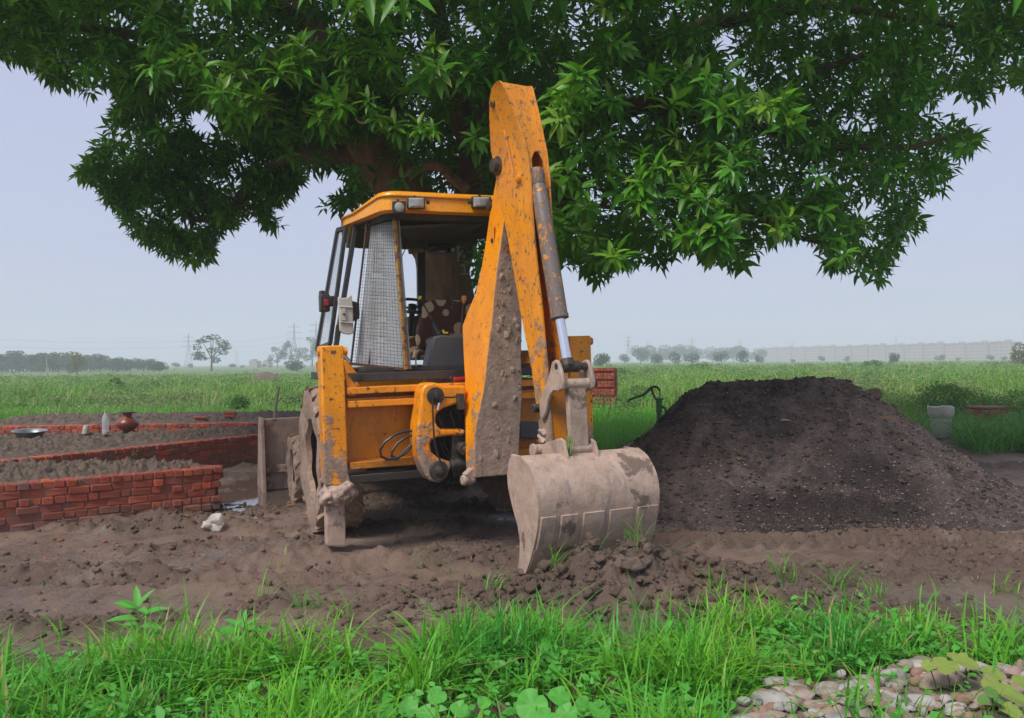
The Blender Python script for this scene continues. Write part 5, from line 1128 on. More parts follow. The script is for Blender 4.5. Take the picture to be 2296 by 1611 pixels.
mid = np.concatenate([rosette_field(1500, (-150, -60, 420, 230), (8.8, 11.5), rg, 0.19, dens=gap), rosette_field(4600, (240, -60, 2450, 660), (9.2, 11.6), rg, 0.19, dens=lambda x, y: gap(x, y) * np.where((x > 640) & (x < 1240) & (y > 190), 0.3, 1) * np.where((x < 640) & (y > 220), 0.0, 1))])
lobe = np.concatenate([rosette_field(3000, (160, 190, 660, 600), (11.6, 13.6), rg, 0.17, dens=gap), rosette_field(700, (420, 150, 900, 300), (9.6, 11), rg, 0.19), rosette_field(160, (560, 380, 660, 530), (11.8, 12.6), rg, 0.15), rosette_field(90, (700, 380, 860, 490), (11.6, 12.8), rg, 0.15)])
back = np.concatenate([rosette_field(8000, (-150, -60, 2450, 700), (12.6, 17.0), rg, 0.19, dens=lambda x, y: 0.55 + 0.45 * sstep(-0.2, 0.1, fbm(x / 70.0, y / 70.0, 97, 3))), rosette_field(1300, (640, 180, 1250, 700), (12.6, 16), rg, 0.19)])
above = rosette_field(4200, (-320, -900, 2600, -30), (7.0, 16.0), rg, 0.24)  # unseen crown over the view, thickened and brought forward to shade the canopy
def rosettes(C, rng, size, nl=10, lite=False):
    n = len(C); cen = np.array([0.4, 12.0, 3.5]); o = C - cen; o /= np.linalg.norm(o, axis=1)[:, None]
    A = o * 0.7 + np.array([0, -0.35, 0.55]) + rng.normal(0, 0.45, (n, 3)); A /= np.linalg.norm(A, axis=1)[:, None]
    B = np.cross(A, rng.normal(0, 1, (n, 3))); B /= np.linalg.norm(B, axis=1)[:, None]; Cc = np.cross(A, B)
    az = (np.arange(nl) * 2.399)[None, :] + rng.uniform(0, 6.28, (n, 1)) + rng.normal(0, 0.25, (n, nl)); ph = np.linspace(0.45, 1.75, nl)[None, :] + rng.normal(0, 0.15, (n, nl))
    D = A[:, None] * np.cos(ph)[..., None] + (B[:, None] * np.cos(az)[..., None] + Cc[:, None] * np.sin(az)[..., None]) * np.sin(ph)[..., None]; D[..., 2] -= 0.28
    base = C[:, None] - A[:, None] * (np.linspace(0, 0.07, nl)[None, :, None]) + D * 0.012
    L_ = size * rng.uniform(0.65, 1.12, (n, nl)); Nn = np.repeat(A[:, None] * 0.8 + np.array([0, 0, 0.6]), nl, 1) + rng.normal(0, 0.15, (n, nl, 3))
    Vv, f = leaves(base.reshape(-1, 3), D.reshape(-1, 3), Nn.reshape(-1, 3), L_.ravel(), L_.ravel() * 0.33, 0.30, 0.2, lite)
    return Vv, f
def crown(name, sets, mat, kind='stuff'):
    vs, fs, o = [], [], 0
    for C, sz, nl in sets:
        if len(C) == 0: continue
        v, f = rosettes(C, rg, sz, nl, nl == 7); vs.append(v); fs.append(f + o); o += len(v)
    ob = np_mesh(name, np.concatenate(vs), np.concatenate(fs), mat, tr); ob['kind'] = kind; return ob
order = np.argsort(front[:, 1]); near, rest = front[order[:250]], front[order[250:]]
crown('crown', [(rest, 0.185, 11), (mid, 0.18, 10), (lobe, 0.165, 10), (back, 0.26, 7), (above, 0.34, 7)], 'mango')
# the nearest sprays one by one
vars_ = []
for k in range(6):
    v, f = rosettes(np.array([[0.4, 9.0, 4.2]]), rg, 0.19, 12); v = v - np.array([0.4, 9.0, 4.2]); o = np_mesh('leaf_spray', v, f, 'mango'); vars_.append(o.data); bpy.data.objects.remove(o)
for k, mm in ((0, 'mango_new'), (3, 'mango_new'), (1, 'mango_dry')):
    me = vars_[k].copy(); me.materials.clear(); me.materials.append(M[mm]); vars_.append(me)
for k, c in enumerate(near):
    o = link('leaf_spray', vars_[k % 6] if k % 9 else vars_[6 + (k // 9) % (3 if k % 27 == 0 else 2)], tr); o.location = INV[tr] @ V(c); o.rotation_euler = (rg.normal(0, .25), rg.normal(0, .25), rg.uniform(-.9, .9)); s_ = rg.uniform(0.75, 1.25); o.scale = (s_, s_, s_)
# ------------------------------------------------------------------ far side of the field: trees, flats, pylons
def crown_pts(blobs, n, rng, size):
    C = []; w = np.array([b[3] * b[4] * b[5] for b in blobs]) ** 0.67; w /= w.sum()
    for b, k in zip(blobs, (w * n).astype(int) + 1):
        u = rng.normal(0, 1, (k, 3)); u /= np.linalg.norm(u, axis=1)[:, None]; rad = rng.uniform(0.55, 1.06, k) ** 0.6; C.append(np.array(b[:3]) + u * rad[:, None] * np.array(b[3:6]))
    C = np.concatenate(C); n = len(C); D = rng.normal(0, 1, (n, 3)); N = rng.normal(0, 1, (n, 3)); D[:, 2] -= 0.3; s = size * rng.uniform(0.6, 1.3, n)
    D /= np.linalg.norm(D, axis=1)[:, None]; S = np.cross(D, N); S /= np.linalg.norm(S, axis=1)[:, None]
    P = np.stack([C - D * s[:, None] * .5, C + S * s[:, None] * .4, C + D * s[:, None] * .6, C - S * s[:, None] * .35], 1).reshape(-1, 3)
    return P, (np.arange(n) * 4)[:, None] + np.arange(4)[None]
def tree_variant(kind, seed):
    """unit-height tree: (crown data, trunk data)"""
    rr = random.Random(seed); rng = np.random.default_rng(seed); bl = []
    if kind == 'tall':
        for k in range(9): h = 0.16 + 0.74 * k / 8; bl.append((rr.uniform(-.14, .14), rr.uniform(-.12, .12), h, rr.uniform(.10, .20), rr.uniform(.10, .18), rr.uniform(.09, .13)))
        th, n, sz = 0.75, 1000, 0.055
    elif kind == 'round':
        for k in range(8): a = rr.uniform(0, 6.28); bl.append((0.30 * math.cos(a), 0.25 * math.sin(a), rr.uniform(.24, .80), rr.uniform(.22, .34), rr.uniform(.2, .3), rr.uniform(.16, .24)))
        th, n, sz = 0.5, 1000, 0.07
    elif kind == 'dome':
        for k in range(9): a = rr.uniform(0, 6.28); q_ = rr.uniform(.1, .62); bl.append((q_ * math.cos(a), q_ * math.sin(a) * .8, rr.uniform(.30, .72) * (1.05 - q_ * .6), rr.uniform(.3, .45), .35, rr.uniform(.2, .3)))
        th, n, sz = 0.4, 1100, 0.09
    elif kind == 'open':
        for k in range(13): t = k / 12; a = rr.uniform(0, 6.28); q_ = 0.36 * math.sin(math.pi * (0.25 + 0.62 * t)); bl.append((q_ * math.cos(a), q_ * math.sin(a), .30 + .64 * t, rr.uniform(.09, .17), rr.uniform(.09, .15), rr.uniform(.06, .11)))
        bl.append((0.36, 0, .68, .13, .1, .09)); bl.append((-.33, 0, .42, .14, .12, .12)); th, n, sz = 0.8, 1500, 0.042
    P, f = crown_pts(bl, n, rng, sz)
    m = MB(); m.tube([(0, 0, -0.06), (0.01, 0, th * .5), (-0.01, 0.01, th)], [0.028, 0.02, 0.008], 7)
    for b in bl[::2]: m.tube([(0, 0, th * .45), (b[0] * .6, b[1] * .6, b[2] * .85), b[:3]], [0.014, 0.008, 0.003], 5)
    return (P, f), m
TV = {}
def far_tree(kind, var, px, ybase, ytop, d, label, group=None, mat='fartree', wscale=1.0, name='far_tree'):
    key = (kind, var, mat)
    if key not in TV:
        (P, f), m = tree_variant(kind, 100 + var * 7 + len(kind)); o = np_mesh('crown', P, f, mat); t = m.build('trunk', 'fartrunk', None, smooth=60); TV[key] = (o.data, t.data); bpy.data.objects.remove(o); bpy.data.objects.remove(t)
    b = pix(px, ybase, d); b.z = 0.0; h = pix(px, ytop, d).z; r = empty(name, b); r.scale = (h * wscale, h * wscale, h); r.rotation_euler.z = random.uniform(0, 6.28) if kind != 'open' else 0.3
    tag(r, label, 'tree', group); c = link('crown', TV[key][0], r); c['kind'] = 'stuff'; link('trunk', TV[key][1], r); return r
GB = 'trees of the hazy belt on the left'
for k in range(54):
    x = -60 + k * 8.0 + random.uniform(-3, 3); top = 788 + 9 * abs(math.sin(k * 1.7)) + max(0, (x - 150) * 0.085) + random.uniform(-2, 3)
    far_tree('tall' if k % 3 else 'round', k % 4, x, 834, top, 225 + random.uniform(-20, 20), 'dark hazy tree in the dense belt beyond the field at far left', GB, wscale=1.6)
far_tree('round', 5, 172, 836, 787, 150, 'olive lollipop tree with a bare trunk in front of the hazy belt', mat='fartree_y', wscale=0.85, name='olive_tree')
far_tree('dome', 1, 346, 836, 805, 190, 'low wide dark bush tree left of the tall open tree', wscale=1.3)
far_tree('open', 1, 474, 836, 752, 200, 'tall open-crowned tree standing alone near the pylon', name='tall_tree', wscale=1.15)
far_tree('open', 2, 622, 832, 779, 330, 'pale hazy tall tree, left of the pair behind the cab door', wscale=1.0)
far_tree('open', 3, 654, 832, 766, 330, 'hazy tall tree under the pylon behind the cab door', wscale=0.9)
far_tree('open', 4, 700, 832, 757, 340, 'hazy tall tree close beside the cab door', wscale=0.9)
far_tree('dome', 2, 660, 835, 803, 185, 'dark low dome shaped tree just left of the cab', wscale=1.35)
for k, (x, y) in enumerate(((395, 812), (425, 815), (520, 812), (545, 818), (590, 816), (605, 820), (730, 800))):
    far_tree('round', k % 4, x, 831, y, 330, 'small faint tree in the haze along the left horizon', 'small faint trees on the left horizon', wscale=1.5)
far_tree('dome', 3, 1350, 822, 785, 170, 'dark round tree right behind the brick stack', wscale=0.75)
for k, (x, y, d, w_, lb_) in enumerate(((1401, 792, 300, 1.0, 'small hazy tree right of the round tree by the brick stack'), (1436, 780, 330, 1.1, 'broad hazy tree in the middle of the right-hand group'), (1475, 783, 240, 0.9, 'rounded tree, first of the darker row on the right'), (1512, 784, 250, 0.8, 'rounded tree, second of the darker row on the right'), (1551, 784, 240, 0.95, 'rounded tree, third of the darker row on the right'), (1618, 785, 245, 1.0, 'rounded tree with a wide crown, fourth of the darker row'), (1662, 784, 240, 1.0, 'rounded tree at the right end of the darker row'), (1703, 788, 250, 0.55, 'slim tree alone in front of the first flats'))):
    far_tree('round', k % 5, x, 818, y, d, lb_, wscale=w_)
for k in range(11):
    far_tree('round', k % 4, 1440 + k * 25 + random.uniform(-8, 8), 814, (770 if k < 5 else 776) + random.uniform(-3, 5), 480 + random.uniform(-30, 40), 'faint blue tree of the far row behind the right-hand trees', 'faint far row of trees on the right', wscale=1.2)
far_tree('dome', 1, 2004, 812, 786, 190, 'compact round dark bush tree in front of the flats', wscale=0.62)
for k, (x, y, d, w_) in enumerate(((1842, 797, 330, .9), (1898, 798, 330, .9), (2107, 789, 320, .9), (2150, 800, 330, 1.0), (2220, 795, 300, 1.0), (2252, 799, 300, 1.0), (1778, 802, 330, 1.0))):
    far_tree('round', k % 4, x, 812, y, d, 'small hazy tree at the foot of the flats', 'small trees at the foot of the flats', wscale=w_)
far_tree('round', 6, 2300, 812, 757, 110, 'leafy olive tree cut off by the right edge of the view', mat='fartree_y', wscale=0.85, name='olive_tree')

# blocks of flats: body, stair tower, windows; copies share their meshes
def flat_meshes():
    m = MB(); m.hexa([V(p) for p in ((-8, 0, 0), (8, 0, 0), (8, 9, 0), (-8, 9, 0), (-8, 0, 12.2), (8, 0, 12.2), (8, 9, 12.2), (-8, 9, 12.2))]); a = m.build('block_wall', 'wallfar', None, smooth=0)
    m = MB(); m.box((3.2, 3, 12.9), V((1.6, 0, 0)), V((0, 1.6, 0)), V((0, 0, 0.75))); m.box((-4.5, 4, 12.6), V((1.1, 0, 0)), V((0, 1.3, 0)), V((0, 0, 0.4))); m.box((0, -0.1, 12.35), V((8.2, 0, 0)), V((0, .3, 0)), V((0, 0, .18))); b = m.build('roof_tower', 'wallfar', None, smooth=0)
    m = MB(); m.box((8.5, 1.2, 5.9), V((0.75, 0, 0)), V((0, 1.5, 0)), V((0, 0, 5.9))); c = m.build('gap_shade_box', 'gapfar', None, smooth=0)  # dark box standing proud, painted as the shaded gap between blocks
    m = MB()
    for fl in range(5):
        for wx in (-6.6, -4.6, -2.4, 0.0, 2.4, 4.6, 6.6): m.box((wx, -0.04, 1.5 + fl * 2.4), V((0.55 if wx not in (0.0, -4.6) else 0.9, 0, 0)), V((0, 0.06, 0)), V((0, 0, 0.62)))
    d = m.build('windows', 'winfar', None, smooth=0); out = [(x.name, x.data) for x in (a, b, c, d)]
    for x in (a, b, c, d): bpy.data.objects.remove(x)
    return out
FM = flat_meshes(); E0, E1 = pix(1688, 808, 800), pix(2272, 806, 560)
NBK = 15
for k in range(NBK):
    t = (k + 0.5) / NBK; p = E0.lerp(E1, t); p.z = -0.5
    r = empty('apartment_block', p, math.atan2(E1.y - E0.y, E1.x - E0.x)); s_ = (E1 - E0).length / NBK / 17.4; r.scale = (s_ * 0.99, s_, 1.0 + 0.02 * (k % 3)); tag(r, ('leftmost', 'second from left', 'third from left', 'fourth from left', 'fifth from left', 'sixth from left', 'seventh from left', 'middle', 'seventh from right', 'sixth from right', 'fifth from right', 'fourth from right', 'third from right', 'second from right', 'rightmost')[k] + ' of the pale pinkish blocks of flats in the hazy row', 'apartment block', 'hazy blocks of flats on the right horizon')
    for n_, me in FM:
        o = link(n_.split('.')[0], me, r)
        if n_.startswith('windows'): o['kind'] = 'stuff'
for (x, y0, w_, lb_) in ((572, 806, 9, 'faint white house left of the hazy trees'), (600, 808, 7, 'faint small grey house among trees on the left horizon')):
    p = pix(x, 826, 360); m = MB(); h = pix(x, y0, 360).z; w2_ = w_ * 360 / F; m.box((p.x, p.y, h * .4), V((w2_, 0, 0)), V((0, 3, 0)), V((0, 0, h * .4))); e_ = empty('far_house', (p.x, p.y, 0)); tag(e_, lb_, 'house'); m.build('house_wall', 'whitepaint', e_, smooth=0); m = MB(); m.box((p.x - w2_ * .3, p.y, h * .9), V((w2_ * .5, 0, 0)), V((0, 2, 0)), V((0, 0, h * .12))); m.build('roof_room', 'whitepaint', e_, smooth=0)
# lattice pylons
def pylon_mesh():
    m = MB(); H = 1.0
    def leg(sx, sy, z): w_ = 0.105 * (1 - z / 0.62) + 0.018 if z < 0.62 else 0.018 * (1 - (z - .62) / .38) + 0.002; return V((sx * w_, sy * w_, z))
    zs = [0, .12, .23, .33, .42, .50, .56, .62, .70, .78, .86, .93, 1.0]
    for sx in (-1, 1):
        for sy in (-1, 1): m.tube([leg(sx, sy, z) for z in zs], 0.0042, 3)
    for a, b_ in zip(zs, zs[1:]):
        for s in (-1, 1):
            m.tube([leg(-1, s, a), leg(1, s, b_)], 0.0025, 3); m.tube([leg(1, s, a), leg(-1, s, b_)], 0.0025, 3); m.tube([leg(s, -1, a), leg(s, 1, b_)], 0.0025, 3)
    o = m.build('pylon_tower', 'galv', None, smooth=0); me = o.data; bpy.data.objects.remove(o)
    m = MB()
    for z, w_ in ((.63, .20), (.77, .17), (.90, .14)): m.tube([(-w_, 0, z), (0, 0, z + .035), (w_, 0, z)], 0.0035, 3); m.tube([(-w_, 0, z), (w_, 0, z)], 0.0035, 3)
    o = m.build('cross_arms', 'galv', None, smooth=0); m2 = o.data; bpy.data.objects.remove(o); return me, m2
PM = pylon_mesh()
for (x, yt, d, lb_) in ((423, 749, 330, 'steel lattice pylon left of the tall open tree'), (660, 724, 400, 'steel lattice pylon rising behind the hazy trees left of the cab'), (709, 720, 470, 'thin pale pylon seen just beside the cab door'), (531, 785, 560, 'tiny pale pylon between the tall tree and the cab'), (1409, 752, 480, 'faint pylon above the trees right of the stack of bricks'), (1453, 764, 620, 'very faint pylon over the broad hazy tree'), (1552, 755, 620, 'very faint pylon behind the darker row of trees'), (1660, 760, 650, 'very faint pylon left of the first flats'), (1778, 764, 690, 'tiny faint pylon behind the left end of the flats'), (2010, 756, 690, 'tiny faint pylon behind the middle of the flats')):
    p = pix(x, 825, d); h = pix(x, yt, d).z; r = empty('pylon', (p.x, p.y, 0)); r.scale = (h,) * 3; r.rotation_euler.z = 0.35; tag(r, lb_, 'pylon'); link('pylon_tower', PM[0], r); link('cross_arms', PM[1], r)
for k, (pts) in enumerate((((-200, 748, 300), (423, 765, 330), (660, 750, 400)), ((-200, 765, 300), (423, 778, 330), (660, 762, 400)))):
    for (a, b_) in zip(pts, pts[1:]):
        A, B = pix(*a), pix(*b_); m = MB(); m.tube([A.lerp(B, t) - V((0, 0, 5 * (t - t * t) * 4 * 0.35)) for t in [i / 10 for i in range(11)]], 0.035, 3); o = m.build('power_line', 'galv', None, smooth=0, org=A); tag(o, ('upper' if k == 0 else 'lower') + (' thin power line running off the left edge' if a == pts[0] else ' thin power line between the two left pylons'), 'power line')
p0, p1 = pix(107, 838, 120), pix(104, 797, 120); m = MB(); m.tube([V((p0.x, p0.y, -.2)), p1], [0.09, 0.07], 8); tag(m.build('wooden_post', 'wood', None, org=V((p0.x, p0.y, 0))), 'leaning pale wooden post in front of the hazy belt on the left', 'post')
p0, p1 = pix(565, 838, 120), pix(565, 816, 120); m = MB(); m.tube([V((p0.x, p0.y, -.2)), p1], 0.05, 6); tag(m.build('thin_post', 'concrete', None, org=V((p0.x, p0.y, 0))), 'thin pale post in the field left of the earth mound', 'post')
# earth mound out in the field
p = gnd(594, 862); s = p.y / F; m = MB(); m.blob(V((p.x, p.y, 0.05)), 36 * s, 30 * s, 23 * s, 4, 0.12, 4); tag(m.build('earth_mound', 'soil', None, 0, 60, org=p), 'low brown mound of earth out in the green field', 'earth mound')

# ------------------------------------------------------------------ middle distance on the right
# stack of bricks
p0 = gnd(1316, 917); p1 = gnd(1380, 915); h = 1.45; root = empty('brick_stack', p1); tag(root, 'square stack of red bricks standing in the grass behind the loader', 'brick stack')
s = p1.y / F; Wd = 78 * s; bm_e = [brick_mesh(0.118, 0.24, 0.078, 40 + i) for i in range(3)]; bm_s = [brick_mesh(0.238, 0.118, 0.078, 50 + i) for i in range(3)]; bm_u = [brick_mesh(0.078, 0.24, 0.118, 60 + i) for i in range(3)]
ux = V((0.96, -0.26, 0)); uy = V((0.26, 0.96, 0)); base = V((p1.x, p1.y, 0)) - ux * 1.0; z = 0.0; row = 0
while z < h - 0.06:
    kind = row % 3; hh, ln, ms = ((0.08, 0.12, bm_e), (0.08, 0.24, bm_s), (0.12, 0.08, bm_u))[kind]; x = 0
    while x + ln < 1.03:
        o = link('brick', random.choice(ms), root); q_ = base + ux * (x + ln / 2) + uy * (0.12 + random.uniform(-.01, .012)); o.location = INV[root] @ V((q_.x, q_.y, z + hh / 2)); o.rotation_euler.z = -0.265 + random.uniform(-.05, .05); x += ln
    yv = 0.24 if kind else 0.12
    for j in range(4):
        o = link('brick', random.choice(bm_e if kind != 2 else bm_u), root); q_ = base + ux * (0.98 - 0.12 + random.uniform(-.01, .01)) + uy * (0.30 + j * 0.125); o.location = INV[root] @ V((q_.x, q_.y, z + hh / 2)); o.rotation_euler.z = -0.265 + math.pi / 2 + random.uniform(-.05, .05)
    z += hh; row += 1
m = MB(); c = base + ux * 0.5 + uy * 0.45; m.box((c.x, c.y, h / 2 - 0.03), ux * 0.43, uy * 0.32, V((0, 0, h / 2 - .03))); m.build('inner_bricks', 'brick', root, smooth=0)
# hand pump
pd = 15.5; p = pix(1478, 938, pd); p.z = 0; s = pd / F; hp_ = empty('hand_pump', p); tag(hp_, 'green cast-iron hand pump with a long curved handle behind the soil heap', 'hand pump')
def PP(x, y, dy=0): return pix(x, y, pd + dy)
m = MB(); m.lathe([(6 * s, 0), (6 * s, PP(1478, 925).z), (7.5 * s, PP(1478, 924).z), (7.5 * s, PP(1478, 920).z), (7.2 * s, PP(1478, 918).z), (7.2 * s, PP(1478, 898).z), (10 * s, PP(1478, 896.5).z), (10 * s, PP(1478, 893).z), (3 * s, PP(1478, 892).z)], (p.x, p.y, 0), n=18); m.tube([PP(1484, 912), PP(1492, 916, -.1), PP(1494, 925, -.15)], 3.2 * s, 8); m.build('pump_body', 'pump', hp_)
m = MB(); m.tube([PP(1408, 903), PP(1411, 897), PP(1424, 892), PP(1440, 887), PP(1450, 880), PP(1458, 871), PP(1466, 867), PP(1474, 869), PP(1480, 877)], [2.2 * s, 2.4 * s, 2.6 * s, 2.8 * s, 3 * s, 3.2 * s, 3.2 * s, 3 * s, 2.6 * s], 8); m.build('pump_handle', 'pumph', hp_)
m = MB(); m.tube([PP(1461, 872), PP(1464, 884), PP(1470, 894)], 2.6 * s, 6); m.build('handle_fork', 'pumph', hp_)
m = MB(); m.tube([PP(1480, 876), PP(1479, 895)], 1.3 * s, 6); m.build('pump_rod', 'pumph', hp_)
# concrete pipe stub
p = gnd(2110, 978); s = p.y / F; co = empty('pipe_stub', p); tag(co, 'upright whitish concrete pipe stub with a chipped collar rim', 'concrete pipe')
m = MB(); ring = []; n = 26
for r_, hgt in ((20.5, -3), (21, 18), (22, 40), (24, 42), (27, 50), (27.5, 66)):
    ring.append([V((p.x, p.y, 0)) + V((math.cos(2 * math.pi * k / n) * r_ * s, math.sin(2 * math.pi * k / n) * r_ * s, (hgt + (0.8 * math.sin(k * 1.9) + 1.3 * math.sin(k * 0.7) if hgt > 60 else 0)) * s)) for k in range(n)])
for r_, hgt in ((23, 65), (19, 30)): ring.append([V((p.x, p.y, 0)) + V((math.cos(2 * math.pi * k / n) * r_ * s, math.sin(2 * math.pi * k / n) * r_ * s, (hgt + (0.8 * math.sin(k * 1.9) + 1.3 * math.sin(k * 0.7) if hgt > 60 else 0)) * s)) for k in range(n)])
m.loft(ring); m.build('pipe_wall', 'concrete', co, smooth=40)
# brick chamber under the weeds
p = gnd(2228, 968); s = p.y / F; cb = empty('brick_chamber', p); tag(cb, 'small dark brick chamber with a concrete lid almost hidden by weeds on the right', 'brick chamber')
bmv = [brick_mesh(0.21, 0.1, 0.078, 90 + i) for i in range(3)]
for r_ in range(6):
    for c_ in range(4):
        o = link('brick', random.choice(bmv), cb); o.location = (-0.32 + 0.22 * c_ - 0.1 * (r_ % 2), random.uniform(-.01, .01), 0.04 + 0.082 * r_); o.rotation_euler.z = random.uniform(-.03, .03)
m = MB(); m.box((p.x, p.y + 0.3, 0.24), V((0.40, 0, 0)), V((0, 0.26, 0)), V((0, 0, 0.24))); m.build('chamber_core', 'joint', cb, smooth=0)
m = MB(); m.box((p.x, p.y + 0.25, 0.525), V((0.36, 0, 0)), V((0, 0.3, 0)), V((0, 0, 0.02))); m.build('lid', 'joint', cb, 0.006)
p = gnd(1415, 984); m = MB(); m.box((p.x, p.y, 0.06), V((0.10, 0.05, 0.03)), V((0, 0.05, 0)), V((0, 0, 0.02))); tag(m.build('litter_scrap', 'whitepaint', None, 0.01, org=p), 'white scrap of litter lying in the short grass left of the heap', 'litter')

# ------------------------------------------------------------------ weeds of the field
rg = np.random.default_rng(33)
def frustum_pts(n, d0, d1, px0, px1, pw=1.0):
    d = d0 * (d1 / d0) ** (rg.random(n) ** pw); px = rg.uniform(px0, px1, n); return npix(px, np.full(n, 900.0), d) * np.array([1, 1, 0]), px, d
def weed_field(n, d0, d1, px0, px1, hfun, keep=None, wk=0.0009, segs=3):
    P, px, d = frustum_pts(n, d0, d1, px0, px1); k = np.ones(len(P), bool) if keep is None else keep(P, px, d)
    P, px, d = P[k], px[k], d[k]; P[:, 2] = -0.04 + 0.05 * fbm(P[:, 0] * 0.2, P[:, 1] * 0.2, 50, 3) * sstep(15, 25, P[:, 1]); H = hfun(P, px, d) * rg.uniform(0.45, 1.15, len(P)); return blades(P, H, rg.uniform(0, 6.28, len(P)), rg.uniform(0.15, 0.9, len(P)), np.maximum(0.006, wk * d) * rg.uniform(0.6, 1.3, len(P)), segs)
patchy = lambda P, s, k: 0.5 + 0.5 * np.clip(fbm(P[:, 0] / s, P[:, 1] / s, k, 3) * 1.6, -1, 1)
bank_back = (r3a, r3b)
def leftkeep(P, px, d):
    t = np.clip((P[:, 0] - r3a.x) / (r3b.x - r3a.x), -0.5, 1.5); yb = r3a.y + t * (r3b.y - r3a.y) - 0.25; return P[:, 1] > yb
def not_stuff(P, px, d): # keep clear of the mud sheet and the heap on the right
    X, Y = P[:, 0], P[:, 1]
    bare = (Y < 15.2 + 0.9 * fbm(X * 0.5, Y * 0.5, 44, 3)) & (X < 9.2); bare |= (np.abs(px - 2110) < 36) & (Y < 17.5)
    bare &= ~((px > 1500) & (px < 2050) & (Y > 12.2))
    return ~bare 
hl = lambda P, px, d: 0.16 + 0.75 * patchy(P, 4, 81) ** 2.2 * sstep(18, 30, d) + 0.08
hr = lambda P, px, d: np.where((px < 1500) & (d < 27), 0.16, 0.25 + 0.95 * patchy(P, 4.5, 82) ** 1.6) * np.where((px > 2020) & (d < 22), 0.85, 1)
SETS = [weed_field(40000, 17.5, 60, -120, 760, hl, leftkeep, 0.0012, 2), weed_field(14000, 60, 128, -120, 820, lambda P, px, d: 0.18 + 0.25 * patchy(P, 20, 83), None, 0.0017, 1),
        weed_field(56000, 12.2, 60, 1180, 2420, hr, not_stuff, 0.0012, 2), weed_field(22000, 60, 260, 1200, 2420, lambda P, px, d: 0.55 + 0.6 * patchy(P, 22, 84), None, 0.0017, 1)]
SETS.append(weed_field(15000, 17.5, 128, 740, 1200, lambda P, px, d: 0.3 + 0.4 * patchy(P, 8, 85), lambda P, px, d: (P[:, 1] > 18.5), 0.0014, 2))
vs, fs, o_ = [], [], 0
for v, f in SETS: vs.append(v); fs.append(f + o_); o_ += len(v)
wf = np_mesh('field_weeds', np.concatenate(vs), np.concatenate(fs), 'weed'); tag(wf, 'tall tangled green and straw-coloured weeds covering the field', kind='stuff')
# fuzzy flower heads and small leaves over the weeds
P, px, d = frustum_pts(26000, 18, 90, -120, 760); k = leftkeep(P, px, d); P, px, d = P[k], px[k], d[k]; P[:, 2] = hl(P, px, d) * rg.uniform(0.5, 1.15, len(P))
P2, px2, d2 = frustum_pts(52000, 13, 90, 1180, 2420); k = not_stuff(P2, px2, d2) & ~((px2 < 1500) & (d2 < 27)); P2, px2, d2 = P2[k], px2[k], d2[k]; P2[:, 2] = hr(P2, px2, d2) * rg.uniform(0.45, 1.12, len(P2))
P = np.concatenate([P, P2]); d = np.concatenate([d, d2]); n = len(P); D = rg.normal(0, 1, (n, 3)); D /= np.linalg.norm(D, axis=1)[:, None]; S = np.cross(D, rg.normal(0, 1, (n, 3))); S /= np.linalg.norm(S, axis=1)[:, None]; s = (0.0008 * d * rg.uniform(0.5, 1.7, n))[:, None]
Vv = np.stack([P - D * s, P + S * s * .7, P + D * s, P - S * s * .7], 1).reshape(-1, 3)
fh = np_mesh('weed_heads', Vv, np.arange(n * 4).reshape(-1, 4), 'weed'); tag(fh, 'fine seed heads and leaflets hanging over the field weeds', kind='stuff')

# bushes one can pick out in the field
def bush(px, yb, w_, h_, label, mat='bushleaf', n=900, sz=0.07, d=None):
    p = gnd(px, yb) if d is None else pix(px, yb, d); p.z = 0; s = p.y / F; bl = []
    for k in range(7): a = random.uniform(0, 6.28); q_ = random.uniform(0, .6); bl.append((q_ * math.cos(a) * w_ * s * .5, q_ * math.sin(a) * w_ * s * .5, h_ * s * random.uniform(.3, .62), w_ * s * .26, w_ * s * .26, h_ * s * random.uniform(.28, .42)))
    P, f = crown_pts(bl, n, rg, sz * max(1, p.y / 25)); o = np_mesh('bush', P, f, mat); o.location = p; tag(o, label, 'bush')
bush(536, 932, 70, 50, 'pale green bushy weed behind the loose bricks', n=1500, sz=0.06); bush(262, 885, 44, 38, 'dark leafy bush in the left part of the field', sz=0.09); bush(40, 930, 46, 28, 'small green bush at the edge of the far bank, far left')
bush(540, 862, 70, 22, 'bright green low bush left of the earth mound', 'weed', sz=0.08); bush(1395, 850, 40, 30, 'leafy dark bush right of the stack of bricks'); bush(2130, 900, 190, 105, 'big dark feathery bush behind the concrete pipe', n=3600, sz=0.055, d=19.5)
bush(1955, 815 + 14, 60, 20, 'grey-green bush on the horizon left of the round tree', sz=0.12); bush(1570, 838, 70, 26, 'tall weedy bush in front of the right-hand trees', 'weed', sz=0.1)
# taller weed clumps scattered over the field
vs, fs, o_ = [], [], 0
for k in range(620):
    right = rg.random() < 0.55; d = 22 * ((150 if right else 110) / 22) ** rg.random(); px = rg.uniform(1330, 2400) if right else rg.uniform(-100, 760)
    if not right and d < 27: d += 8
    p = npix(np.array([px]), np.array([900.0]), np.array([d]))[0]; p[2] = 0; w_ = rg.uniform(0.3, 1.0) * (1 + d / 130); h_ = rg.uniform(0.3, 0.75) * (1.25 if right else 0.75 - 0.2 * (d > 60))
    bl = [(p[0] + rg.normal(0, w_ * .5), p[1] + rg.normal(0, w_ * .5), h_ * rg.uniform(.35, .75), w_ * rg.uniform(.3, .6), w_ * rg.uniform(.3, .6), h_ * rg.uniform(.3, .5)) for _ in range(4)]
    v, f = crown_pts(bl, 130, rg, 0.0021 * d + 0.015); vs.append(v); fs.append(f + o_); o_ += len(v)
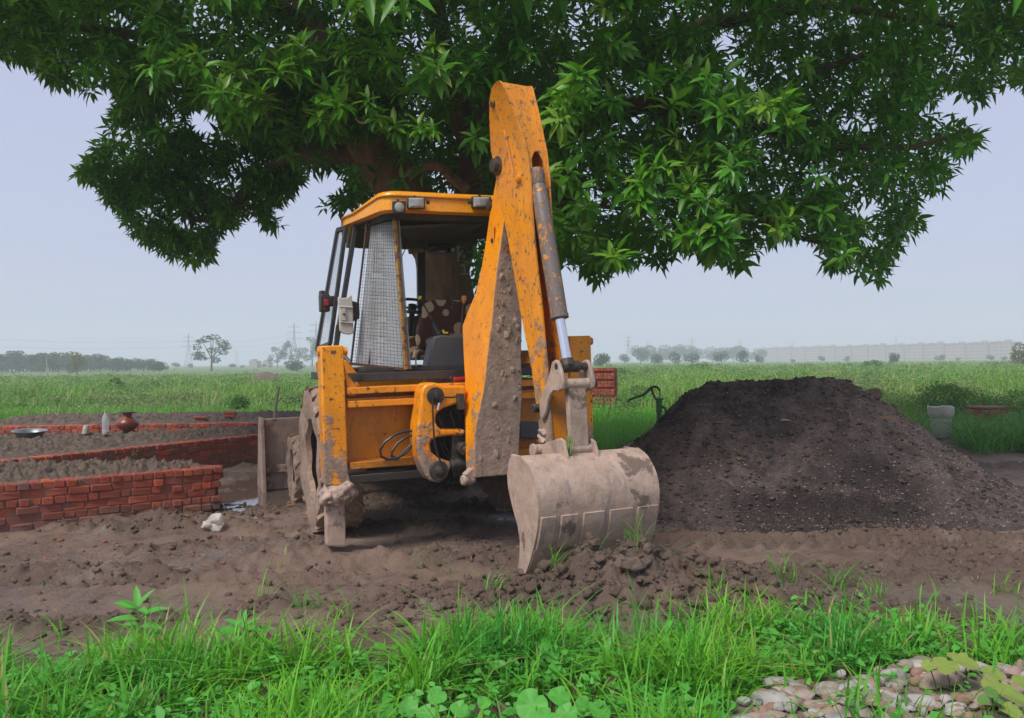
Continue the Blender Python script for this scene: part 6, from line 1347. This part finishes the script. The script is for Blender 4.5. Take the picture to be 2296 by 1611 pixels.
tw_ = np_mesh('weed_clumps', np.concatenate(vs), np.concatenate(fs), M['clumpleaf']); tag(tw_, 'darker and paler clumps of taller weeds dotted over the field', kind='stuff')
for (x, y, w_, h_, dd, lb_) in ((2050, 890, 120, 70, 21, 'tall pale feathery scrub left of the concrete pipe'), (2230, 880, 150, 80, 20, 'tall pale scrub behind the brick chamber'), (1985, 870, 90, 50, 26, 'pale scrub behind the right shoulder of the soil heap'), (2310, 890, 130, 90, 19, 'tall pale scrub at the right edge behind the chamber'), (1440, 850, 90, 36, 34, 'pale grassy scrub behind the hand pump'), (60, 890, 130, 40, 34, 'pale weedy scrub in the field at far left'), (420, 890, 120, 36, 32, 'pale weedy scrub in the field above the clay pot'), (660, 880, 90, 36, 30, 'straw-tipped scrub in the field beside the rear wheel')): bush(x, y, w_, h_, lb_, 'clumpleaf', n=2600, sz=0.05, d=dd)
# broad coarse grass clump around the chamber on the right
P, px, d = frustum_pts(5200, 13.6, 18.6, 2040, 2420); k = ~((np.abs(px - 2110) < 37) & (d < 18)) & (d > 14.2 + 0.5 * np.sin(px / 30)); P, px, d = P[k], px[k], d[k]
k = ~((np.abs(px - 2228) < 40) & (d < 16.4) & (rg.random(len(P)) < 0.62)); P = P[k]
Vv, f = blades(P, rg.uniform(0.25, 0.75, len(P)), rg.uniform(0, 6.28, len(P)), rg.uniform(0.4, 1.3, len(P)), rg.uniform(0.012, 0.03, len(P)), 4)
cg = np_mesh('coarse_grass', Vv, f, M['grass_dark']); tag(cg, 'coarse dark green grass crowding the concrete pipe and brick chamber', kind='stuff')
# short lawn left of the heap
P, px, d = frustum_pts(17000, 14.5, 27, 1310, 1560); k = (d > 15.4 + 0.6 * np.sin(px / 17)); P = P[k]
Vv, f = blades(P, rg.uniform(0.08, 0.24, len(P)), rg.uniform(0, 6.28, len(P)), rg.uniform(0.2, 0.8, len(P)), rg.uniform(0.010, 0.024, len(P)), 2); lg_ = np_mesh('short_grass', Vv, f, 'grass'); tag(lg_, 'bright short grass between the brick stack and the soil heap', kind='stuff')
P, px, d = frustum_pts(17000, 19, 30, -80, 720); k = leftkeep(P, px, d); P = P[k]
Vv, f = blades(P, rg.uniform(0.1, 0.4, len(P)), rg.uniform(0, 6.28, len(P)), rg.uniform(0.2, 0.8, len(P)), rg.uniform(0.014, 0.035, len(P)), 2); lg_ = np_mesh('bank_grass', Vv, f, 'grass'); tag(lg_, 'bright grass along the foot of the field behind the brick beds', kind='stuff')
# ------------------------------------------------------------------ foreground grass, weeds and stones
rg = np.random.default_rng(55)
EDGE = [(-200, 1545), (0, 1540), (120, 1545), (230, 1545), (330, 1530), (480, 1540), (560, 1545), (700, 1555), (850, 1550), (950, 1520), (1050, 1470), (1150, 1450), (1300, 1465), (1420, 1500), (1560, 1470), (1700, 1430), (1800, 1425), (2000, 1440), (2150, 1465), (2296, 1465), (2500, 1465)]
ex_, ey_ = np.array([e[0] for e in EDGE], float), np.array([e[1] for e in EDGE], float)
STONE_POLY = [(1600, 1660), (1660, 1585), (1740, 1560), (1850, 1545), (1950, 1524), (2050, 1510), (2180, 1515), (2420, 1505), (2420, 1950), (1560, 1950), (1600, 1660)]
def front_pts(n, y1=1900):
    X = rg.uniform(-3.6, 3.6, n); Y = rg.uniform(2.9, 5.35, n); P = np.stack([X, Y, np.zeros(n)], 1); px, py = nproj(P); return P, px, py
def front_keep(px, py, soft=24): return (py + rg.normal(0, soft, len(px)) > np.interp(px, ex_, ey_)) & ~(inpoly(px, py, STONE_POLY) & (rg.random(len(px)) < 0.94)) & (px > -150) & (px < 2450) & ~((px > 830) & (px < 1410) & (py > 1640) & (rg.random(len(px)) < 0.85))
P, px, py = front_pts(50000); k = front_keep(px, py); P, px, py = P[k], px[k], py[k]
cl = fbm(P[:, 0] * 1.8, P[:, 1] * 1.8, 101, 3); k = rg.random(len(P)) < 0.36 + 0.6 * sstep(-0.3, 0.35, cl); P, px, cl = P[k], px[k], cl[k]
P[:, 2] = mudz(P[:, 0], P[:, 1]) - 0.01; n = len(P)
H = (0.10 + 0.17 * sstep(-0.5, 0.5, cl)) * rg.uniform(0.5, 1.5, n)
tall = rg.random(n) < 0.03; H[tall] *= 1.5
Vv, f = blades(P, H, rg.uniform(0, 6.28, n), rg.gamma(2.2, 0.38, n).clip(0.1, 1.9), rg.uniform(0.005, 0.017, n), 5, 0.75)
fg = np_mesh('foreground_grass', Vv, f, 'grass'); tag(fg, 'long bright green grass filling the foreground', kind='stuff')
# tufts straying over the mud
T = [(1420, 1330, 26, .30), (1480, 1290, 9, .34), (1240, 1345, 22, .26), (1335, 1320, 14, .28), (600, 1345, 7, .34), (690, 1370, 24, .2), (1760, 1330, 30, .26), (1880, 1330, 26, .26), (1110, 1350, 18, .24), (760, 1400, 14, .3), (1010, 1285, 16, .07), (960, 1275, 22, .06), (2250, 1340, 18, .2), (330, 1390, 14, .22), (130, 1430, 12, .2), (100, 1330, 8, .06), (1960, 1350, 20, .2), (2090, 1360, 16, .2), (1600, 1370, 26, .24), (620, 1270, 5, .12), (1200, 1290, 5, .1), (560, 1340, 8, .05), (300, 1015, 6, .16), (200, 1012, 5, .12), (630, 905 + 95, 4, .1)]
bp = []; bh = []
for x, y, c_, h_ in T:
    for _ in range(c_):
        g_ = gnd(x + rg.normal(0, 16), y + rg.normal(0, 6)); zz = HW + 0.02 if y < 1030 and x < 500 else mz(g_.x, g_.y)
        if y < 1030 and x < 500: g_ = gnd(x + rg.normal(0, 6), y + 10, HW)
        bp.append((g_.x, g_.y, zz - 0.01)); bh.append(h_ * rg.uniform(0.4, 1.15))
bp, bh = np.array(bp), np.array(bh); n = len(bp)
Vv, f = blades(bp, bh, rg.uniform(0, 6.28, n), rg.uniform(0.2, 1.2, n), rg.uniform(0.005, 0.011, n), 5, 0.7); o = np_mesh('grass_tufts', Vv, f, 'grass'); tag(o, 'stray tufts of grass on the edge of the mud', kind='stuff')
# low broad leaves and creeping cover under the grass
P, px, py = front_pts(16000); k = (py + rg.normal(0, 25, len(px)) > np.interp(px, ex_, ey_)) & ~(inpoly(px, py, STONE_POLY) & (rg.random(len(px)) < 0.9)); P = P[k]; n = len(P); P[:, 2] = mudz(P[:, 0], P[:, 1]) + rg.uniform(0.01, 0.11, n)
D = rg.normal(0, 1, (n, 3)); D[:, 2] = rg.uniform(-0.2, 0.5, n); L_ = rg.uniform(0.02, 0.055, n) + 0.05 * rg.random(n) ** 5; Nn = np.stack([rg.normal(0, .35, n), rg.normal(-.3, .35, n), np.ones(n)], 1)
Vv, f = leaves(P, D, Nn, L_, L_ * rg.uniform(0.35, 0.75, n), 0.2, 0.12); o = np_mesh('ground_cover', Vv, f, 'broad'); tag(o, 'small-leaved creeping weeds beneath the foreground grass', kind='stuff')

def weed_plant(px, py_base, py_top, d, leafs, label, mat='broad', name='broadleaf_weed'):
    b = pix(px, py_base, d); b.z = mz(b.x, b.y); r = empty(name, b); tag(r, label, 'weed plant'); t = pix(px - 8, py_top, d)
    m = MB(); m.tube([b, b.lerp(t, 0.5) + V((0.012, 0, 0)), t], [0.006, 0.005, 0.003], 6); m.build('stem', 'broad', r, smooth=60)
    n = len(leafs)
    for k, (fr, ang, ln, lift) in enumerate(leafs):
        o_ = b.lerp(t, fr); D = np.array([[math.cos(ang), math.sin(ang) * 0.8 - 0.15, lift]]); Vv, f = leaves(np.array([list(o_)]), D, np.array([[0.0, -0.35, 1.0]]), np.array([ln * 1.15]), np.array([ln * 0.36]), 0.25, 0.2)
        np_mesh('leaf', Vv, f, mat, r, True)
weed_plant(318, 1540, 1362, 4.6, [(1, 2.0, .12, 1.2), (1, 0.6, .11, 1.4), (.98, 3.6, .10, .9), (.95, -0.9, .13, .3), (.9, 2.7, .15, .45), (.8, 0.2, .15, .5), (.75, 3.4, .15, .25), (.6, -0.5, .16, .3), (.55, 2.4, .14, .2), (.42, 0.5, .15, .1), (.35, 3.7, .16, .05), (.2, 1.2, .12, .1), (.12, -1, .13, .05)], 'tall broadleaf weed with paired pale leaves, the one nearer the left edge')
weed_plant(552, 1575, 1408, 4.35, [(1, 1.6, .09, 1.3), (1, 0.1, .10, .8), (1, 3.0, .10, .7), (.95, -0.6, .13, .35), (.9, 3.5, .14, .3), (.8, 0.4, .15, .25), (.72, 2.7, .14, .15), (.6, -0.3, .15, .15), (.5, 3.8, .14, 0), (.35, -1.2, .12, -.1), (.25, 0.9, .12, 0)], 'tall broadleaf weed with drooping leaves, second from the left edge')
weed_plant(1500, 1520, 1420, 4.6, [(1, 1.0, .10, .9), (.9, -0.4, .12, .4), (.8, 3.0, .12, .3), (.6, 0.3, .13, .2)], 'small broadleaf weed in the middle of the foreground grass')
def round_leaf(c, r, nrm, mat, parent, lobes=0, seed=0):
    rr = random.Random(seed); nrm = V(nrm).normalized(); a = nrm.orthogonal().normalized(); b = nrm.cross(a); n = 26; m = MB(); ph = rr.uniform(0, 6.28); pts = []
    for k in range(n):
        t = 2 * math.pi * k / n; rad = r * (1 + (0.16 * abs(math.sin(t * lobes / 2 + ph)) if lobes else 0.05 * math.sin(3 * t + ph))) * (0.72 if k == 0 else 1)
        pts.append(c + (a * math.cos(t) + b * math.sin(t)) * rad + nrm * (r * 0.10 * math.sin(2 * t + ph) + r * 0.06 * math.sin(5 * t)))
    inner = [c + (p - c) * 0.5 - nrm * r * 0.02 * (1 + math.sin(k * 1.6)) for k, p in enumerate(pts)]
    m.add([c - nrm * r * 0.10] + inner + pts, [(0, 1 + k, 1 + (k + 1) % n) for k in range(n)] + [(1 + k, 1 + n + k, 1 + n + (k + 1) % n, 1 + (k + 1) % n) for k in range(n)]); o = m.build('leaf', mat, parent, smooth=60); return o
def leaf_plant(name, label, spec, mat, lobes, d0=None):
    b = gnd(spec[0][0], spec[0][1] + 30); b.z = mz(b.x, b.y); r = empty(name, b); tag(r, label, 'weed plant')
    for k, (x, y, rp, d, nx, ny) in enumerate(spec):
        d -= 0.34; ny = ny * (0.45 if lobes else 1); c = pix(x, y + (14 if lobes else 0), d); rad = rp * (0.85 if lobes else 1.0) * d / F; o = round_leaf(c, rad, (nx, ny, 1), mat, r, lobes, k); m = MB(); g_ = V((c.x * .8 + b.x * .2, c.y + 0.03, 0.0)); g_.z = mz(g_.x, g_.y); m.tube([g_, (g_ + c) / 2 + V((0.01, 0.01, 0)), c - V((0, 0, rad * 0.1))], 0.003, 5); m.build('stalk', mat, r)
leaf_plant('round_leaf_weed', 'weed with big round pale leaves at the bottom edge, right of centre', [(1192, 1580, 36, 3.85, -.15, -.95), (1255, 1562, 26, 3.95, .2, -.6), (1310, 1585, 24, 3.9, .1, -.8), (1345, 1595, 26, 3.85, .3, -.7), (1272, 1600, 24, 3.75, 0, -.9), (1375, 1582, 20, 3.95, .3, -.6), (1225, 1610, 26, 3.7, 0, -.7)], 'broad', 0)
leaf_plant('round_leaf_weed', 'weed with rounded leaves at the bottom edge, left of centre', [(980, 1560, 22, 3.95, .1, -.8), (915, 1585, 24, 3.85, -.2, -.7), (870, 1595, 20, 3.8, .2, -.6), (1030, 1590, 20, 3.85, .2, -.9), (955, 1600, 22, 3.75, 0, -.8), (1085, 1575, 16, 3.9, .2, -.7)], 'broad', 0)
leaf_plant('round_leaf_weed', 'upright weed with two large rounded leaves in mid-foreground', [(1232, 1462, 24, 4.35, .3, -1.2), (1208, 1500, 18, 4.3, -.2, -.5), (1250, 1505, 22, 4.2, .3, -.8)], 'broad', 0)
leaf_plant('squash_vine', 'squash vine with wide lobed yellowish leaves behind the stones', [(2120, 1478, 30, 4.25, -.1, -.75), (2165, 1470, 30, 4.3, .15, -.85), (2083, 1478, 17, 4.25, -.3, -1.0), (2140, 1460, 18, 4.35, .2, -.8), (2225, 1495, 26, 4.2, .2, -.8)], 'squash', 5)
leaf_plant('squash_vine', 'squash vine with big drooping green leaves at the right edge', [(2235, 1525, 34, 4.05, .1, -.7), (2270, 1545, 34, 3.95, .2, -.8), (2300, 1520, 30, 4.1, .3, -.7), (2265, 1578, 26, 3.85, .1, -.9)], 'squash', 5)
leaf_plant('small_weed', 'small dark leafed weed growing among the stones', [(2222, 1552, 14, 3.95, -.2, -.7), (2205, 1570, 13, 3.9, -.4, -.6), (2240, 1570, 12, 3.85, .3, -.6)], 'bushleaf', 0)

# stones
spec = [(2118, 1545, 44, 16, 1, 'broad flat pink sandstone slab, largest of the stones'), (2060, 1531, 20, 13, 2, 'rust red wedge-shaped stone left of the pink slab'), (2030, 1518, 22, 13, 3, 'orange-tan stone at the top of the stone heap'), (2005, 1535, 28, 18, 0, 'pale grey angular stone left of the rust red one'), (2055, 1547, 14, 12, 2, 'small rusty stone with a white face'), (1975, 1545, 16, 12, 0, 'small pale stone at the top left of the stone heap'), (2075, 1510, 36, 10, 3, 'dull grey-tan stone half under the squash leaves'), (1960, 1555, 28, 12, 1, 'rounded pink stone on the left shoulder of the heap'), (1975, 1592, 40, 16, 1, 'large pink-tan boulder at the middle of the heap'), (2000, 1598, 36, 14, 0, 'pale grey flat stone low in the heap'), (2070, 1596, 36, 14, 0, 'pale round grey boulder near the bottom edge'), (2150, 1585, 32, 10, 2, 'flat rust streaked stone right of the grey boulder'), (2215, 1592, 50, 14, 1, 'wide flat pale pink stone at the bottom right corner'), (2250, 1578, 38, 10, 0, 'flat bluish grey stone in the right corner'), (2292, 1520, 14, 20, 1, 'pinkish upright stone cut off by the right edge'), (1755, 1560, 46, 10, 0, 'long pale flat stone at the left end of the heap'), (1725, 1590, 40, 12, 0, 'flat grey stone among grass at the bottom left of the heap'), (2150, 1520, 24, 10, 0, 'grey stone under the middle squash leaf'), (2185, 1512, 16, 9, 0, 'bluish white stone shaded by the squash vine')]
def stone(px, py, rx, rz, mi, label, group=None, seed=0, lift=0.0):
    g_ = gnd(px, py + rz * 0.6); s = g_.y / F; z = mz(g_.x, g_.y) + 0.034 + lift; m = MB(); rr = random.Random(seed)
    bm = bmesh.new(); bmesh.ops.create_icosphere(bm, subdivisions=2, radius=1.0)
    planes = [(V((rr.gauss(0, 1), rr.gauss(0, 1), rr.gauss(0, 1))).normalized(), rr.uniform(0.55, 0.85)) for _ in range(9)]
    for v in bm.verts:
        p = v.co * rr.uniform(0.97, 1.03)
        for n_, h_ in planes:
            e_ = p.dot(n_) - h_
            if e_ > 0: p = p - n_ * e_ * 0.85
        v.co = V((p.x * rx * s * 1.12, p.y * rx * s * rr.uniform(.98, 1.0) * 0.85, p.z * rz * s * 1.25))
    rz_ = rr.uniform(-.5, .5)
    m.add([v.co.copy() for v in bm.verts], [tuple(w_.index for w_ in f_.verts) for f_ in bm.faces]); bm.free()
    o = m.build('stone', ST[mi], None, 0.0, 32); o.location = (g_.x, g_.y, z + rz * s * 0.45); o.rotation_euler = (rr.uniform(-.2, .2), rr.uniform(-.15, .15), rz_); tag(o, label, 'stone', group)
for k, (x, y, rx, rz, mi, lb_) in enumerate(spec): stone(x, y, rx, rz, mi, lb_, 'stones of the heap at lower right', k)
names = ['pale grey fist-sized stone in the loose heap at lower right', 'pinkish fist-sized stone in the loose heap at lower right', 'rusty fist-sized stone in the loose heap at lower right', 'tan fist-sized stone in the loose heap at lower right']
for k in range(150):
    for _ in range(30):
        x, y = random.uniform(1640, 2320), random.uniform(1515, 1650)
        if inpoly(np.array([x]), np.array([y]), STONE_POLY)[0] and not (2020 < x < 2200 and 1555 < y < 1580): break
    mi = random.choice((0, 0, 1, 2, 3)); stone(x, y, random.uniform(11, 28), random.uniform(7, 13), mi, names[mi], 'stones of the heap at lower right', 200 + k)
c = clods('gravel', 900, lambda n, r: np.stack([r.uniform(0.9, 2.7, n), r.uniform(3.5, 4.6, n)], 1)[inpoly(*nproj(np.stack([(q_ := np.stack([r.uniform(0.9, 2.7, n), r.uniform(3.5, 4.6, n)], 1))[:, 0], q_[:, 1], np.zeros(n)], 1)), STONE_POLY)][:0] if False else (lambda q_: q_[inpoly(*nproj(np.concatenate([q_, np.zeros((len(q_), 1))], 1)), STONE_POLY)])(np.stack([r.uniform(0.9, 2.7, n), r.uniform(3.5, 4.6, n)], 1)), np.random.default_rng(77), ST[3], (0.004, 0.018), mudz); tag(c, 'fine gravel between the stones', kind='stuff')
sgx, sgy = np.arange(0.7, 3.0, 0.02), np.arange(3.3, 4.75, 0.02); SX, SY = np.meshgrid(sgx, sgy); spx, spy = nproj(np.stack([SX.ravel(), SY.ravel(), 0 * SX.ravel()], 1)); ins = inpoly(spx, spy, STONE_POLY).reshape(SX.shape).astype(float)
for _ in range(6): ins = (ins + np.roll(ins, 1, 0) + np.roll(ins, -1, 0) + np.roll(ins, 1, 1) + np.roll(ins, -1, 1)) / 5
so_ = grid_mesh('sand_patch', None, None, mudz(SX, SY) - 0.05 + 0.075 * sstep(0.2, 0.7, ins) - 0.004 + 0.006 * fbm(SX * 9, SY * 9, 120, 3), 'sand', SX, SY); tag(so_, 'patch of grey sand under the heap of stones', kind='structure')

# ------------------------------------------------------------------ air
hz = MB(); hz.hexa([V(p) for p in ((-1020, -270, -1.6), (1020, -270, -1.6), (1020, 1020, -1.6), (-1020, 1020, -1.6), (-1020, -270, 46), (1020, -270, 46), (1020, 1020, 46), (-1020, 1020, 46))])
hm = bpy.data.materials.new('haze_air'); hm.use_nodes = True; hn = hm.node_tree.nodes; hn.clear(); pv = hn.new('ShaderNodeVolumePrincipled'); pv.inputs['Density'].default_value = HAZE; pv.inputs['Color'].default_value = (0.88, 0.94, 1.0, 1); pv.inputs['Anisotropy'].default_value = 0.0
ho_ = hn.new('ShaderNodeOutputMaterial'); hm.node_tree.links.new(pv.outputs[0], ho_.inputs['Volume']); hzo = hz.build('haze', hm, None, smooth=0); tag(hzo, 'pale humid haze over the whole field', kind='stuff')
